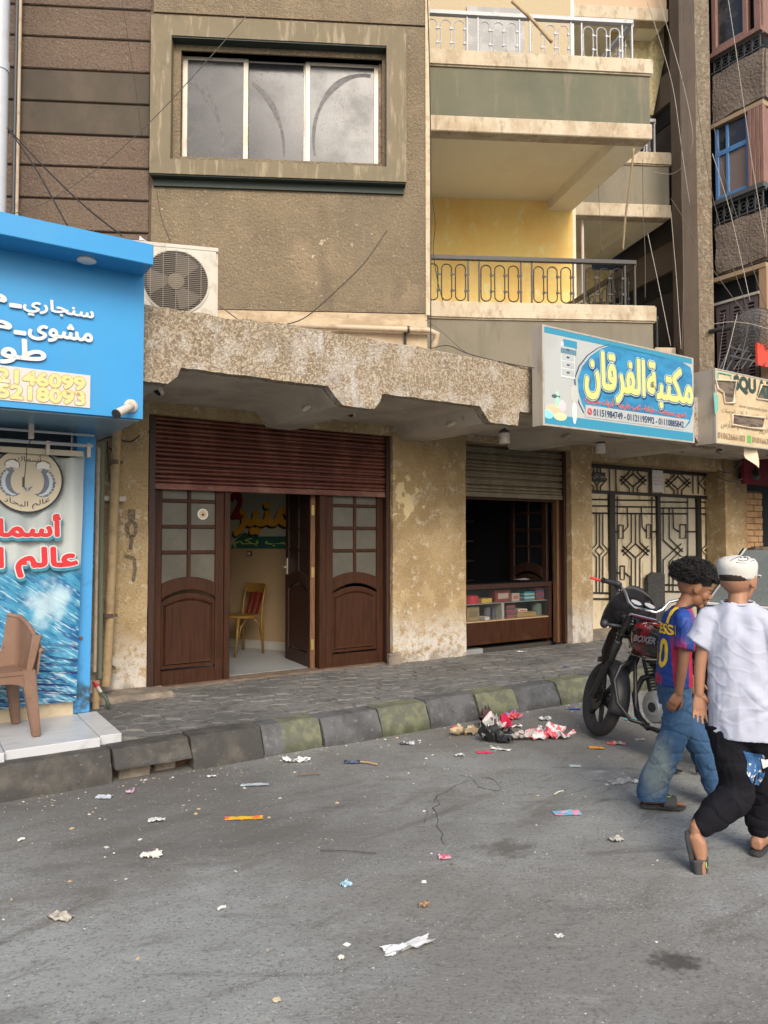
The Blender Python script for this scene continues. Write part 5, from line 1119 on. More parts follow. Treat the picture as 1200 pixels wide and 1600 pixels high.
for k in range(-2, 3):
    x = k * R / 2.6; h = math.sqrt(max(0, R * R - x * x)); gr.box(fxx + x - .002, fxx + x + .002, nA - .0215, nA - .018, fz - h, fz + h)
gr.build('grille', mk('grille_beige', (.22, .185, .14), .6), ac, kind='stuff')
q = onf(228, 368, nA + .1, MAC); m = MB(MAC); m.grid(lambda u, v: (q.x - .05 + .22 * u, nA + .12 + .1 * v, az1 + .005 + .10 * (1 - u) * (1 - abs(v - .5)) + .01 * math.sin(9 * u + 5 * v)), 8, 6)
tag(m.build('plastic_scrap', mk('greyish_film', (.55, .52, .55), .5), smooth=True, fix=False), 'grey plastic scrap lying on top of the air conditioner', 'scrap')

# ================================================================== PIPES AND CABLES
def vpipe(px0, py0, px1, py1, n, r, mat, label, name='drain_pipe', cat='pipe', M=MF):
    a = onf(px0, py0, n, M); b = onf(px1, py1, n, M); m = MB(M); m.cyl(a, b, r, seg=14); o = m.build(name, mat, smooth=.6); return tag(o, label, cat)
pl = thing('wall_pipe', 'ochre painted drain pipe clamped on the left pillar beside the blue post', 'pipe', loc=MF @ Vector((1.55, 6.5, .2)))
a = onf(183, 668, 6.52); b = onf(172, 960, 6.52); c = onf(166, 1072, 6.5)
m = MB(MF); m.tube([a, b, c], .038, 14); m.build('pipe_run', pipe_m, pl, smooth=.6)
for py in (722, 962, 1045):
    q = onf(178 - (py - 722) * .035, py, 6.52); m = MB(MF); m.cyl((q.x, 6.52, q.z - .018), (q.x, 6.52, q.z + .018), .046, seg=14); m.box(q.x, q.x + .07, 6.50, 6.66, q.z - .012, q.z + .012); m.build('pipe_clamp', mk('rust_clamp', (.10, .07, .05), .8), pl)
vpipe(160, 690, 156, 1060, 6.45, .02, mk('old_green_pipe', (.16, .17, .11), .7), 'thin grey green pipe left of the ochre drain pipe')
vpipe(154, 700, 148, 1050, 6.40, .014, pipe_b, 'thinnest beige pipe right beside the blue post')
m = MB(MF); q = onf(162, 778, 6.5); m.box(q.x - .06, q.x + .2, 6.55, 6.57, q.z - .02, q.z + .02); tag(m.build('pipe_bracket', white_pl), 'pale metal bracket crossing the pipes beside the blue post', 'bracket')
va = thing('water_valve', 'small water valve with red handle and green hose at the foot of the left pillar', 'valve', loc=MF @ Vector((1.45, 6.35, .2)))
v0_, v1_, v2_ = onf(147, 1065, 6.2), onf(158, 1082, 6.15), onf(170, 1105, 6.1)
m = MB(MF); m.tube([v0_, (v0_ + v1_) / 2], .02, 10); m.build('red_handle', mk('red_plastic', (.4, .02, .03), .5), va); m = MB(MF); m.cyl((v0_ + v1_) / 2, v1_, .016, seg=10); m.build('brass_body', alu, va)
m = MB(MF); m.tube([v1_, (v1_ + v2_) / 2 + Vector((.01, 0, .01)), v2_], .014, 10); m.build('green_hose', mk('green_hose', (.06, .09, .06), .6), va, smooth=True)
q = onf(150, 1090, 6.2); m = MB(MF); m.cyl((q.x, 6.2, .2), (q.x, 6.2, .42), .028, seg=12); m.cyl((q.x, 6.2, .26), (q.x, 6.2, .29), .036, seg=12); m.build('stub_pipe', pipe_m, va, smooth=.6)
# big white pipe and conduits at the left edge of the wall
m = MB(MU); a = onf(1, 50, -.9, MU); m.cyl((a.x, -.9, 3.5), (a.x, -.9, 10), .075, seg=20)
wp = m.build('white_drain_pipe', pipe_w, smooth=.6); tag(wp, 'white plastic drain pipe rising above the blue shop at the left edge', 'pipe')
for z in (5.9, 4.4, 7.1): m = MB(MU); m.cyl((a.x, -.9, z), (a.x, -.9, z + .09), .083, seg=20); o = m.build('pipe_socket', pipe_w, wp, smooth=.6)
for px, mm, lb in ((24, iron_g, 'dark grey conduit nearest the white drain pipe'), (29.5, pipe_b, 'brown beige conduit on the grooved wall')):
    a = onf(px, 150, -.06, MU); m = MB(MU); m.cyl((a.x, -.06, 3.4), (a.x, -.06, 9.6), .016, seg=10); tag(m.build('wall_conduit', mm, smooth=.6), lb, 'pipe')
hp = thing('horizontal_pipe', 'beige pipe running along the pale band under the window and bending down at the corner', 'pipe', loc=MU @ Vector((-1, 0, 3.7)))
a = onf(405, 507, -.07, MU); b = onf(670, 516, -.07, MU); c = onf(683, 522, -.07, MU); d_ = onf(680, 536, -.05, MU); e = onf(674, 552, -.03, MU)
m = MB(MU); m.tube([a, b, c, d_, e], [.03, .03, .034, .036, .034], 12); m.build('pipe_run', pipe_b, hp, smooth=True)
q = onf(638, 515, -.07, MU); m = MB(MU); m.cyl((q.x - .012, -.07, q.z), (q.x + .012, -.07, q.z), .038, seg=14); m.box(q.x - .006, q.x + .006, -.07, .0, q.z - .01, q.z + .01); m.cyl((q.x - .03, -.03, q.z - .26), (q.x - .03, -.03, q.z), .014, seg=8); m.build('pipe_clamp', iron_m, hp)

def wire(pts, r, mat, label, grp=None, name='cable'):
    """pts: (px, py, distance)"""
    P = [ond(x, y, d) for x, y, d in pts]; out = []
    for i in range(len(P) - 1):
        p0 = P[max(i - 1, 0)]; p1 = P[i]; p2 = P[i + 1]; p3 = P[min(i + 2, len(P) - 1)]
        for k in range(6):
            t = k / 6; out.append(.5 * ((2 * p1) + (p2 - p0) * t + (2 * p0 - 5 * p1 + 4 * p2 - p3) * t * t + (3 * p1 - p0 - 3 * p2 + p3) * t ** 3))
    out.append(P[-1]); m = MB(); m.tube(out, r, 5); return tag(m.build(name, mat, smooth=True), label, name, grp)
wire([(12, 200, 6.6), (55, 262, 6.4), (105, 352, 6.1)], .007, wire_k, 'dark cable from the white pipe down behind the blue visor, left one')
wire([(12, 200, 6.6), (70, 262, 6.5), (130, 320, 6.3), (190, 368, 6.0)], .007, wire_k, 'dark cable from the white pipe down to the air conditioner, longer one')
wire([(385, 25, 7.0), (310, 110, 7.0), (233, 192, 7.1), (150, 265, 7.2), (60, 322, 7.2), (8, 335, 7.0)], .004, wire_m, 'thin cable crossing the window surround and the grooved wall')
wire([(190, 0, 7.4), (200, 60, 7.4), (212, 140, 7.4), (222, 215, 7.4)], .003, wire_k, 'thin loose cable hanging on the grooved wall left of the window')
wire([(245, 300, 7.3), (252, 340, 7.2), (266, 378, 6.4)], .003, wire_k, 'thin cable dropping to the air conditioner from the wall joint')
wire([(443, 508, 6.3), (480, 494, 6.9), (530, 450, 7.5), (570, 410, 7.6), (605, 360, 7.75)], .005, wire_k, 'dark cable curving from the canopy edge up over the brown wall')
wire([(343, 478, 5.6), (370, 498, 5.6), (400, 522, 5.7), (440, 540, 5.8), (500, 546, 6.0), (560, 533, 6.3)], .0045, wire_m, 'cable sagging across the canopy face right of the air conditioner')
wire([(400, 505, 6.0), (520, 523, 6.2), (640, 541, 6.5), (720, 556, 6.8), (830, 574, 7.2)], .006, wire_l, 'pale cable lying along the top edge of the canopy')
wire([(668, 0, 7.7), (671, 100, 7.7), (673, 250, 7.7), (673, 400, 7.7), (673, 545, 7.5)], .006, wire_k, 'dark cable running down the pale corner of the upper wall')
wire([(675, 310, 7.9), (680, 350, 7.9), (677, 392, 7.9), (684, 440, 7.9), (692, 470, 7.9)], .004, wire_k, 'curly thin cable at the left end of the yellow balcony wall')
wire([(672, 545, 7.4), (700, 540, 7.2), (730, 552, 7.0), (780, 565, 7.0), (835, 575, 7.0)], .004, wire_k, 'thin cable from the wall corner toward the stationery sign')
wire([(665, 500, 7.6), (690, 518, 7.4), (720, 545, 7.2), (740, 556, 7.0)], .003, wire_m, 'finest cable slanting down from the wall corner')
wire([(990, 232, 8.6), (984, 290, 8.7), (977, 340, 8.8), (973, 392, 8.9)], .014, mk('bamboo_cane', (.30, .22, .13), .6), 'long tan cane standing on the upper balcony edge', name='cane')
wire([(935, 290, 9.5), (937, 340, 9.4), (939, 395, 9.2)], .003, wire_m, 'thin cable hanging beside the cane above the black railing')
wire([(800, 2, 8.4), (830, 30, 8.35), (862, 66, 8.3)], .02, pipe_m, 'slanting brown stick leaning on the pale upper railing', name='stick')
hang = 'cables hanging between the balconies and the right building'
CL = ['pale cable slanting from the top balcony corner down to the roughcast column', 'straight cable hanging down the dark side of the column', 'pale looped cable curving back under the shaded openings', 'long grey cable crossing the column down to the satellite dish',
      'rightmost pale cable crossing the top window and the blue window', 'grey cable starting beside the blue window and ending at the right edge', 'pale cable crossing the blue window toward the louvred shutters', 'grey cable from the second balcony corner across the column to the dish',
      'pale cable dropping from the second balcony corner to the stationery sign', 'grey cable hanging in front of the end of the black railing', 'short pale cable slanting over the lower dark opening', 'short grey cable from the shutter foot to the torn sign',
      'short pale cable beside the satellite dish, left one', 'short grey cable beside the satellite dish, right one', 'pale cable arching from the black knob to the right edge']
for i, p in enumerate(([(1010, 0, 9.3), (1030, 60, 9.3), (1052, 140, 9.3), (1066, 240, 9.3), (1078, 320, 9.4)], [(1064, 0, 9.0), (1066, 120, 9.0), (1065, 250, 9.2), (1068, 400, 9.3), (1066, 548, 9.0)],
                       [(1030, 0, 9.2), (1062, 110, 9.2), (1078, 180, 9.2), (1082, 225, 9.3), (1068, 258, 9.5), (1048, 272, 9.7), (1020, 268, 10)], [(1078, 0, 9.0), (1085, 60, 9.0), (1090, 160, 9.0), (1108, 280, 9.0), (1130, 370, 9.0), (1160, 460, 8.9), (1190, 540, 8.9)],
                       [(1138, 0, 8.8), (1150, 80, 8.8), (1163, 170, 8.8), (1176, 260, 8.8), (1196, 380, 8.8)], [(1114, 190, 8.9), (1130, 270, 8.9), (1155, 350, 8.9), (1180, 430, 8.8), (1200, 490, 8.8)],
                       [(1113, 240, 8.9), (1135, 310, 8.9), (1150, 370, 8.9), (1172, 470, 8.8)], [(1048, 310, 9.6), (1070, 345, 9.5), (1094, 392, 9.2), (1120, 430, 9.0), (1145, 465, 8.9), (1172, 500, 8.8)],
                       [(1048, 330, 9.5), (1054, 400, 9.5), (1058, 450, 9.4), (1064, 545, 9.0)], [(1004, 250, 9.6), (1005, 330, 9.6), (1008, 400, 9.5), (1008, 465, 9.4)], [(1012, 365, 9.4), (1028, 440, 9.3), (1048, 540, 9.0)],
                       [(1132, 490, 9.0), (1124, 560, 8.8), (1120, 580, 8.7)], [(1152, 490, 9.0), (1140, 540, 8.8), (1128, 582, 8.7)], [(1172, 488, 9.0), (1165, 530, 8.8), (1150, 590, 8.7)], [(1112, 507, 8.9), (1140, 503, 8.8), (1172, 506, 8.7), (1200, 514, 8.7)])):
    wire(p, .0042, wire_l if i % 2 == 0 else wire_m, CL[i], hang)
# cables over the left pillar
wire([(152, 690, 6.2), (175, 683, 6.3), (205, 690, 6.5), (228, 668, 6.6)], .006, wire_k, 'black cable looping over the top of the left pillar, upper one')
wire([(170, 700, 6.4), (195, 706, 6.5), (222, 692, 6.6), (236, 668, 6.6)], .006, wire_k, 'black cable looping over the top of the left pillar, lower one')
wire([(168, 690, 6.3), (170, 740, 6.3), (176, 760, 6.3), (180, 735, 6.3), (174, 700, 6.3)], .006, wire_k, 'black cable coil hanging on the ochre drain pipe')
wire([(1120, 745, 9.4), (1140, 752, 9.5), (1160, 748, 9.6)], .008, wire_k, 'black cable across the right ochre pillar, lower one')
wire([(1120, 735, 9.4), (1142, 738, 9.5), (1160, 720, 9.6)], .008, wire_k, 'black cable across the right ochre pillar, upper one')
# graffiti strokes
gm = mk('grey_spray_paint', (.10, .085, .065), .9, layers=[dict(s=50, lo=.45, hi=.6, c=(.24, .175, .10), a=.9)])
m = MB(MF)
def gr_(pts, w_):
    P = [onf(x, y, 6.638) for x, y in pts]
    for i in range(len(P) - 1):
        d = (P[i + 1] - P[i]); d.y = 0; d.normalize(); n_ = Vector((-d.z, 0, d.x)) * w_; m.add([P[i] + n_, P[i + 1] + n_, P[i + 1] - n_, P[i] - n_], [(0, 1, 2, 3)])
gr_([(206, 796), (206, 812)], .03); gr_([(206 + 7 * math.cos(t), 826 + 12 * math.sin(t)) for t in [k * .524 for k in range(13)]], .016); gr_([(206, 838), (204, 858)], .016); gr_([(194, 868), (210, 872), (211, 888), (208, 908)], .014)
m.build('graffiti', gm, bld, fix=False)

# ================================================================== LAMPS UNDER THE CANOPY
for px, py, lb in ((788, 683, 'white glass jar lamp under the canopy left of the stationery sign'), (938, 699, 'white glass jar lamp under the stationery sign')):
    q = onf(px, py, 5.75); L_ = thing('canopy_lamp', lb, 'lamp', loc=MF @ Vector((q.x, q.y, 2.6)), group='jar lamps under the canopy')
    m = MB(MF); m.lathe([(.030, q.z + .04), (.058, q.z + .04), (.060, q.z - .06), (.050, q.z - .07), (.001, q.z - .075)], 20, c=(q.x, q.y, 0)); m.build('glass_jar', mk('milky_glass', (.66, .62, .56), .35), L_, smooth=.6)
    m = MB(MF); m.lathe([(.062, q.z + .04), (.055, q.z + .062), (.02, q.z + .085), (.001, q.z + .086)], 20, c=(q.x, q.y, 0)); m.build('cap', iron_g, L_, smooth=.6)
    m = MB(MF); m.cyl((q.x, q.y, q.z + .08), (q.x, q.y, 2.79), .008, seg=8); m.build('stem', iron_g, L_)
q = onf(1124, 704, 5.7); L_ = thing('bulb_lamp', 'small bulb lamp under the canopy below the torn sign', 'lamp', loc=MF @ Vector((q.x, q.y, 2.66)))
m = MB(MF); m.ell((q.x, q.y, q.z - .01), (.045, .045, .045)); m.build('bulb', mk('dull_bulb', (.35, .33, .3), .15, metal=.6), L_, smooth=True); m = MB(MF); m.cyl((q.x, q.y, q.z + .02), (q.x, q.y, 2.79), .02, seg=10); m.build('socket', iron_m, L_)
wire([(738, 683, 7.1), (752, 690, 7.1), (770, 692, 7.1), (782, 684, 7.1)], .004, wire_k, 'cable feeding the lamp under the canopy left of the sign')

# ================================================================== DISPLAY COUNTER
ct_ = thing('display_counter', 'dark wooden glass fronted counter with goods in the stationery doorway', 'counter', loc=MF @ Vector((6.4, 6.95, .2)), rz=S2)
cA, cB, n0, n1 = 5.68, 7.19, 6.90, 7.38
m = MB(MF); m.box(cA, cB, n0, n1, .255, .53); m.build('base_panel', wood_door, ct_, bevel=.004)
m = MB(MF); m.box(cA, cB, n0 - .01, n1, .93, .99); m.build('counter_rim', wood_dark, ct_, bevel=.004)
m = MB(MF); m.box(cA + .0, cB, n0 - .0, n1, .992, 1.002); m.build('glass_top', mk('black_glass_top', (.01, .012, .014), .1, spec=.7), ct_)
m = MB(MF); m.box(cB - .06, cB, n0 - .002, n0 + .05, .53, .93); m.build('corner_stile', wood_dark, ct_)
m = MB(MF); m.box(cA, cB, n1 - .03, n1, .53, .93); m.build('back_board', mk('counter_back', (.11, .10, .08), .7), ct_)
m = MB(MF); m.box(cA, cB - .06, n0 + .02, n1 - .03, .745, .753); m.build('shelf', mk('glass_shelf', (.3, .33, .3), .2), ct_)
m = MB(MF); m.box(cA, cB, n0 + .0, n1 - .03, .53, .545); m.build('bottom_shelf', mk('shelf_wood', (.35, .24, .14), .5), ct_)
q = onf(785, 950, n0 + .03); m = MB(MF); m.box(q.x - .02, q.x + .02, n0 + .02, n1 - .03, .545, .745); m.build('divider', mk('pale_divider', (.42, .42, .34), .5), ct_)
m = MB(MF); m.box(cA, cB - .06, n0 + .004, n0 + .008, .535, .925); gg = m.build('front_glass', mk('clear_counter_glass', (.05, .06, .06), .05, alpha=.15, spec=.5), ct_)
def good(px0, px1, z0, h, c, label, name='goods_box', n=None, c2=None, k='box'):
    nn = n or (n0 + .08); a = onf(px0, 950, nn).x; b = onf(px1, 950, nn).x; m = MB(MF)
    if k == 'box':
        m.box(a, b, nn, nn + .14, z0, z0 + h)
        if c2: m.cm = 1; m.box(a + (b - a) * .15, b - (b - a) * .15, nn - .003, nn + .01, z0 + h * .25, z0 + h * .75)
    elif k == 'round': m.lathe([((b - a) / 2, z0), ((b - a) / 2, z0 + h * .85), ((b - a) / 2 * .7, z0 + h), (.001, z0 + h)], 14, c=((a + b) / 2, nn + .07, 0))
    elif k == 'rows':
        for i in range(5): m.cm = i % 2; m.box(a, b, nn + .002 * i, nn + .14, z0 + h * i / 5 + .002, z0 + h * (i + 1) / 5)
    o = m.build(name, (mk(name + '_colour', c, .5), mk(name + '_colour', c2 or c, .5)), bevel=.003); return tag(o, label, 'goods')
zs = .753; zl = .545
good(732, 751, zs, .10, (.50, .04, .06), 'red round tub on the counter shelf, furthest left', 'tub', k='round')
good(753, 769, zs, .055, (.55, .38, .08), 'yellow low box on the counter shelf beside the red tub')
good(774, 798, zs, .15, (.22, .05, .04), 'dark red box with cream label on the middle of the counter shelf', c2=(.45, .36, .3))
good(800, 812, zs, .10, (.45, .40, .32), 'cream and pink packet on the counter shelf beside the dark red box', 'packet', c2=(.5, .15, .15))
good(820, 836, zs, .11, (.05, .30, .36), 'turquoise box with white stripe on the counter shelf', c2=(.6, .6, .55), k='rows')
good(838, 851, zs, .15, (.30, .06, .05), 'stack of red and blue boxes at the right end of the counter shelf', 'box_stack', c2=(.05, .12, .25), k='rows')
good(730, 749, zl, .17, (.30, .24, .12), 'tan cardboard box low in the counter at the left', c2=(.22, .17, .09))
good(762, 771, zl, .15, (.14, .13, .16), 'greyish bottle shaped pack low in the counter', 'pack', k='round')
good(774, 780, zl, .12, (.10, .10, .13), 'small dark pack left of the counter divider', 'pack', k='round')
good(758, 765, zl, .04, (.6, .58, .52), 'tiny white carton lying low in the counter', 'carton', n=n0 + .04)
good(792, 806, zl, .16, (.30, .10, .10), 'stack of pinkish striped packs right of the counter divider', 'pack_stack', c2=(.15, .09, .11), k='rows')
good(810, 824, zl + .06, .04, (.65, .55, .45), 'white and orange striped packet on a tan tray', 'packet', c2=(.6, .10, .03))
good(808, 838, zl, .055, (.36, .25, .10), 'tan low tray of cards at the bottom of the counter', 'tray')
good(838, 850, zl, .16, (.12, .17, .14), 'dark green tin low at the right end of the counter', 'tin', k='round')
tag(MB(MF).grid(lambda u, v: (6.75 + .28 * u, 7.0 + .22 * v, 1.006 + .012 * math.sin(5 * u) * math.sin(4 * v) + .012), 6, 6).build('newspaper', mk('newsprint', (.30, .31, .31), .8), fix=False, smooth=True), 'folded newspaper lying on the counter top', 'newspaper')
# shelves and stock in the dark
shf = thing('shop_shelves', 'dark wooden shelves at the back of the stationery shop', 'shelves', loc=MF @ Vector((6.2, 8.8, .2)), rz=S2)
for z in (.9, 1.2, 1.5, 1.8): m = MB(MF); m.box(5.7, 7.3, 8.6, 9.0, z, z + .03); m.build('shelf', mk('shelf_dark', (.05, .04, .035), .6), shf)
m = MB(MF); m.box(5.7, 7.3, 8.95, 9.0, .2, 2.3); m.build('back_board', wood_dark, shf)
r_ = random.Random(5)
for i in range(14):
    a = 5.75 + (i % 5) * .3 + r_.uniform(0, .08); z = (.93, 1.23, 1.53)[i // 5]; w_ = r_.uniform(.08, .2); h = r_.uniform(.08, .22)
    c = r_.choice([(.08, .1, .14), (.18, .03, .03), (.14, .14, .13), (.05, .08, .07)]); m = MB(MF); m.box(a, a + w_, 8.62, 8.8, z, z + h)
    tag(m.build('stock_box', mk('stock_colour', c, .6)), 'boxed stock on the dark shelves inside the stationery shop', 'box', 'boxes on the dark shelves')
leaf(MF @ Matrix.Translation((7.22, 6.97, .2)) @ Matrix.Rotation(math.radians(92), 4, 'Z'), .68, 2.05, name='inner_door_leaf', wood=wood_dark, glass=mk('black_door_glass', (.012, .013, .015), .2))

# ================================================================== CHAIRS
brown_pl = mk('brown_plastic', (0.183, 0.106, 0.0723), .55, layers=[dict(s=7, lo=.45, hi=.7, c=(0.23, 0.145, 0.102), a=.6), dict(s=30, off=3, lo=.6, hi=.7, c=(0.119, 0.0723, 0.051), a=.6), dict(s=5, lo=.3, hi=.6, c=(0.085, 0.0595, 0.0425), a=.7, zr=(.36, .27))], bump=[dict(s=30, a=.15, h=.003)])
f1 = onz(57, 1150, .255); b1 = onz(30, 1128, .255)
bk_ = (b1 - f1).normalized(); rt_ = Vector((bk_.y, -bk_.x, 0)); lat = -rt_ if (-rt_).x < 0 else rt_        # towards the left of the picture
Mc = Matrix(((lat.x, bk_.x, 0, f1.x), (lat.y, bk_.y, 0, f1.y), (0, 0, 1, .252), (0, 0, 0, 1)))       # x: across, y: to the back, z up ; origin = visible front leg
pc = thing('plastic_chair', 'brown plastic armchair on the white marble tiles in front of the banner', 'chair', loc=Mc @ Vector((.24, .22, 0)))
def leg(x, y, xt, yt, ht): 
    b = MB(Mc); s = .026; t = .045
    b.hexa([(x - s, y - s, 0), (x + s, y - s, 0), (x + s, y + s, 0), (x - s, y + s, 0)], [(xt - t, yt - t * .8, ht), (xt + t, yt - t * .8, ht), (xt + t, yt + t * .8, ht), (xt - t, yt + t * .8, ht)]); b.build('leg', brown_pl, pc, bevel=.008, bseg=2)
leg(0, 0, .055, .035, .44); leg(.50, 0, .445, .035, .44); leg(.03, .44, .085, .37, .42); leg(.47, .44, .415, .37, .42)
m = MB(Mc); m.hexa([(.02, .0, .40), (.48, .0, .40), (.45, .42, .38), (.05, .42, .38)], [(.02, .0, .435), (.48, .0, .435), (.45, .42, .415), (.05, .42, .415)]); m.build('seat', brown_pl, pc, bevel=.012, bseg=2)
for pts in ([(.055, .02), (.055, .38)], [(.445, .02), (.445, .38)], [(.06, .02), (.44, .02)]):
    (xa, ya), (xb, yb) = pts; m = MB(Mc); n_ = 8; d = Vector((xb - xa, yb - ya, 0)); wd = Vector((-d.y, d.x, 0)).normalized() * .012; ring = []
    for k in range(n_ + 1):
        u_ = k / n_; p = Vector((xa, ya, 0)) + d * u_; zl_ = .36 - .05 * (2 * u_ - 1) ** 4; ring.append([p - wd + Vector((0, 0, zl_)), p + wd + Vector((0, 0, zl_)), p + wd + Vector((0, 0, .415)), p - wd + Vector((0, 0, .415))])
    m.loft(ring); m.build('apron', brown_pl, pc)
# wrap-round back and arms: one swept shell
def shell(u, v):   # u along the U-shaped plan (0 visible front arm .. 1 other arm), v height
    a = u * 2 - 1; plan = [(-.01, .02), (-.015, .22), (.03, .40), (.15, .47), (.25, .485), (.35, .47), (.47, .40), (.515, .22), (.51, .02)]
    f = u * 8; i = min(7, int(f)); t = f - i; x = plan[i][0] * (1 - t) + plan[i + 1][0] * t; y = plan[i][1] * (1 - t) + plan[i + 1][1] * t
    top = .60 + .17 * max(0, 1 - (abs(a) / .80) ** 4) - .05 * max(0, (abs(a) - .8) / .2); z = .40 + (top - .40) * v
    return (.25 + (x - .25) * (1 + .06 * v), y + .07 * v * (1 - abs(a)), z)
m = MB(Mc); m.grid(shell, 40, 10); m.build('backrest', brown_pl, pc, solid=.012, smooth=.8)
m = MB(Mc); m.tube([shell(k / 40, 1) for k in range(41)], .018, 8); m.build('top_rim', brown_pl, pc, smooth=True)
for k in range(9): 
    v_ = .12 + k * .09; m = MB(Mc); m.tube([Vector(shell(.33 + .34 * q / 12, v_)) + Vector((0, -.006 + .003 * math.sin(q * 2.2 + k * 1.6), 0)) for q in range(13)], .009, 6); m.build('woven_rib', brown_pl, pc, smooth=True)
for xx in (0, .50):
    m = MB(Mc); m.hexa([(xx - .02 + (.05 if xx == 0 else -.05), .0, .42), (xx + .03 + (.04 if xx == 0 else -.04), .0, .42), (xx + .03 + (.04 if xx == 0 else -.04), .06, .42), (xx - .02 + (.05 if xx == 0 else -.05), .06, .42)], [(xx - .03, .01, .66), (xx + .03, .01, .66), (xx + .03, .06, .66), (xx - .03, .06, .66)]); m.build('arm_support', brown_pl, pc, bevel=.008)

yw = mk('varnished_yellow_wood', (0.211, 0.116, 0.025), .35); rdw = mk('red_slat_paint', (0.144, 0.012, 0.009), .4)
cf = onz(372, 1028, .21); cr = onz(408, 1021, .21)
ax = Vector((-.64, -.77, 0)).normalized(); L_ = .36; pr_ = Vector((-ax.y, ax.x, 0)); pr_ = pr_ if pr_.y < 0 else -pr_      # ax: towards the front of the chair (left); pr_: towards the viewer
Mw = Matrix(((ax.x, pr_.x, 0, cr.x), (ax.y, pr_.y, 0, cr.y), (0, 0, 1, .21), (0, 0, 0, 1)))
wc = thing('wooden_chair', 'yellow bentwood chair with red back slats inside the open shop', 'chair', loc=Mw @ Vector((.18, -.18, 0)))
for x, y in ((.0, 0), (.0, -.36), (.36, 0), (.36, -.36)):
    if x == 0: m = MB(Mw); m.tube([(-.03, y * .98, 0), (.0, y * .95, .42), (-.02, y * .95 , .60), (-.07, y, .80)], [.014, .018, .016, .014], 8); m.build('rear_leg', yw, wc, smooth=True)
    else: m = MB(Mw); m.tube([(x + .02, y, 0), (x - .02, y * .96, .43)], [.012, .018], 8); m.build('front_leg', yw, wc, smooth=True)
m = MB(Mw); n_ = 24; m.plate([(.17 + .21 * math.cos(2 * PI * k / n_) * (1 - .1 * abs(math.sin(2 * PI * k / n_)) ** 3), -.18 + .21 * math.sin(2 * PI * k / n_)) for k in range(n_)], .425, .455); m.build('seat', yw, wc, bevel=.006)
m = MB(Mw); m.loft([[Vector((-.07 - .035 * math.sin(PI * k / 10) + dx, -.37 + .38 * k / 10, z)) for dx, z in ((0, .70), (.022, .70), (.018, .81), (-.004, .81))] for k in range(11)]); m.build('top_rail', yw, wc, bevel=.003)
for k in range(3): m = MB(Mw); yy = -.27 + k * .09; m.hexa([(-.005, yy - .018, .45), (.007, yy - .018, .45), (.007, yy + .018, .45), (-.005, yy + .018, .45)], [(-.095, yy - .024, .71), (-.08, yy - .024, .71), (-.08, yy + .024, .71), (-.095, yy + .024, .71)]); m.build('back_slat', rdw, wc)
for y in (0, -.34):
    m = MB(Mw); m.tube([(.34 - .0, y, .20), (.30, y, .34), (.22, y, .42)], .008, 6); m.tube([(.0, y, .20), (.04, y, .34), (.12, y, .42)], .008, 6); m.build('bent_brace', yw, wc, smooth=True)

# ================================================================== RIGHT END: brick pier, awning, dish, rack
bp_ = thing('brick_pier', 'narrow ochre brick pier under the maroon awning at the right', 'pier', loc=MF @ Vector((12.3, 6.6, .2)), rz=S2)
q0 = onf(1164, 800, 6.62); q1 = onf(1191, 800, 6.62); W = q1.x - q0.x
m = MB(MF); m.box(q0.x + .01, q1.x - .01, 6.63, 6.9, .2, 2.32); m.build('mortar_core', mortar_m, bp_)
br = MB(MF); br.box(0, 1, 0, .1, 0, .092); nb2 = 0
me = None
for k in range(20):
    z = .3 + k * .1
    cuts = [0, W * (.5 if k % 2 else .34), W] if k % 2 else [0, W * .27, W * .75, W]
    for a, b_ in zip(cuts, cuts[1:]):
        m = MB(MF); o = .006 * math.sin(k * 3.1 + a * 9); m.box(q0.x + a + .006, q0.x + b_ - .006, 6.615 + o, 6.66, z, z + .088); m.build('brick', brick_m, bp_, bevel=.006)
aw = thing('maroon_awning', 'maroon cloth awning below the torn cream sign', 'awning', loc=MF @ Vector((12.6, 6.0, 2.4)), rz=S2)
a = onf(1158, 712, 6.3); m = MB(MF); m.add([(a.x, 6.3, 2.98), (a.x + 2.5, 6.3, 2.98), (a.x + 2.5, 5.6, 2.62), (a.x, 5.6, 2.62), (a.x, 5.6, 2.36), (a.x + 2.5, 5.6, 2.36)], [(0, 1, 2, 3), (3, 2, 5, 4)]); m.build('awning_cloth', awning_m, aw, fix=False)
m = MB(MF); a2 = onf(1163, 735, 6.4); m.box(a2.x, a2.x + 2.5, 6.4, 6.45, 2.40, 3.0); m.build('awning_back', awning_m, aw)
m = MB(MF); q = onf(1163, 740, 6.55); m.lathe([(.001, 0), (.13, .01), (.16, .08), (.10, .22), (.001, .24)], 16, c=(q.x + .05, 6.5, q.z - .12)); tag(m.build('cable_bundle', iron_m, smooth=True), 'black bundle of cable boxes at the top of the brick pier', 'cable bundle')
m = MB(MF); m.box(12.0, 15, 7.2, 7.3, .1, 3.0); m.box(q1.x + .02, 15, 6.9, 7.0, .1, 3.0); nd = m.build('dark_shop_interior', black_m, rb)
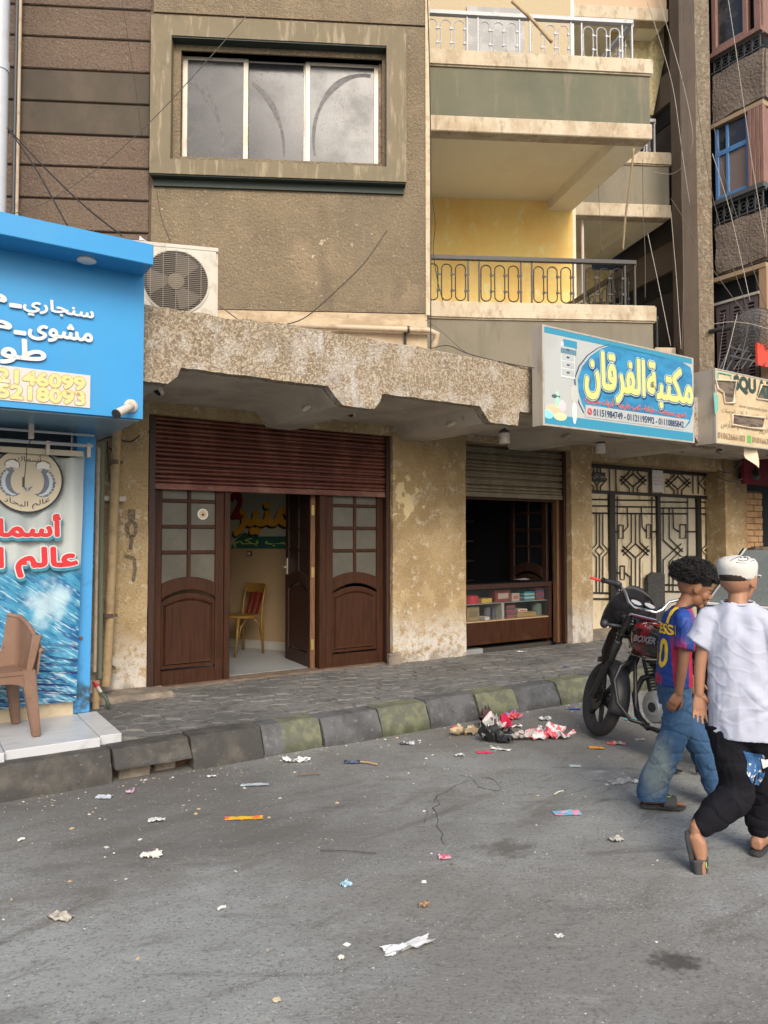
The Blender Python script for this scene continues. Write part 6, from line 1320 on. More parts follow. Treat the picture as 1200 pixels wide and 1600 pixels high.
# satellite dish and rack
dq = onf(1172, 515, 5.1); ds = thing('satellite_dish', 'grey wire mesh satellite dish beside the louvred shutters', 'satellite dish', loc=MF @ Vector((dq.x, dq.y, dq.z)), rz=S2)
T = Matrix.Translation(dq + Vector((.1, 0, 0))) @ Matrix.Rotation(math.radians(-38), 4, 'X') @ Matrix.Rotation(math.radians(62), 4, 'Y') @ Matrix.Scale(.66, 4)
dm = MB(MF); rings = 7
for k in range(1, rings + 1):
    r = .42 * k / rings; dm.tube([T @ Vector((r * math.cos(t), r * math.sin(t), r * r * .5)) for t in [2 * PI * i / 28 for i in range(29)]], .003 if k < rings else .007, 4, cap=False)
for i in range(16):
    t = 2 * PI * i / 16; dm.tube([T @ Vector((.42 * q / 4 * math.cos(t), .42 * q / 4 * math.sin(t), (.42 * q / 4) ** 2 * .5)) for q in range(5)], .003, 4, cap=False)
dm.build('mesh_reflector', iron_g, ds)
sh_ = MB(MF); sh_.grid(lambda u, v: T @ Vector((.41 * v * math.cos(u * 2 * PI), .41 * v * math.sin(u * 2 * PI), (.41 * v) ** 2 * .5 + .004)), 28, 6); sh_.build('reflector_skin', mk('mesh_skin', (.22, .21, .20), .5, alpha=.5), ds, fix=False)
m = MB(MF); 
for i in range(3): t = 2 * PI * i / 3; m.tube([T @ Vector((.42 * math.cos(t), .42 * math.sin(t), .09)), T @ Vector((0, 0, .38))], .005, 5)
m.ell(T @ Vector((0, 0, .38)), (.03, .03, .04), 10, 6); m.build('feed_arm', iron_g, ds)
rk = thing('iron_rack', 'grey iron rack of slanting bars with red panel above the torn sign', 'rack', loc=MF @ Vector((9.3, 5.1, 3.6)), rz=S2)
for i in range(8):
    a = onf(1122 + i * 12, 582 - 2 * i, 5.05); b_ = onf(1142 + i * 15, 540 - 2 * i, 5.25); m = MB(MF); m.tube([a, b_], .009, 5); m.build('rack_bar', iron_g, rk)
for y0_, nn in ((556, 5.1), (543, 5.2)):
    a = onf(1140, y0_, nn); m = MB(MF); m.cyl(a, (a.x + 2.0, a.y, a.z), .014, seg=6); m.build('rack_rail', iron_g, rk)
m = MB(MF); a = onf(1184, 570, 5.06); m.box(a.x, a.x + 1.5, 5.06, 5.09, a.z, a.z + .28); m.build('red_panel', mk('red_panel', (.55, .06, .03), .5), rk)
m = MB(MF); a = onf(1108, 518, 5.9); m.tube([a, a + Vector((.1, -.3, 0))], .03, 8); tag(m.build('insulator_knob', iron_m), 'black insulator knob on the roughcast column', 'knob')

# ================================================================== LITTER
def sheet(px, py, w_, l, ang, c, label, cat='litter', crum=.02, name='litter_scrap', c2=None, h=0, alpha=1, rough=.6, seed=0, n=10, curl=0, lift=.004):
    c = tuple(v * .8 for v in c); crum = crum * (.55 if crum < .08 else .8); w_ *= .85; l *= .85
    q = onz(px, py, 0); z0 = roadz(q.x, q.y) + lift; r = random.Random(px * 31 + py)
    ca, sa = math.cos(ang), math.sin(ang); b = MB()
    off = Vector((px * .13, py * .17, 1))
    kz = {}
    def f(u, v):
        x = (u - .5) * w_; y = (v - .5) * l; e = 1 + min(.36, crum * 9) * noise.noise(Vector((u * 3, v * 3, 0)) + off); x *= e; y *= e
        z = abs(noise.noise(Vector((u * 3.2, v * 3.2, 5)) + off)) * crum * 1.6 + abs(noise.noise(Vector((u * 9, v * 9, 2)) + off)) * crum * .6 + h * math.sin(PI * u) * math.sin(PI * v) + curl * (2 * u - 1) ** 2
        x += noise.noise(Vector((u * 5, v * 5, 9)) + off) * crum * .9
        return (q.x + x * ca - y * sa, q.y + x * sa + y * ca, z0 + z)
    b.grid(f, n, n)
    mm = mk(name + '_colour', c, rough, alpha=alpha, layers=[dict(s=16, off=seed, lo=.48, hi=.54, c=c2, a=1)] if c2 else [])
    o = b.build(name, mm, fix=False, smooth=True if crum < .02 else .7); return tag(o, label, cat)
L = [
 (162, 1247, .11, .07, .1, (.62, .68, .70), 'flattened pale blue paper lid near the left kerb', 'litter', dict(c2=(.45, .5, .55))),
 (204, 1239, .05, .04, 0, (.55, .35, .5), 'small crumpled pink foil right of the pale lid', 'litter', dict(crum=.04)),
 (245, 1281, .10, .05, .3, (.62, .64, .63), 'crumpled translucent film below the pink foil', 'plastic film', dict(crum=.03)),
 (237, 1336, .10, .07, .1, (.70, .67, .60), 'crumpled cream tissue on the road left', 'tissue', dict(crum=.04)),
 (381, 1277, .25, .055, .06, (.80, .50, .03), 'yellow sweet wrapper lying flat on the road', 'wrapper', dict(c2=(.65, .12, .04), crum=.01)),
 (398, 1226, .20, .06, .05, (.42, .52, .55), 'blue grey packet lying near the kerb', 'packet', dict(c2=(.60, .66, .66), crum=.012)),
 (463, 1190, .20, .07, .1, (.74, .74, .72), 'torn white paper strips near the kerb', 'paper', dict(crum=.05)),
 (330, 1214, .07, .03, 0, (.7, .7, .66), 'small white paper bit at the kerb foot', 'paper', dict(crum=.02)),
 (550, 1191, .13, .08, .1, (.03, .045, .09), 'dark blue patterned paper scrap with stick', 'scrap', dict(c2=(.12, .15, .22), crum=.012)),
 (96, 1434, .12, .07, -.3, (.55, .50, .42), 'crumpled greyish tissue on the left road', 'tissue', dict(crum=.035)),
 (638, 1479, .24, .07, .50, (.74, .75, .76), 'crumpled white plastic strip in the middle of the road', 'plastic strip', dict(crum=.04)),
 (694, 1341, .06, .05, .2, (.62, .35, .42), 'crumpled pink and white wrapper near the crack', 'wrapper', dict(c2=(.75, .1, .15), crum=.03)),
 (663, 1414, .045, .035, .2, (.42, .27, .16), 'orange brown crumb of food on the road', 'food scrap', dict(crum=.04)),
 (886, 1271, .18, .08, .05, (.20, .50, .68), 'flattened wrapper half blue and half pink', 'wrapper', dict(c2=(.75, .25, .35), crum=.012)),
 (756, 1176, .12, .05, 0, (.80, .05, .12), 'bright red packet lying in front of the rubbish heap', 'packet', dict(crum=.015)),
 (932, 1169, .13, .06, -.2, (.80, .32, .04), 'orange packet near the motorcycle front wheel', 'packet', dict(crum=.015)),
 (963, 1161, .15, .09, .2, (.55, .50, .46), 'crumpled red and white wrapper behind the orange packet', 'wrapper', dict(c2=(.6, .1, .08), crum=.03)),
 (988, 1123, .16, .06, 0, (.03, .48, .50), 'turquoise packet under the motorcycle', 'packet', dict(crum=.02)),
 (898, 1108, .13, .04, -.2, (.05, .12, .50), 'dark blue packet left of the motorcycle wheel', 'packet', dict(crum=.015)),
 (1000, 1154, .09, .05, 0, (.66, .68, .66), 'small white lid beside the turquoise packet', 'lid', dict(crum=.015)),
 (899, 1197, .09, .06, 0, (.60, .68, .68), 'pale round paper lid left of the clear bag', 'lid', dict(crum=.006)),
 (963, 1314, .09, .06, .4, (.52, .50, .46), 'crumpled grey paper ball on the right road', 'paper', dict(crum=.03)),
 (1000, 1222, .10, .04, .2, (.72, .72, .70), 'white paper bit beside the first boy\'s trouser leg', 'paper', dict(crum=.03)),
 (1112, 1217, .12, .08, .1, (.62, .62, .58), 'crushed white carton between the two boys', 'carton', dict(crum=.03)),
 (852, 1125, .12, .07, .1, (.70, .70, .68), 'small white crumpled bag at the kerb left of the motorcycle', 'bag', dict(crum=.05)),
 (718, 1181, .08, .05, 0, (.68, .68, .68), 'small white twisted paper left of the red packet', 'paper', dict(crum=.03)),
 (637, 1163, .12, .06, .1, (.10, .085, .075), 'dark multicoloured scrap near the kerb', 'scrap', dict(c2=(.4, .45, .5), crum=.05)),
 (708, 1137, .04, .04, 0, (.75, .03, .15), 'tiny pink cap at the kerb foot', 'cap', dict(crum=.03)),
 (725, 1147, .20, .08, .1, (.24, .18, .10), 'crumpled tan and black food bag at the left of the heap', 'bag', dict(c2=(.42, .33, .2), crum=.09)),
 (800, 1124, .13, .10, .3, (.65, .10, .12), 'crumpled red and blue sweet bag at the back of the heap', 'bag', dict(c2=(.12, .12, .35), crum=.10)),
 (808, 1136, .10, .05, 0, (.74, .74, .72), 'white tissue in front of the red and blue bag', 'tissue', dict(crum=.04)),
 (852, 1152, .34, .20, .15, (.76, .74, .74), 'large crumpled white and red plastic bag right of the heap', 'plastic bag', dict(c2=(.70, .10, .14), crum=.12, n=20)),
 (812, 1156, .18, .08, .2, (.55, .48, .45), 'pale crumpled wrapper between the black and white bags', 'wrapper', dict(crum=.08)),
 (776, 1158, .24, .16, -.2, (.02, .022, .024), 'shiny black plastic bag in the middle of the heap', 'plastic bag', dict(crum=.14, rough=.25, n=20)),
 (770, 1142, .16, .12, .6, (.42, .46, .44), 'grey green crumpled paper on top of the black bag', 'paper', dict(c2=(.6, .5, .5), crum=.16)),
 (788, 1138, .04, .12, .3, (.70, .03, .10), 'upright pink red wrapper sticking out of the heap', 'wrapper', dict(crum=.15)),
 (783, 1172, .17, .04, -.3, (.72, .70, .66), 'white paper band lying in front of the black bag', 'paper', dict(crum=.02)),
 (762, 1135, .05, .14, .1, (.06, .03, .03), 'dark brown wrapper standing at the left of the heap', 'wrapper', dict(crum=.18)),
 (540, 1382, .05, .05, .6, (.40, .62, .72), 'tiny pale blue twisted plastic on the road', 'plastic bit', dict(crum=.03)),
 (812, 1019, .06, .03, 0, (.7, .72, .72), 'tiny white scrap on the pavement before the counter', 'scrap', dict(crum=.02, lift=.2)),
 (883, 1042, .03, .03, 0, (.15, .12, .5), 'tiny blue cap on the pavement by the kerb', 'cap', dict(crum=.03, lift=.2)),
 (655, 1158, .03, .02, 0, (.75, .75, .7), 'tiny white crumb right of the dark scrap', 'scrap', dict(crum=.02)),
 (432, 1564, .03, .03, .4, (.72, .62, .40), 'tiny cream chip near the lower edge of the road', 'scrap', dict(crum=.01)),
 (875, 1461, .04, .03, .4, (.70, .68, .64), 'tiny white chip right of the dark oil stain side', 'scrap', dict(crum=.01)),
]
for px, py, w_, l, ang, c, lb, cat, k in L:
    if k.get('lift', 0) > .1:
        sc_ = (CZ - .2) / CZ; qq = onz(px, py, .2); k = dict(k)
        ppx = px; q_ = onz(px, py, .2)
        b = MB(); b.grid(lambda u, v: (q_.x + (u - .5) * w_, q_.y + (v - .5) * l, .208 + .015 * abs(noise.noise(Vector((u * 4, v * 4, px))))), 5, 5); tag(b.build('litter_scrap', mk('scrap_colour', c, .6), fix=False), lb, cat); continue
    sheet(px, py, w_, l, ang, c, lb, cat, **k)
# clear film bag
sheet(945, 1213, .34, .20, .1, (.55, .56, .55), 'large clear flattened plastic bag on the road before the first boy', 'plastic bag', crum=.02, alpha=.35, rough=.25, n=16, name='clear_bag')
sheet(972, 1222, .20, .09, .3, (.62, .62, .60), 'twisted end of the clear plastic bag', 'plastic bag', crum=.03, alpha=.6, rough=.3, name='clear_bag')
def stick(px0, py0, px1, py1, r, c, lb):
    a = onz(px0, py0); b = onz(px1, py1); m = MB(); m.tube([a + Vector((0, 0, .008)), (a + b) / 2 + Vector((0, 0, .012)), b + Vector((0, 0, .006))], r, 6); tag(m.build('stick', mk('stick_colour', c, .7)), lb, 'stick')
stick(563, 1192, 590, 1196, .006, (.36, .25, .15), 'thin wooden stick beside the dark blue scrap')
stick(866, 1243, 880, 1237, .004, (.6, .58, .5), 'thin pale straw near the wrapper')
stick(500, 1331, 588, 1335, .002, (.05, .045, .04), 'thin dark twig lying on the middle of the road')
stick(465, 1213, 500, 1210, .004, (.14, .1, .07), 'thin dark twig at the kerb foot')
stick(28, 1316, 38, 1312, .006, (.72, .70, .66), 'small white stick at the left edge of the road')
stick(340, 1424, 352, 1419, .006, (.66, .66, .62), 'small pale stick left of the plastic strip')
stick(529, 1501, 536, 1498, .007, (.7, .64, .52), 'small cream stick beyond the plastic strip')
# countless crumbs
cr_ = MB(); r = random.Random(11); cols = [(.62, .60, .55), (.45, .42, .36), (.75, .74, .72), (.12, .10, .08), (.40, .30, .18)]
for i in range(2600):
    s = r.uniform(-1, 8); t = r.random(); n_ = 4.86 - (t ** 2.8) * 3.6
    p = MF @ Vector((s, n_, 0)); z = roadz(p.x, p.y); a = r.uniform(0, 6.28); e = r.uniform(.002, .007) * (1 if i % 9 else 2.2); f = e * r.uniform(.3, 1); cr_.cm = r.choice([0, 1, 1, 1, 3, 3, 4, 4])
    d1 = Vector((math.cos(a), math.sin(a), 0)) * e; d2 = Vector((-math.sin(a), math.cos(a), 0)) * f; h = Vector((0, 0, f * .7)); p.z = z - .001
    cr_.add([p - d1 - d2, p + d1 - d2, p + d1 + d2, p - d1 + d2, p + h], [(0, 1, 4), (1, 2, 4), (2, 3, 4), (3, 0, 4)])
tag(cr_.build('road_crumbs', [mk('crumb_colour', c, .9) for c in cols], fix=False), 'pale and dark crumbs and chips strewn over the road', 'litter', kind='stuff')
# cracks in the asphalt: narrow open joints
crk = MB()
def crack(pts, w_):
    P = []
    for i in range(len(pts) - 1):
        a, b = onz(*pts[i]), onz(*pts[i + 1])
        for k in range(6): p = a.lerp(b, k / 6); p += noise.noise_vector(p * 9) * .03; P.append(p)
    for i in range(len(P) - 1):
        d = P[i + 1] - P[i]; d.z = 0; d.normalize(); n_ = Vector((-d.y, d.x, 0)) * w_ * .55 * (.2 + abs(noise.noise(P[i] * 14)) * 1.5); 
        q = [P[i] + n_, P[i + 1] + n_, P[i + 1] - n_, P[i] - n_]
        for v in q: v.z = roadz(v.x, v.y) + .003
        crk.add(q, [(0, 1, 2, 3)])
crack([(718, 1210), (735, 1215), (750, 1228), (775, 1236), (784, 1230), (776, 1222), (762, 1215), (745, 1213)], .006)
crack([(735, 1218), (712, 1228), (690, 1240), (678, 1262), (683, 1290), (700, 1325)], .007); crack([(784, 1228), (820, 1222), (862, 1208)], .003); crack([(690, 1240), (668, 1262), (660, 1290)], .004)
crk.build('road_crack', mk('crack_dark', (.06, .057, .053), 1), road, fix=False)
# ================================================================== MOTORCYCLE
mc = onz(938, 1150, 0); HD = Vector((-.47, .883, 0)).normalized(); WB = 1.25
rear = Vector((mc.x, mc.y, 0)) - HD * WB
bang = math.atan2(HD.y, HD.x)
bike = thing('motorcycle', 'black motorcycle with dark red tank parked by the kerb behind the two boys', 'motorcycle', loc=rear, rz=bang)
MK = Matrix.Translation(rear) @ Matrix.Rotation(bang, 4, 'Z') @ Matrix.Rotation(math.radians(3.5), 4, 'X')
RW = .292
blk = mk('gloss_black_paint', (.008, .008, .009), .22, spec=.6); blks = mk('satin_black_metal', (.016, .016, .017), .42); rub = mk('tyre_rubber', (.035, .034, .033), .85, bump=[dict(s=70, a=.4, h=.004)])
chr_ = mk('chrome', (.55, .55, .56), .18, metal=1); eng = mk('engine_alloy', (.42, .42, .41), .38, metal=.75, layers=[dict(s=12, lo=.5, hi=.7, c=(.28, .27, .25), a=.7)])
plb = mk('black_plastic', (.022, .023, .025), .5, layers=[dict(s=10, lo=.5, hi=.75, c=(.06, .058, .055), a=.6)]); redp = mk('dark_red_tank_paint', (.10, .008, .012), .18, coat=.6, spec=.6)
bred_ = mk('red_lever_cover', (.62, .035, .03), .5); seatm = mk('seat_vinyl', (.02, .02, .02), .6)
steer_p = Vector((.93, 0, .86)); sax = Vector((-.46, 0, .89)).normalized()
MSt = MK @ Matrix.Translation(steer_p) @ Matrix.Rotation(math.radians(-23), 4, sax) @ Matrix.Translation(-steer_p)
def bb(M=MK): return MB(M)
def wheel(M, x, name):
    c = (x, 0, RW); T = Matrix.Translation(c) @ Matrix.Rotation(PI / 2, 4, 'X')
    b = bb(M); prof = []
    for k in range(17):
        t = 2 * PI * k / 16; prof.append((RW - .048 + .048 * math.cos(t) * (1.0), .050 * math.sin(t)))
    n = 48; b.loft([[T @ Vector((r * math.cos(2 * PI * j / n), r * math.sin(2 * PI * j / n), z)) for r, z in prof[:-1]] for j in range(n + 1)], cap=False)
    w_ = b.build(name, rub, bike, smooth=True)
    b = bb(M); rr_ = RW - .078
    b.loft([[T @ Vector((r * math.cos(2 * PI * j / n), r * math.sin(2 * PI * j / n), z)) for r, z in ((rr_ + .018, -.03), (rr_, -.033), (rr_ - .012, 0), (rr_, .033), (rr_ + .018, .03))] for j in range(n + 1)], cap=False)
    b.build('rim', blks, w_, smooth=.6)
    b = bb(M); 
    for sg in (1, -1):
        for a0, a1, mm in ((.5, .75, 0), (3.6, 4.1, 0)):
            b.loft([[T @ Vector((r * math.cos(t), r * math.sin(t), sg * .0335)) for r in (rr_ + .006, rr_ + .016)] for t in [a0 + (a1 - a0) * k / 8 for k in range(9)]], cap=False, closed=False)
    b.build('red_rim_tape', bred_, w_, fix=False)
    b = bb(M)
    for sg in (1,):
        b.loft([[T @ Vector((r * math.cos(t), r * math.sin(t), -.045)) for r in (RW - .055, RW - .03)] for t in [3.95 + .5 * k / 8 for k in range(9)]], cap=False, closed=False)
    b.build('tyre_lettering_band', mk('tyre_white', (.6, .6, .58), .7), w_, fix=False)
    for k in range(6):
        t = 2 * PI * k / 6 + .3; b = bb(M); d = Vector((math.cos(t), 0, math.sin(t))); s = Vector((-math.sin(t), 0, math.cos(t)))
        p0 = Vector(c) + d * .03; p1 = Vector(c) + d * (rr_ - .002); b.loft([[p + s * a * w2 + Vector((0, y, 0)) for a, y in ((-1, -.014), (1, -.014), (1, .014), (-1, .014))] for p, w2 in ((p0, .022), (p1, .014))]); b.build('spoke', blks, w_, bevel=.003)
    b = bb(M); b.cyl((x, -.06, RW), (x, .06, RW), .038, seg=16); b.cyl((x, .045, RW), (x, .052, RW), .095, seg=24); b.cyl((x, -.10, RW), (x, .10, RW), .010, seg=8); b.build('hub', blks, w_, smooth=.5)
    return w_
wheel(MSt, WB, 'front_wheel'); wheel(MK, 0, 'rear_wheel')
# fork, gaiters, fender
def fx(t): return Vector((WB, 0, RW)) + (Vector((.88, 0, .96)) - Vector((WB, 0, RW))) * t
for sg in (1, -1):
    o = Vector((.0, sg * .085, 0)); b = bb(MSt); b.tube([fx(0) + o, fx(.45) + o], [.028, .030], 14); b.build('fork_leg', blks, bike, smooth=.6)
    b = bb(MSt); P = []; R = []
    for k in range(19): P.append(fx(.45 + .25 * k / 18) + o); R.append(.036 if k % 2 else .028)
    b.tube(P, R, 14); b.build('fork_gaiter', plb, bike, smooth=True); b = bb(MSt); b.tube([fx(.7) + o, fx(1.03) + o], .022, 12); b.build('fork_tube', blks, bike, smooth=.6)
b = bb(MSt); arcs = []
for k in range(19):
    t = math.radians(-32 + 118 * k / 18); R_ = RW + .035; c = Vector((WB + 0, 0, RW)); p = c + Vector((-math.cos(t + .3) * R_, 0, math.sin(t + .3) * R_)); n_ = (p - c).normalized(); arcs.append([p + Vector((0, y, 0)) - n_ * dz for y, dz in ((-.074, .05), (-.066, .008), (0, 0), (.066, .008), (.074, .05))])
b.loft(arcs, cap=False, closed=False); b.build('front_fender', plb, bike, solid=.004, smooth=True)
b = bb(MSt); b.box(WB - RW - .10, WB - RW - .03, -.06, .06, .12, .34)
for sg in (1, -1):
    b = bb(MSt); o = Vector((0, sg * .07, 0)); b.tube([fx(.30) + o, Vector((WB - .12, sg * .068, RW + .26))], .008, 6); b.build('fender_stay', blks, bike)
# triple clamp, bars, headlight, clocks
b = bb(MSt); b.loft([[fx(t) + Vector((dx, y, dz)) for dx, y, dz in ((.04, -.11, 0), (.04, .11, 0), (-.04, .11, 0), (-.04, -.11, 0))] for t in (.985, 1.02)]); b.build('top_clamp', chr_, bike, bevel=.006)
b = bb(MSt); b.loft([[fx(t) + Vector((dx, y, dz)) for dx, y, dz in ((.04, -.11, 0), (.04, .11, 0), (-.04, .11, 0), (-.04, -.11, 0))] for t in (.74, .775)]); b.build('lower_clamp', blks, bike, bevel=.006)
bc = fx(1.04) + Vector((-.02, 0, .035))
for sg in (1, -1):
    b = bb(MSt); b.tube([bc + Vector((0, sg * .0, 0)), bc + Vector((0, sg * .09, .0)), bc + Vector((-.0, sg * .135, .03)), bc + Vector((-.0, sg * .18, .10)), bc + Vector((-.025, sg * .235, .13)), bc + Vector((-.06, sg * .30, .135))], .0115, 12); b.build('handlebar', chr_, bike, smooth=True)
    g0 = bc + Vector((-.055, sg * .285, .135)); g1 = bc + Vector((-.105, sg * .40, .130))
    b = bb(MSt); b.tube([g0, g1], .018, 14); b.cyl(g1, g1 + (g1 - g0).normalized() * .012, .022, seg=14); b.build('grip', plb, bike, smooth=.6)
    b = bb(MSt); b.ell(bc + Vector((-.04, sg * .265, .135)), (.026, .035, .026)); b.ell(bc + Vector((-.02, sg * .25, .12)), (.02, .02, .03)); b.build('switch_cluster', plb, bike, smooth=True)
    l0 = bc + Vector((.005, sg * .27, .14)); b = bb(MSt); b.tube([l0, l0 + Vector((.015, sg * .05, .0)), l0 + Vector((-.01, sg * .14, -.005)), l0 + Vector((-.04, sg * (.20 if sg > 0 else .15), -.005))], [.008, .008, .009, .011], 8); b.build('lever', bred_ if sg > 0 else chr_, bike, smooth=True)
    b = bb(MSt); b.tube([bc + Vector((-.0, sg * .22, .12)), bc + Vector((.08, sg * .16, .05)), bc + Vector((.12, sg * .05, -.12)), Vector((.9, sg * .03, .72))], .005, 6); b.build('control_cable', plb, bike, smooth=True)
    b = bb(MSt); q0 = fx(.86) + Vector((.02, sg * .08, 0)); q1 = q0 + Vector((-.0, sg * .14, -.01)); b.tube([q0, q1], .013, 8); b.ell(q1 + Vector((0, sg * .02, 0)), (.030, .032, .034)); b.build('turn_signal', plb, bike, smooth=True)
b = bb(MSt); hc = fx(.90) + Vector((.13, 0, .0)); T = Matrix.Translation(hc) @ Matrix.Rotation(PI / 2, 4, 'Y'); b.lathe([(.001, -.09), (.05, -.08), (.085, -.03), (.095, .03), (.095, .05), (.001, .07)], 24, T=T); b.build('headlight', blk, bike, smooth=.9)
b = bb(MSt); b.grid(lambda u, v: hc + Vector((.06 - .05 * v + .03 * math.cos((u - .5) * 2.6) - .04, (u - .5) * (.44 - .16 * v ** 3), -.03 + .34 * v * (1 - .25 * (2 * u - 1) ** 2))), 18, 10); b.build('windscreen', mk('smoked_windscreen', (.012, .012, .014), .15, spec=.6), bike, solid=.004, smooth=True)
for sg in (1, -1):
    b = bb(MSt); c = bc + Vector((.045, sg * .055, .03)); T = Matrix.Translation(c) @ Matrix.Rotation(math.radians(-28), 4, 'Y'); b.lathe([(.001, -.04), (.04, -.035), (.045, 0), (.045, .012), (.038, .014), (.001, .014)], 20, T=T); g = b.build('gauge', blks, bike, smooth=.6)
    b = bb(MSt); b.lathe([(.040, .0145), (.001, .016)], 20, T=T); b.build('gauge_glass', mk('gauge_face', (.35, .36, .38), .1), g)
# side shields beside the fork (black fairing wings)
for sg in (1, -1):
    b = bb(MSt); P = [(1.02, .11, .92), (1.08, .135, .80), (1.13, .14, .66), (1.12, .12, .55), (1.05, .115, .60), (.99, .12, .78)]; b.add([(x, sg * y, z) for x, y, z in P], [tuple(range(6))]); b.build('fork_shield', blk, bike, solid=.012, fix=False, bevel=.0)
# tank
def sup(a, b_, n=20, e=2.6): return [(a * math.copysign(abs(math.cos(2 * PI * k / n)) ** (2 / e), math.cos(2 * PI * k / n)), b_ * math.copysign(abs(math.sin(2 * PI * k / n)) ** (2 / e), math.sin(2 * PI * k / n))) for k in range(n)]
prof = [(.93, .815, .04, .035), (.90, .81, .10, .085), (.82, .80, .145, .118), (.70, .795, .168, .128), (.57, .79, .165, .118), (.46, .785, .135, .095), (.39, .775, .09, .06), (.36, .765, .06, .03)]
b = bb(); b.loft([[Vector((x, y, z + zz + (.02 if zz > 0 else 0))) for y, zz in sup(hw, hh)] for x, z, hw, hh in prof]); tank = b.build('fuel_tank', mk('tank_paint', (.009, .009, .010), .15, coat=.7, spec=.6, coord='obj', layers=[dict(s=5, st=(1, .3, 2), lo=.46, hi=.52, c=(.17, .008, .016), a=1, zr=(.62, .74), ax=0)]), bike, smooth=True)
b = bb(); b.lathe([(.045, .925), (.045, .945), (.03, .95), (.001, .95)], 20, c=(.66, 0, 0)); b.build('fuel_cap', chr_, bike, smooth=.5)
letters('BOXER', (0, .20, 0, .045), MK @ Matrix.Translation((.78, .176, .80)) @ Matrix.Rotation(PI, 4, 'Z') @ Matrix.Rotation(-.12, 4, 'X'), mk('tank_letter_grey', (.13, .13, .14), .3), bike, bold=.03, depth=.003, arabic=False, shear=.3)
b = bb(); b.tube([(.86, .14, .705), (.66, .172, .685), (.45, .14, .705)], .006, 6); b.build('tank_seam', chr_, bike)
b = bb(); b.tube([(.62, .06, .945), (.55, .10, .935), (.50, .05, .94), (.56, .0, .95), (.47, -.03, .93)], .009, 8); b.tube([(.66, .11, .93), (.5, .12, .925), (.42, .06, .925)], .009, 8); tag(b.build('red_strap', bred_, smooth=True), 'red rubber strap lying on the motorcycle tank', 'strap')
# seat, side panels, tail
b = bb(); b.loft([[Vector((x, y, z + zz)) for y, zz in sup(hw, hh, 16)] for x, z, hw, hh in ((.42, .79, .09, .03), (.32, .79, .125, .05), (.15, .79, .135, .055), (-.05, .82, .13, .055), (-.25, .85, .11, .05), (-.32, .86, .06, .02))]); b.build('seat', seatm, bike, smooth=True)
for sg in (1, -1):
    b = bb(); b.add([(x, sg * y, z) for x, y, z in ((.42, .12, .72), (.22, .14, .70), (.10, .13, .58), (.20, .12, .48), (.38, .12, .52))], [tuple(range(5))]); b.build('side_panel', blk, bike, solid=.012, fix=False)
    b = bb(); b.loft([[Vector((x, sg * y, z + dz)) for y, dz in ((.10, -.05), (.13, -.02), (.13, .04), (.10, .05))] for x, z in ((.10, .72), (-.12, .76), (-.34, .82))]); b.build('tail_panel', blk, bike)
    b = bb(); b.tube([(.02, sg * .11, .34), (-.04, sg * .12, .70)], .018, 10); b.build('shock_damper', blks, bike); b = bb(); b.tube([(.0 - .005 * k, sg * .115, .38 + .014 * k) for k in range(22)], [.034 if k % 2 else .026 for k in range(22)], 10); b.build('shock_spring', bred_ if sg > 0 else bred_, bike)
    b = bb(); b.tube([(0, sg * .07, RW), (.42, sg * .08, .36)], .02, 8); b.build('swingarm', blks, bike)
b = bb(); b.box(-.40, -.34, -.07, .07, .72, .80); b.build('tail_light', mk('red_tail_lens', (.45, .01, .01), .2), bike, bevel=.012)
b = bb(); b.loft([[Vector((-.02 - (RW + .05) * math.cos(t), y, RW + .03 + (RW + .05) * math.sin(t))) for y in (-.07, .07)] for t in [.1 + 2.0 * k / 10 for k in range(11)]], cap=False, closed=False); b.build('rear_fender', plb, bike, solid=.004, fix=False)
# frame + crash bars
for sg in (1, -1):
    b = bb(); b.tube([(.92, sg * .02, .84), (.86, sg * .06, .55), (.82, sg * .09, .32), (.72, sg * .10, .20), (.45, sg * .11, .18), (.34, sg * .11, .30), (.30, sg * .11, .62)], .015, 10); b.build('frame_tube', blks, bike, smooth=True)
    b = bb(); b.tube([(.88, sg * .05, .66), (.90, sg * .17, .60), (.90, sg * .23, .50), (.86, sg * .23, .34), (.76, sg * .20, .24), (.66, sg * .12, .22)], .014, 10); b.build('crash_bar', blks, bike, smooth=True)
b = bb(); b.tube([(.86, 0, .80), (.5, 0, .74), (.1, 0, .70)], .022, 10); b.build('frame_spine', blks, bike)
# engine
b = bb(); b.box(.42, .68, -.11, .11, .24, .44); b.build('crankcase', eng, bike, bevel=.03, bseg=3, smooth=.7)
T = lambda x, y, z: Matrix.Translation((x, y, z)) @ Matrix.Rotation(-PI / 2, 4, 'X')
b = bb(); b.lathe([(.001, .115), (.108, .11), (.112, .14), (.100, .155), (.065, .160), (.055, .166), (.001, .168)], 32, T=T(.60, 0, .36)); b.build('engine_cover', eng, bike, smooth=.5)
b = bb(); b.lathe([(.034, .168), (.034, .172), (.001, .173)], 20, T=T(.60, 0, .36)); b.build('cover_emblem', blks, bike)
b = bb(); b.lathe([(.001, .11), (.085, .11), (.085, .135), (.07, .145), (.001, .148)], 28, T=T(.45, 0, .33)); b.build('sprocket_cover', eng, bike, smooth=.5)
b = bb(); b.lathe([(.001, -.115), (.11, -.115), (.10, -.15), (.001, -.155)], 28, T=T(.52, 0, .34)); b.build('clutch_cover', eng, bike, smooth=.5)
for k in range(9):
    b = bb(MK @ Matrix.Translation((.60, 0, .44)) @ Matrix.Rotation(math.radians(18), 4, 'Y')); b.box(-.075, .075, -.085, .085, .02 + k * .022, .028 + k * .022); b.build('cooling_fin', blks, bike)
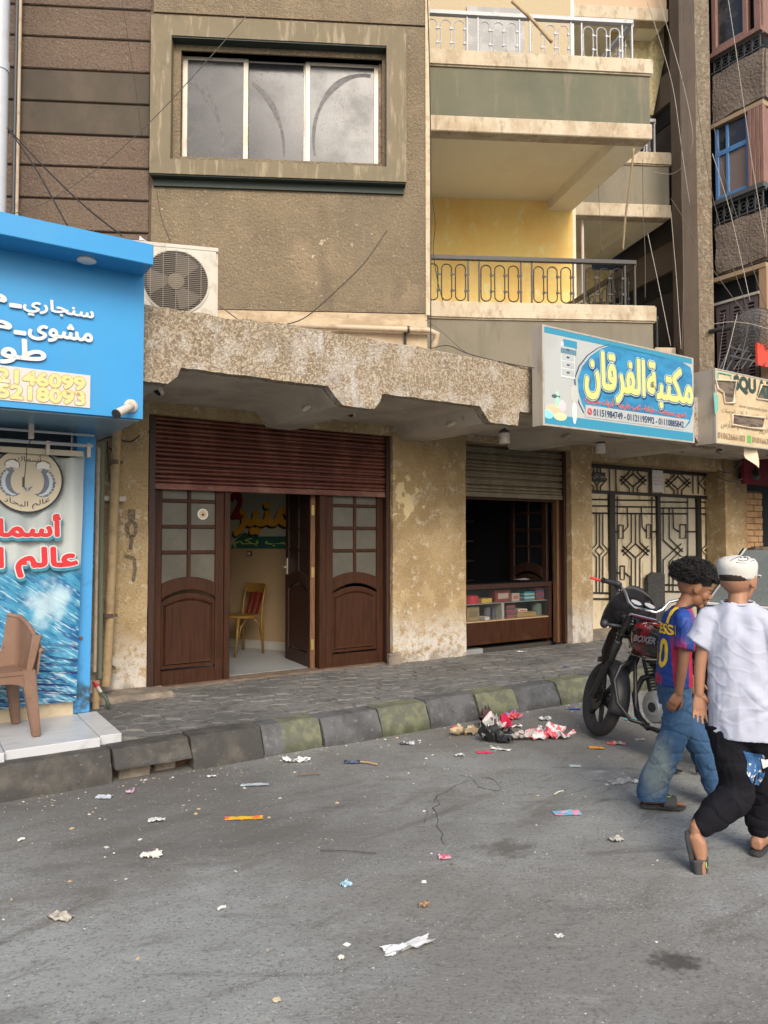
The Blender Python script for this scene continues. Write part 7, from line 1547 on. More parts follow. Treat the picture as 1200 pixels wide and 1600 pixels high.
b = bb(MK @ Matrix.Translation((.60, 0, .44)) @ Matrix.Rotation(math.radians(18), 4, 'Y')); b.box(-.05, .05, -.06, .06, 0, .22); b.box(-.065, .065, -.075, .075, .21, .27); b.build('cylinder_head', blks, bike, bevel=.01)
b = bb(); b.tube([(.72, .0, .56), (.82, .03, .52), (.86, .06, .40), (.80, .09, .26), (.66, .13, .20)], .022, 12); b.build('exhaust_pipe', blks, bike, smooth=True)
b = bb(); b.tube([(.66, -.13, .20), (.3, -.15, .22), (.15, -.16, .28)], .02, 10); b.tube([(.15, -.16, .28), (.05, -.17, .32), (-.38, -.18, .42)], [.03, .045, .042], 16); b.build('muffler', chr_, bike, smooth=.7)
b = bb(); b.cyl((.42, -.2, .24), (.42, .24, .24), .012, seg=8); b.cyl((.42, .15, .24), (.42, .25, .24), .019, seg=10); b.box(.52, .72, .13, .145, .205, .22); b.build('foot_peg', plb, bike, smooth=.6)
b = bb(); b.tube([(.40, .12, .20), (.36, .20, .06), (.35, .22, .0)], .012, 8); b.box(.31, .39, .19, .25, -.004, .006); b.build('side_stand', blks, bike)
b = bb(); b.tube([(.30, .09, .22), (.24, .13, .02)], .014, 8); b.tube([(.30, -.09, .22), (.24, -.13, .02)], .014, 8); b.cyl((.24, -.14, .02), (.24, .14, .02), .012, seg=8); b.build('centre_stand', blks, bike)
b = bb(); b.ell((.42, 0, .56), (.09, .06, .06)); b.box(.36, .52, -.06, .06, .50, .62); b.build('carburettor', blks, bike, bevel=.01)

# ================================================================== PARKED CAR BEHIND THE BOYS
car = thing('parked_car', 'dark parked car seen from behind with grey dusty rear window, hidden behind the boys', 'car', loc=MF @ Vector((8.3, 3.4, 0)), rz=S2)
carb = mk('black_car_paint', (.010, .010, .012), .2, coat=.7, layers=[dict(s=6, lo=.5, hi=.75, c=(.03, .028, .026), a=.5)]); carg = mk('dusty_car_glass', (.12, .135, .13), .25, spec=.7, layers=[dict(s=3, lo=.45, hi=.7, c=(.17, .18, .17), a=.7, rgh=.5)])
cs0, cn = 6.35, 3.42
def sec(s, hw, z0, z1, t=.85): return [Vector((s, cn + y, z)) for y, z in ((-hw, z0), (-hw * 1.0, z0 + (z1 - z0) * .5), (-hw * .97, z1 - .06), (-hw * .9, z1), (hw * .9, z1), (hw * .97, z1 - .06), (hw, z0 + (z1 - z0) * .5), (hw, z0))]
b = MB(MF); b.loft([sec(cs0 - .06, .70, .34, .84), sec(cs0, .80, .28, .93), sec(cs0 + .5, .84, .22, .95), sec(cs0 + 2.4, .85, .22, .93), sec(cs0 + 3.6, .82, .22, .86), sec(cs0 + 4.1, .72, .28, .70)]); b.build('body', carb, car, smooth=.6, bevel=.01)
b = MB(MF); b.loft([[Vector((s, cn + y, z)) for y, z in ((-hw, .94), (-hw * .86, zt_), (hw * .86, zt_), (hw, .94))] for s, hw, zt_ in ((cs0 + .52, .70, 1.46), (cs0 + .9, .74, 1.49), (cs0 + 2.0, .74, 1.48), (cs0 + 2.9, .72, .96))]); b.build('cabin', carb, car, smooth=.5)
q = lambda y, s, z: Vector((s, cn + y, z))
b = MB(MF); b.loft([[q(-.72, cs0 + .06, .955), q(.72, cs0 + .06, .955)], [q(-.58, cs0 + .46, 1.44), q(.58, cs0 + .46, 1.44)]], cap=False, closed=False); b.build('rear_window', carg, car, fix=False, solid=.006)
b = MB(MF); b.loft([[q(-.58, cs0 + .47, 1.445), q(.58, cs0 + .47, 1.445), q(.58, cs0 + .55, 1.475), q(-.58, cs0 + .55, 1.475)], [q(-.60, cs0 + 2.0, 1.48), q(.60, cs0 + 2.0, 1.48), q(.60, cs0 + 2.0, 1.50), q(-.60, cs0 + 2.0, 1.50)]]); b.build('roof', carb, car)
for sg in (1, -1):
    b = MB(MF); b.tube([q(sg * .735, cs0 + .06, .955), q(sg * .60, cs0 + .47, 1.45)], .022, 8); b.build('window_pillar', carb, car)
    b = MB(MF); b.box(cs0 - .07, cs0 + .02, cn + sg * .74 - .08, cn + sg * .74 + .04, .62, .82); b.build('tail_light', mk('dark_red_lens', (.25, .01, .01), .2), car, bevel=.02)
b = MB(MF); b.box(cs0 + .0, cs0 + .06, cn - .74, cn + .74, .925, .955); b.build('window_moulding', mk('pale_moulding', (.62, .62, .6), .4), car, bevel=.008)
b = MB(MF); b.box(cs0 - .12, cs0, cn - .78, cn + .78, .30, .50); b.build('rear_bumper', plb, car, bevel=.04, bseg=3)
letters('ENERGY', (cn * 0, .26, 0, .05), MF @ Matrix.Translation((cs0 - .064, cn + .62, .80)) @ Matrix.Rotation(-PI / 2, 4, 'Z'), white_m, car, bold=.03, depth=.004, arabic=False)
for s in (cs0 + .75, cs0 + 3.3):
    for sg in (1, -1):
        T_ = Matrix.Translation((s, cn + sg * .76, .30)) @ Matrix.Rotation(PI / 2, 4, 'X'); b = MB(MF); b.lathe([(.001, -.09), (.27, -.09), (.30, -.05), (.30, .05), (.27, .09), (.001, .09)], 28, T=T_); w_ = b.build('wheel', rub, car, smooth=.5)
        b = MB(MF); b.lathe([(.001, -.096), (.18, -.096), (.18, .096), (.001, .096)], 20, T=T_); b.build('hubcap', eng, w_)
# ================================================================== PEOPLE
from mathutils.bvhtree import BVHTree
skin_a = mk('skin_warm_brown', (.255, .120, .062), .5, coord='obj', layers=[dict(s=9, lo=.4, hi=.7, c=(.21, .095, .048), a=.5)], bump=[dict(s=120, a=.15, h=.002)])
skin_b = mk('skin_light_brown', (.33, .17, .10), .5, coord='obj', layers=[dict(s=9, lo=.4, hi=.7, c=(.27, .13, .075), a=.5)], bump=[dict(s=120, a=.15, h=.002)])
def frame(o, F):
    F = Vector(F).normalized(); return Matrix(((F.x, -F.y, 0, o[0]), (F.y, F.x, 0, o[1]), (0, 0, 1, 0), (0, 0, 0, 1)))
def spl(P, R, n=5):
    """smooth the joint chain"""
    P = [Vector(p) for p in P]; out = []; rr = []
    for i in range(len(P) - 1):
        p0, p1, p2, p3 = P[max(i - 1, 0)], P[i], P[i + 1], P[min(i + 2, len(P) - 1)]
        for k in range(n):
            t = k / n; out.append(.5 * ((2 * p1) + (p2 - p0) * t + (2 * p0 - 5 * p1 + 4 * p2 - p3) * t * t + (3 * p1 - p0 - 3 * p2 + p3) * t ** 3)); rr.append(R[i] * (1 - t) + R[i + 1] * t)
    out.append(P[-1]); rr.append(R[-1]); return out, rr
def limb(b, P, R, seg=14, flat=1): p, r = spl(P, R); b.tube(p, r, seg, flat=flat)
def ringloft(b, rings, n=24, e=2.3):
    """rings: (x,y,z, half depth(x), half width(y))"""
    P = []; rr = [Vector(r[:3]) for r in rings]
    m_ = []
    for i in range(len(rings) - 1):
        for k in range(4):
            t = k / 4; g = lambda j: rings[max(0, min(len(rings) - 1, j))]
            m_.append([.5 * (2 * g(i)[c] + (g(i + 1)[c] - g(i - 1)[c]) * t + (2 * g(i - 1)[c] - 5 * g(i)[c] + 4 * g(i + 1)[c] - g(i + 2)[c]) * t * t + (3 * g(i)[c] - g(i - 1)[c] - 3 * g(i + 1)[c] + g(i + 2)[c]) * t ** 3) for c in range(5)])
    m_.append(list(rings[-1]))
    b.loft([[Vector((x + a, y + c, z)) for a, c in sup(hd_, hw_, n, e)] for x, y, z, hd_, hw_ in m_])
def head(b, H):
    H0 = b.M; b.M = H0 @ H
    b.ell((-.012, 0, .022), (.094, .076, .093), 24, 16); b.ell((.022, 0, -.050), (.060, .054, .056), 20, 12); b.ell((.040, 0, -.008), (.048, .058, .070), 20, 12)
    b.tube([(.080, 0, .022), (.096, 0, -.004), (.108, 0, -.022)], [.008, .010, .013], 10); b.ell((.098, 0, -.026), (.014, .018, .010), 12, 8)
    b.ell((.088, 0, -.049), (.013, .022, .0065), 12, 8); b.ell((.086, 0, -.060), (.013, .019, .007), 12, 8); b.ell((.070, 0, -.086), (.022, .026, .018), 12, 8)
    for s in (1, -1):
        b.ell((.070, s * .030, .026), (.020, .026, .009), 12, 8); b.ell((.056, s * .036, -.024), (.030, .024, .030), 14, 10); b.ell((.076, s * .031, .006), (.012, .015, .009), 12, 8)
        R = Matrix.Rotation(s * .35, 4, 'Z') @ Matrix.Rotation(.18, 4, 'Y'); b.ell((-.010, s * .080, .0), (.021, .007, .033), 14, 10, R); b.ell((-.004, s * .084, .004), (.012, .005, .02), 10, 8, R); b.ell((-.004, s * .078, -.026), (.010, .008, .010), 10, 8)
    b.M = H0
def hand(b, Hm, side=1, curl=(.35, .35, .4, .45), k=.92, spread=.06, thumb=.5):
    """wrist at the origin, fingers along +x, palm towards -z, thumb on +y*side"""
    M0 = b.M; b.M = M0 @ Hm @ Matrix.Scale(k, 4)
    rings = [(0, .0, 0, .014, .024), (.02, 0, 0, .014, .030), (.05, 0, 0, .0135, .036), (.075, 0, 0, .012, .037), (.088, 0, .0, .009, .034)]
    b.loft([[Vector((x, y + c, z + a)) for a, c in sup(hd_, hw_, 16, 2.5)] for x, y, z, hd_, hw_ in rings])
    for i, (y, L_, r) in enumerate(((.027, .064, .0085), (.009, .072, .0088), (-.009, .067, .0085), (-.026, .052, .0076))):
        y *= side; p = Vector((.078, y, 0)); a = 0; ya = spread * (1.2 - i) * side * .8; P = [p.copy()]; R = [r]
        for j, f in enumerate((.48, .3, .22)):
            a += curl[i] * (1 if j else .7); d = Vector((math.cos(a) * math.cos(ya), math.sin(ya), -math.sin(a))); p = p + d * L_ * f * 1.05; P.append(p.copy()); R.append(r * (1 - .1 * (j + 1)))
        b.tube(P, R, 10); b.ell(P[-1], (R[-1],) * 3, 10, 6)
        for q in P[1:-1]: b.ell(q, (r * 1.0,) * 3, 10, 6)
    P = [Vector((.018, side * .020, -.006)), Vector((.040, side * (.036 + .01 * thumb), -.016)), Vector((.066, side * (.046 + .014 * thumb), -.024)), Vector((.088, side * (.050 + .012 * thumb), -.034))]
    b.tube(P, [.015, .0125, .0100, .0085], 10); b.ell(P[-1], (.0085,) * 3, 10, 6); b.ell(P[1], (.0135,) * 3, 10, 6)
    b.M = M0
def foot(b, Fm, k=1):
    M0 = b.M; b.M = M0 @ Fm @ Matrix.Scale(k, 4)      # ankle above origin, toes along +x, sole z=0
    b.loft([[Vector((x + 0, c, z + a)) for c, a in [(q[1], q[0]) for q in sup(hz, hw, 16, 2.4)]] for x, z, hz, hw in ((-.055, .03, .022, .022), (-.045, .034, .034, .030), (-.01, .04, .040, .032), (.04, .034, .034, .035), (.09, .024, .023, .042), (.125, .018, .017, .043), (.145, .014, .013, .038))])
    for i, (y, L_, r) in enumerate(((-.028, .034, .0125), (-.009, .030, .010), (.007, .026, .0095), (.021, .021, .009), (.033, .014, .0085))):
        b.tube([(.13 - .006 * i, y * 1, .014), (.138 + L_ * .6 - .010 * i, y, .013), (.138 + L_ - .010 * i, y, .010)], [r, r, r * .85], 10); b.ell((.138 + L_ - .010 * i, y, .010), (r * .9,) * 3, 8, 6)
    b.M = M0
def fuse(b, name, mats, root, voxel=.0045, smooth=3, disp=None, label=None, matfn=None):
    """one continuous skin out of the overlapping volumes"""
    me = b.mesh('raw', WM[root], (), fix=True); o = bpy.data.objects.new('raw', me); COL.objects.link(o)
    m_ = o.modifiers.new('r', 'REMESH'); m_.mode = 'VOXEL'; m_.voxel_size = voxel; m_.use_smooth_shade = True
    s_ = o.modifiers.new('s', 'SMOOTH'); s_.iterations = smooth; s_.factor = .5
    dg = bpy.context.evaluated_depsgraph_get(); me2 = bpy.data.meshes.new_from_object(o.evaluated_get(dg)); bpy.data.objects.remove(o)
    me2.name = name; me2.materials.clear()
    for m in (mats if isinstance(mats, (list, tuple)) else (mats,)): me2.materials.append(m)
    if disp:
        nn = [v.normal.copy() for v in me2.vertices]
        for v, n_ in zip(me2.vertices, nn): v.co += n_ * disp(v.co, n_)
    for p in me2.polygons:
        p.use_smooth = True
        if matfn: p.material_index = matfn(p.center, p.normal)
    ob = bpy.data.objects.new(name, me2); COL.objects.link(ob); ob.parent = root; WM[ob] = WM[root]
    if label: ob['label'] = label
    return ob
def on_cloth(t, cloth, fit, T, direc, mat, root, name, bold=.03, off=.003, depth=0):
    """print lettering on a cloth surface: every point is laid down along direc"""
    c = bpy.data.curves.new(name, 'FONT'); c.body = t; c.size = 1; c.offset = bold; c.resolution_u = 4
    o = bpy.data.objects.new(name, c); COL.objects.link(o); bpy.context.view_layer.update(); me = bpy.data.meshes.new_from_object(o); bpy.data.objects.remove(o)
    bm = bmesh.new(); bm.from_mesh(me); bmesh.ops.triangulate(bm, faces=bm.faces[:]); bmesh.ops.subdivide_edges(bm, edges=[e for e in bm.edges if e.calc_length() > .12], cuts=2)
    bmesh.ops.triangulate(bm, faces=bm.faces[:]); bm.to_mesh(me); bm.free()
    xs = [v.co.x for v in me.vertices]; ys = [v.co.y for v in me.vertices]; x0, x1, y0, y1 = min(xs), max(xs), min(ys), max(ys)
    bvh = BVHTree.FromPolygons([v.co for v in cloth.data.vertices], [tuple(p.vertices) for p in cloth.data.polygons])
    for v in me.vertices:
        p = T @ Vector((fit[0] + (v.co.x - x0) / (x1 - x0) * (fit[1] - fit[0]), 0, fit[2] + (v.co.y - y0) / (y1 - y0) * (fit[3] - fit[2])))
        h = bvh.ray_cast(p, direc)
        v.co = (h[0] - direc * off) if h[0] is not None else p + direc * .3
    me.materials.append(mat); ob = bpy.data.objects.new(name, me); COL.objects.link(ob); ob.parent = root; WM[ob] = WM[root]; return ob
def slide(root, Fm, k=1.0, M=None, mat=None):
    sole_m = mk('sandal_sole', (.045, .045, .047), .7); b = MB((M or Matrix()) @ Fm @ Matrix.Scale(k, 4))
    pts = [(-.07, 0), (-.06, .028), (-.02, .036), (.04, .036), (.10, .048), (.15, .046), (.185, .028), (.195, 0), (.185, -.028), (.15, -.044), (.10, -.044), (.04, -.033), (-.02, -.034), (-.06, -.028)]
    b.plate(pts, -.024, -.001); s = b.build('sandal', sole_m, root, bevel=.006, bseg=2)
    b = MB((M or Matrix()) @ Fm @ Matrix.Scale(k, 4)); b.grid(lambda u, v: Vector((.055 + .075 * v + .01 * math.sin(PI * u), -.052 + .106 * u, -.006 + .062 * math.sin(PI * u) ** .6 * (1 - .25 * v))), 16, 6); b.build('strap', sole_m, s, fix=False, solid=.005, smooth=True)
    b = MB((M or Matrix()) @ Fm @ Matrix.Scale(k, 4)); b.tube([Vector((.092 + .018 * math.cos(t), -.010 + .018 * math.sin(t), .050 + .0)) for t in [5.2 * q / 10 for q in range(11)]], .003, 5); b.build('green_mark', mk('green_print', (.25, .55, .12), .5), s)
    return s

# ---------------------------------------------------------------- first boy: striped football shirt, jeans, curly hair
o1 = onz(1036, 1268, 0); F1 = Vector((1.0, -.02, 0)).normalized()
# frame: x forward, y left, origin under the near (right) foot's ankle
M1 = frame((onz(1024, 1268, 0).x, o1.y + .06), F1)
p1 = thing('person', 'boy with curly black hair in a blue and red striped football shirt and jeans', 'person', loc=M1 @ Vector((0, 0, 0)), rz=math.atan2(F1.y, F1.x))
HX = .175
b = MB(M1)
ringloft(b, [(HX - .02, .05, .66, .072, .110), (HX - .015, .05, .74, .075, .115), (HX, .05, .84, .066, .10), (HX + .01, .05, .95, .070, .105), (HX + .02, .05, 1.05, .070, .115), (HX + .02, .05, 1.11, .055, .105), (HX + .03, .05, 1.145, .045, .06)])
limb(b, [(HX + .025, .05, 1.12), (HX + .055, .05, 1.17), (HX + .085, .05, 1.23)], [.048, .042, .045])
H1 = Matrix.Translation((HX + .11, .05, 1.262)) @ Matrix.Rotation(-.05, 4, 'Z') @ Matrix.Rotation(.42, 4, 'Y')
head(b, H1)
# right arm (towards the viewer), hanging, hand turned back
S_ = Vector((HX + .01, -.075, 1.075)); E_ = Vector((HX - .025, -.115, .865)); W_ = Vector((HX - .055, -.13, .675))
limb(b, [S_ + Vector((.01, .05, 0)), S_, E_, W_ + Vector((.0, 0, .03)), W_], [.040, .037, .030, .023, .019])
hd_m = Matrix.Translation(W_) @ Matrix(((-.38, 0.25, -.89, 0), (-.10, .95, .30, 0), (-.92, -.2, .33, 0), (0, 0, 0, 1)))
def hm(P, d, up, side=0):
    d = Vector(d).normalized(); up = Vector(up); y = up.cross(d).normalized(); z = d.cross(y); return Matrix(((d.x, y.x, z.x, P[0]), (d.y, y.y, z.y, P[1]), (d.z, y.z, z.z, P[2]), (0, 0, 0, 1)))
hand(b, hm(W_ + Vector((0, 0, .01)), (-.55, -.10, -.83), (-.15, -.97, .1)), 1, (.45, .5, .55, .6), .85)
S2_ = Vector((HX + .03, .165, 1.075)); limb(b, [S2_ - Vector((.0, .05, 0)), S2_, (HX + .06, .20, .88), (HX + .14, .19, .70)], [.040, .037, .030, .020]); hand(b, hm((HX + .14, .19, .70), (.4, 0, -.9), (0, 1, 0)), -1)
# legs
limb(b, [(HX - .02, -.01, .66), (.125, -.03, .44), (.05, -.02, .24), (.0, .0, .09)], [.062, .05, .042, .032]); foot(b, Matrix.Translation((.0, .0, .024)) @ Matrix.Rotation(-.1, 4, 'Z'), .98)
LF = Vector((.44, .03, .024)); limb(b, [(HX - .01, .09, .66), (.27, .11, .44), (.35, .09, .27), (LF.x - .02, LF.y, .11)], [.062, .05, .042, .032]); foot(b, Matrix.Translation(LF) @ Matrix.Rotation(0, 4, 'Z'), .98)
fuse(b, 'body', skin_a, p1, .0045)
slide(p1, Matrix.Translation((.0, .0, .026)) @ Matrix.Rotation(-.1, 4, 'Z'), .98, M1); slide(p1, Matrix.Translation(LF) @ Matrix.Rotation(0, 4, 'Z'), .98, M1)
jersey = mk('jersey_cloth', (.010, .04, .22), .6, coord='obj', layers=[
    dict(k='wave', s=3.6, dist=.6, d=1, dir='X', lo=.46, hi=.54, c=(.42, .012, .045), a=1, zr=(1.02, .90)),
    dict(k='wave', s=3.6, dist=1.2, d=1, dir='X', lo=.46, hi=.54, c=(.42, .012, .045), a=1, zr=(.19, .24), ax=0),
    dict(s=5, lo=.5, hi=.75, c=(.02, .09, .36), a=.5)], bump=[dict(s=11, st=(1, 1, .5), a=.5, h=.015), dict(s=5, a=.5, h=.03)])
b = MB(M1)
ringloft(b, [(HX - .02, .045, .70, .092, .140), (HX - .018, .045, .76, .090, .138), (HX - .01, .045, .86, .084, .128), (HX + .0, .05, .97, .086, .125), (HX + .012, .05, 1.06, .084, .130), (HX + .02, .05, 1.115, .068, .118), (HX + .03, .05, 1.15, .050, .065)])
limb(b, [(HX + .01, -.02, 1.10), S_ + Vector((0, -.0, .005)), Vector((HX - .005, -.10, .99)), Vector((HX - .018, -.112, .925))], [.050, .054, .055, .058]); limb(b, [(HX + .02, .12, 1.10), S2_, (HX + .04, .20, .97), (HX + .06, .205, .92)], [.05, .052, .054, .056])
def crease(c, s, k=7): return max(0, 1 - abs(noise.noise(c * s)) * 1.6) ** k
def folds(c, n_):
    return .006 * noise.noise(Vector((c.x * 9, c.y * 9, c.z * 4))) + .005 * math.sin(c.z * 22 + c.x * 30 + 4 * noise.noise(c * 6)) * noise.noise(c * 4) + .003 * noise.noise(c * 26) - .006 * crease(Vector((c.x, c.y, c.z * .8)), 7) + .004 * crease(c + Vector((2, 1, 3)), 11)
def cut(ob, test):
    bm = bmesh.new(); bm.from_mesh(ob.data); bmesh.ops.delete(bm, geom=[f for f in bm.faces if test(f.calc_center_median(), f.normal)], context='FACES'); bm.to_mesh(ob.data); bm.free()
sh1 = fuse(b, 'football_shirt', jersey, p1, .006, 3, disp=folds)
cut(sh1, lambda c, n_: (n_.z < -.75 and c.z < .72) or (n_.z > .75 and c.z > 1.148))
yel_ = mk('jersey_yellow_print', (.80, .52, .03), .5); 
Tb = Matrix(((0, 0, -1, -.4), (-1, 0, 0, 0), (0, 1, 0, 0), (0, 0, 0, 1)))
# lettering on the back: x of the text runs from the left shoulder (+y) to the right (-y)
dirb = Vector((1, 0, 0)); Tb = Matrix.Translation((HX - .5, .05, 0)) @ Matrix.Rotation(-PI / 2, 4, 'Z')
on_cloth('MESSI', sh1, (-.125, .125, .995, 1.055), Tb, dirb, yel_, p1, 'shirt_name', .03)
on_cloth('10', sh1, (-.085, .085, .80, .97), Tb, dirb, yel_, p1, 'shirt_number', .02)
m = MB(M1); m.grid(lambda u, v: Vector((HX - .10 + .09 * v * v, -.02 + .035 * u + .0 * v, 1.065 + .095 * v)), 6, 14)
bv = BVHTree.FromPolygons([v.co for v in sh1.data.vertices], [tuple(p.vertices) for p in sh1.data.polygons])
stp = m.build('yellow_shoulder_band', yel_, p1, fix=False)
for v in stp.data.vertices:
    h = bv.find_nearest(v.co); v.co = h[0] + h[1] * .004
b = MB(M1); b.tube([Vector((HX + .035 + .055 * math.cos(t), .05 + .068 * math.sin(t), 1.150 + .012 * math.cos(t))) for t in [2 * PI * k / 24 for k in range(25)]], .009, 8, cap=False); b.build('collar', mk('navy_collar', (.006, .012, .05), .7), p1, smooth=True)
denim = mk('faded_denim', (.030, .080, .165), .85, coord='obj', layers=[dict(s=4, lo=.45, hi=.75, c=(.085, .165, .27), a=.7), dict(k='spot', c0=(-.0, -.09, .28), ell=(1, .6, .5), rad=.07, ns=7, na=1, lo=.1, hi=.8, c=(.26, .31, .28), a=.7), dict(s=90, st=(1, 1, .4), lo=.5, hi=.7, c=(.02, .045, .10), a=.4)], bump=[dict(s=60, a=.2, h=.003), dict(s=8, a=.5, h=.02)])
b = MB(M1)
ringloft(b, [(HX - .02, .045, .58, .078, .115), (HX - .02, .045, .66, .086, .128), (HX - .02, .045, .75, .078, .118)])
limb(b, [(HX - .02, -.02, .62), (.13, -.035, .45), (.06, -.03, .28), (.005, -.005, .12), (.0, -.0, .055)], [.086, .082, .080, .082, .084], 18); limb(b, [(HX, .10, .62), (.27, .115, .44), (.35, .09, .27), (.40, .05, .12), (LF.x - .02, LF.y, .07)], [.084, .082, .078, .077, .078], 18)
def jf(c, n_): return -.008 * crease(Vector((c.x * .8, c.y * .8, c.z * 1.6)), 6) + .005 * crease(c + Vector((4, 2, 1)), 12) + .007 * math.sin(c.z * 34 + 5 * noise.noise(c * 5)) * max(0, noise.noise(c * 3.5) + .3) + .005 * noise.noise(c * 12)
fuse(b, 'jeans', denim, p1, .0055, 3, disp=jf)
# hair: many small curls over the scalp
hair_m = mk('black_curly_hair', (.012, .010, .010), .6, coord='obj'); r = random.Random(4)
b = MB(M1 @ H1); b.ell((-.025, 0, .055), (.105, .088, .085), 24, 14); hr = b.build('hair', hair_m, p1, smooth=True)
cb_ = MB(M1 @ H1)
for i in range(3000):
    th = math.acos(r.uniform(-.35, 1)); ph = r.uniform(0, 2 * PI); n_ = Vector((math.sin(th) * math.cos(ph), math.sin(th) * math.sin(ph), math.cos(th)))
    if n_.x > .35 and n_.z < .25: continue
    if abs(n_.y) > .75 and n_.z < .05 and n_.x > -.2: continue
    thick = 1.20 + r.uniform(0, .30) + .16 * noise.noise(n_ * 3); 
    if n_.z < .0: thick *= .93
    base = Vector((-.022, 0, .048)) + Vector((n_.x * .100, n_.y * .082, n_.z * .082)) * thick
    t1 = n_.cross(Vector((r.uniform(-1, 1), r.uniform(-1, 1), r.uniform(-1, 1)))).normalized(); t2_ = n_.cross(t1); R = r.uniform(.005, .015); ph0 = r.uniform(0, 6)
    P = [base + (t1 * math.cos(ph0 + a) + t2_ * math.sin(ph0 + a)) * R * (1 - .05 * k) + n_ * (k * .0022 - .006) for k, a in enumerate([q * .9 for q in range(8)])]
    cb_.tube(P, [.0016, .0020, .0020, .0020, .0018, .0018, .0016, .0008], 3)
cb_.build('hair_curls', hair_m, hr, fix=False, smooth=True)
eye_w = mk('eye_white', (.7, .66, .6), .2); eye_d = mk('eye_dark', (.015, .01, .008), .15)
for s in (1, -1):
    b = MB(M1 @ H1); b.ell((.074, s * .031, .004), (.0135, .0145, .006), 12, 8); e = b.build('eye', eye_d, p1, smooth=True); b = MB(M1 @ H1); b.tube([(.082, s * .018, .022), (.086, s * .032, .028), (.074, s * .050, .024)], [.003, .004, .002], 6); b.build('eyebrow', hair_m, p1)
    b = MB(M1 @ H1); b.tube([(.088, s * .020, .003), (.090, s * .031, .001), (.080, s * .044, .003)], [.0016, .0022, .0014], 5); b.build('eyelashes', hair_m, p1)

# ---------------------------------------------------------------- second boy: white T-shirt, white cap, black joggers
F2 = Vector((.45, .893, 0)).normalized(); c2 = ond(1155, 1100, 3.55)
M2 = frame((c2.x, c2.y), F2)
p2 = thing('person', 'boy in a long white T-shirt, white cap and black joggers walking away', 'person', loc=M2 @ Vector((0, 0, 0)), rz=math.atan2(F2.y, F2.x))
def loc2(px, py, d): return M2.inverted() @ ond(px, py, d)
def locz(px, py, z=0): return M2.inverted() @ onz(px, py, z)
toeL = locz(1103, 1358, .02); ftR = locz(1186, 1333, .0)
b = MB(M2)
ringloft(b, [(0, 0, .68, .075, .105), (0, 0, .76, .075, .11), (.0, 0, .86, .068, .098), (.005, 0, .97, .072, .108), (.01, 0, 1.10, .064, .112), (.01, 0, 1.175, .045, .098), (.015, 0, 1.235, .042, .055)])
limb(b, [(.01, 0, 1.20), (.02, 0, 1.25), (.035, -.005, 1.29)], [.048, .043, .045])
H2 = Matrix.Translation((.045, -.005, 1.345)) @ Matrix.Rotation(-.45, 4, 'Z') @ Matrix.Rotation(.06, 4, 'Y'); head(b, H2)
Sl = Vector((0, .118, 1.155)); El = Vector((-.02, .165, .96)); Wl = Vector((-.03, .175, .785))
limb(b, [Sl - Vector((0, .05, .012)), Sl - Vector((0, 0, .008)), El, Wl + Vector((0, 0, .03)), Wl], [.032, .033, .030, .023, .020]); hand(b, hm(Wl + Vector((0, 0, .01)), (-.08, .0, -.99), (.85, .35, 0)), -1, (.12, .14, .2, .28), .94, .14, 1.0)
Sr = Vector((0, -.118, 1.155)); Er = Vector((-.0, -.165, .96)); Wr = Vector((.04, -.175, .78)); limb(b, [Sr + Vector((0, .05, -.012)), Sr - Vector((0, 0, .008)), Er, Wr], [.032, .033, .030, .021]); hand(b, hm(Wr, (.2, 0, -.97), (0, -1, 0)), 1)
anL = loc2(1091, 1296, 3.46); knL = loc2(1150, 1232, 3.50); hpL = Vector((0, .062, .70))
limb(b, [hpL, knL, anL + Vector((0, 0, .02)), anL], [.062, .046, .033, .029])
tg = locz(1103, 1356, .02); hl = anL + Vector((-.02, .01, -.045)); dv = (tg - hl).normalized(); upv = M2.to_3x3().inverted() @ Vector((.85, -.50, .25)); FL = hm(hl, dv, upv); FL = FL @ Matrix.Translation((.02, 0, -.03)); foot(b, FL, .92)
anR = Vector((ftR.x, ftR.y, .09)); limb(b, [(0, -.062, .70), ((anR.x) * .5 + .05, -.075, .40), anR], [.066, .050, .033]); FR = Matrix.Translation((anR.x, anR.y, .026)) @ Matrix.Rotation(-.25, 4, 'Z'); foot(b, FR, .95)
fuse(b, 'body', skin_b, p2, .0045)
slide(p2, FL @ Matrix.Translation((.10, 0, 0)) @ Matrix.Rotation(math.radians(9), 4, 'Y') @ Matrix.Translation((-.105, 0, -.008)), .95, M2); slide(p2, FR, .98, M2)
tee = mk('white_cotton', (0.401, 0.425, 0.519), .85, coord='obj', layers=[dict(s=5, lo=.5, hi=.75, c=(0.354, 0.378, 0.46), a=.5)], bump=[dict(s=5, st=(1, 1, .45), a=.55, h=.04, dist=.6, d=2), dict(s=16, st=(1, 1, 1.6), a=.18, h=.01, d=2)])
b = MB(M2)
ringloft(b, [(-.01, -.01, .605, .112, .150), (-.01, -.008, .66, .110, .150), (-.01, -.005, .76, .104, .146), (-.005, 0, .88, .096, .138), (0, 0, 1.0, .092, .136), (.005, 0, 1.10, .088, .140), (.01, 0, 1.19, .068, .132), (.015, 0, 1.240, .052, .078)], 28)
limb(b, [(0, .05, 1.175), Sl + Vector((0, .005, .0)), (-.008, .158, 1.075), (-.014, .182, 1.035)], [.050, .056, .062, .066], 16); limb(b, [(0, -.05, 1.175), Sr + Vector((0, -.005, 0)), (-.005, -.155, 1.075), (-.0, -.178, 1.035)], [.050, .056, .062, .066], 16)
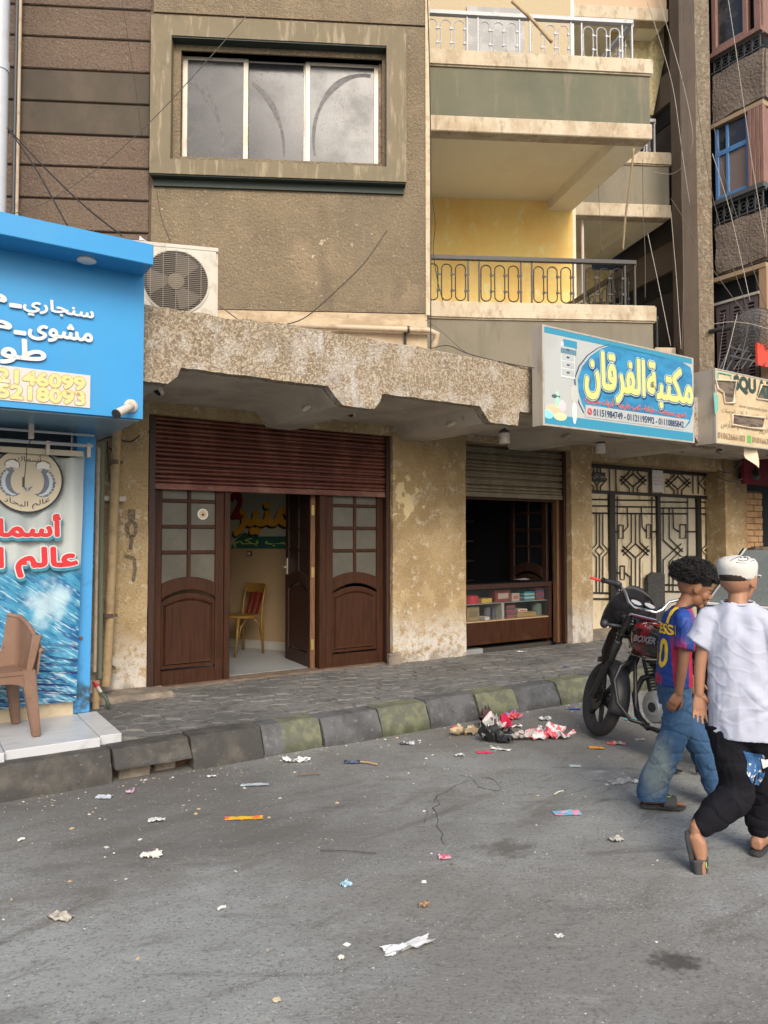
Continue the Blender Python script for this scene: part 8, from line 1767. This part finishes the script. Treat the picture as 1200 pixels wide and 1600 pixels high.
def tf(c, n_):
    low = max(0, 1 - (c.z - .6) / .45); w = noise.noise(c * 5)
    return .009 * math.sin(c.y * 42 + 5 * noise.noise(c * 3)) * max(0, min(1, (c.z - .8) * 3)) * .6 + .007 * math.sin((c.z * 30 + abs(c.y) * 55) + 5 * noise.noise(c * 4)) * max(0, noise.noise(c * 5 + Vector((3, 1, 2)))) + .006 * math.sin(c.z * 80 + c.y * 22 + 9 * noise.noise(c * 4.5)) * low * max(0, .4 + w) + .009 * noise.noise(Vector((c.x * 6, c.y * 6, c.z * 2.5))) + .002 * noise.noise(c * 24) - .0042 * crease(Vector((c.x, c.y, c.z * .6)), 6) + .0025 * crease(Vector((c.x, c.y, c.z * 1.6)) + Vector((5, 2, 3)), 10)
sh2 = fuse(b, 'white_tshirt', tee, p2, .005, 2, disp=tf)
cut(sh2, lambda c, n_: (n_.z < -.7 and c.z < .615) or (n_.z > .75 and c.z > 1.238))
b = MB(M2); b.tube([Vector((.02 + .054 * math.cos(t), .073 * math.sin(t), 1.240 + .008 * math.cos(t))) for t in [2 * PI * k / 28 for k in range(29)]], .007, 8, cap=False); b.build('collar', tee, p2, smooth=True)
jog = mk('black_jogger_cloth', (.006, .006, .009), .9, coord='obj', spec=.25, layers=[dict(s=6, lo=.5, hi=.75, c=(.012, .013, .017), a=.6)], bump=[dict(s=10, a=.6, h=.02)])
b = MB(M2); ringloft(b, [(-.0, 0, .58, .085, .115), (-.0, 0, .67, .092, .128), (0, 0, .74, .085, .12)])
limb(b, [(0, .06, .64), hpL * .4 + knL * .6 + Vector((0, 0, .02)), knL + Vector((.015, 0, -.01)), knL * .45 + anL * .55 + Vector((.01, 0, -.015)), anL + (knL - anL).normalized() * .055, anL], [.094, .088, .084, .078, .060, .041], 18)
limb(b, [(0, -.06, .64), (anR.x * .5 + .02, -.072, .42), (anR.x, anR.y, .24), (anR.x, anR.y, .14), (anR.x, anR.y, .085)], [.094, .088, .074, .060, .040], 18)
def pf(c, n_): return -.0065 * crease(Vector((c.x * .8, c.y * .8, c.z * 1.5)), 6) + .004 * crease(c + Vector((4, 2, 1)), 11) + .008 * math.sin(c.z * 40 + 6 * noise.noise(c * 4)) * max(0, noise.noise(c * 3.5) + .3) + .008 * noise.noise(c * 9)
jg = fuse(b, 'joggers', jog, p2, .0055, 3, disp=pf)
# blue and white printed patch on the right thigh
bv = BVHTree.FromPolygons([v.co for v in jg.data.vertices], [tuple(p.vertices) for p in jg.data.polygons])
def patch(name, pts, mat, off):
    m = MB(); c = Vector((0, 0)); n = len(pts); vs = []; fs = []
    cx_ = sum(p[0] for p in pts) / n; cy_ = sum(p[1] for p in pts) / n; K = 5
    for k in range(K + 1):
        for p in pts: vs.append((cx_ + (p[0] - cx_) * (k / K + .001), cy_ + (p[1] - cy_) * (k / K + .001)))
    for k in range(K):
        for j in range(n): fs.append((k * n + j, k * n + (j + 1) % n, (k + 1) * n + (j + 1) % n, (k + 1) * n + j))
    V = []; Mi_ = M2.inverted(); oo = Mi_ @ O
    for x, y in vs:
        d = (Mi_.to_3x3() @ ray(x, y)).normalized(); h = bv.ray_cast(oo, d); V.append(h[0] + h[1] * off if h[0] is not None else None)
    fs = [f for f in fs if all(V[i] is not None for i in f)]; idx = {}; vv = []
    for f in fs:
        for i in f:
            if i not in idx: idx[i] = len(vv); vv.append(V[i])
    me = bpy.data.meshes.new(name); me.from_pydata(vv, [], [tuple(idx[i] for i in f) for f in fs]); me.materials.append(mat); ob = bpy.data.objects.new(name, me); COL.objects.link(ob); ob.parent = p2; WM[ob] = WM[p2]
patch('printed_patch', [(1160, 1173), (1176, 1176), (1192, 1178), (1198, 1190), (1194, 1212), (1186, 1226), (1174, 1224), (1166, 1208), (1166, 1190)], mk('patch_blue', (.03, .10, .24), .7, layers=[dict(s=30, lo=.56, hi=.6, c=(.7, .7, .7), a=1)]), .005)
patch('patch_white_print', [(1188, 1184), (1199, 1186), (1200, 1196), (1192, 1200)], white_m, .008)
# cap
capm = mk('white_cap_cotton', (.56, .55, .51), .85, coord='obj', bump=[dict(s=9, a=.5, h=.012), dict(s=160, a=.2, h=.001)])
b = MB(M2 @ H2 @ Matrix.Translation((-.012, 0, .03)) @ Matrix.Rotation(-.10, 4, 'Y'))
b.lathe([(.086, -.022), (.0915, -.012), (.094, .012), (.099, .034), (.098, .056), (.086, .078), (.060, .092), (.030, .097), (.001, .098)], 32, T=Matrix.Scale(1.06, 4, (1, 0, 0)) @ Matrix.Scale(.90, 4, (0, 1, 0)) @ Matrix.Scale(.95, 4, (0, 0, 1)))
cp = b.build('cap', capm, p2, smooth=True, disp=lambda c: Vector((0, 0, 0)) + noise.noise_vector(c * 14) * .004)
b = MB(M2 @ H2 @ Matrix.Translation((-.012, 0, .03)) @ Matrix.Rotation(-.10, 4, 'Y')); b.grid(lambda u, v: Vector((.085 + .062 * v * math.sin(PI * (.12 + .76 * u)), (u - .5) * (.15 - .04 * v), -.004 - .012 * v - .03 * (u - .5) ** 2)), 14, 6); b.build('cap_peak', capm, cp, fix=False, solid=.005, smooth=True)
b = MB(M2 @ H2 @ Matrix.Translation((-.012, 0, .03)) @ Matrix.Rotation(-.10, 4, 'Y')); T_ = Matrix.Translation((-.1015, -.0, .0)) @ Matrix.Rotation(-PI / 2, 4, 'Y'); b.lathe([(.0062, -.002), (.0062, .003), (.001, .003)], 12, T=T_); b.build('cap_eyelet', iron_m, cp)
bvc = BVHTree.FromPolygons([v.co for v in cp.data.vertices], [tuple(p.vertices) for p in cp.data.polygons])
b = MB(); cc_ = M2.inverted().to_3x3()
def capstroke(pts, r_):
    Mi_ = M2.inverted(); oo = Mi_ @ O; P = []
    for x, y in pts:
        h = bvc.ray_cast(oo, (Mi_.to_3x3() @ ray(x, y)).normalized())
        if h[0] is not None: P.append(M2 @ (h[0] + h[1] * .0015))
    if len(P) > 1: b.tube(P, r_, 4)
capstroke([(1141, 877), (1147, 873), (1153, 871)], .0016); capstroke([(1153, 871), (1160, 869), (1167, 871), (1169, 875), (1160, 877), (1153, 875)], .002); capstroke([(1156, 872), (1159, 872)], .003); capstroke([(1162, 872), (1165, 872)], .003)
capstroke([(1168, 873), (1174, 872), (1178, 876), (1172, 877)], .0016); capstroke([(1150, 879), (1158, 880), (1166, 880)], .0014); capstroke([(1162, 868), (1170, 867), (1177, 869)], .0012)
b.build('cap_embroidery', mk('dark_thread', (.03, .035, .06), .8), cp)
b = MB(M2 @ H2); b.ell((-.022, 0, .022), (.0905, .0765, .056), 24, 14); b.build('short_hair', mk('short_dark_hair', (.025, .016, .012), .8), p2, smooth=True)
for s in (1, -1):
    b = MB(M2 @ H2); b.ell((.078, s * .031, .006), (.011, .013, .0075), 12, 8); b.build('eye', eye_w, p2, smooth=True)
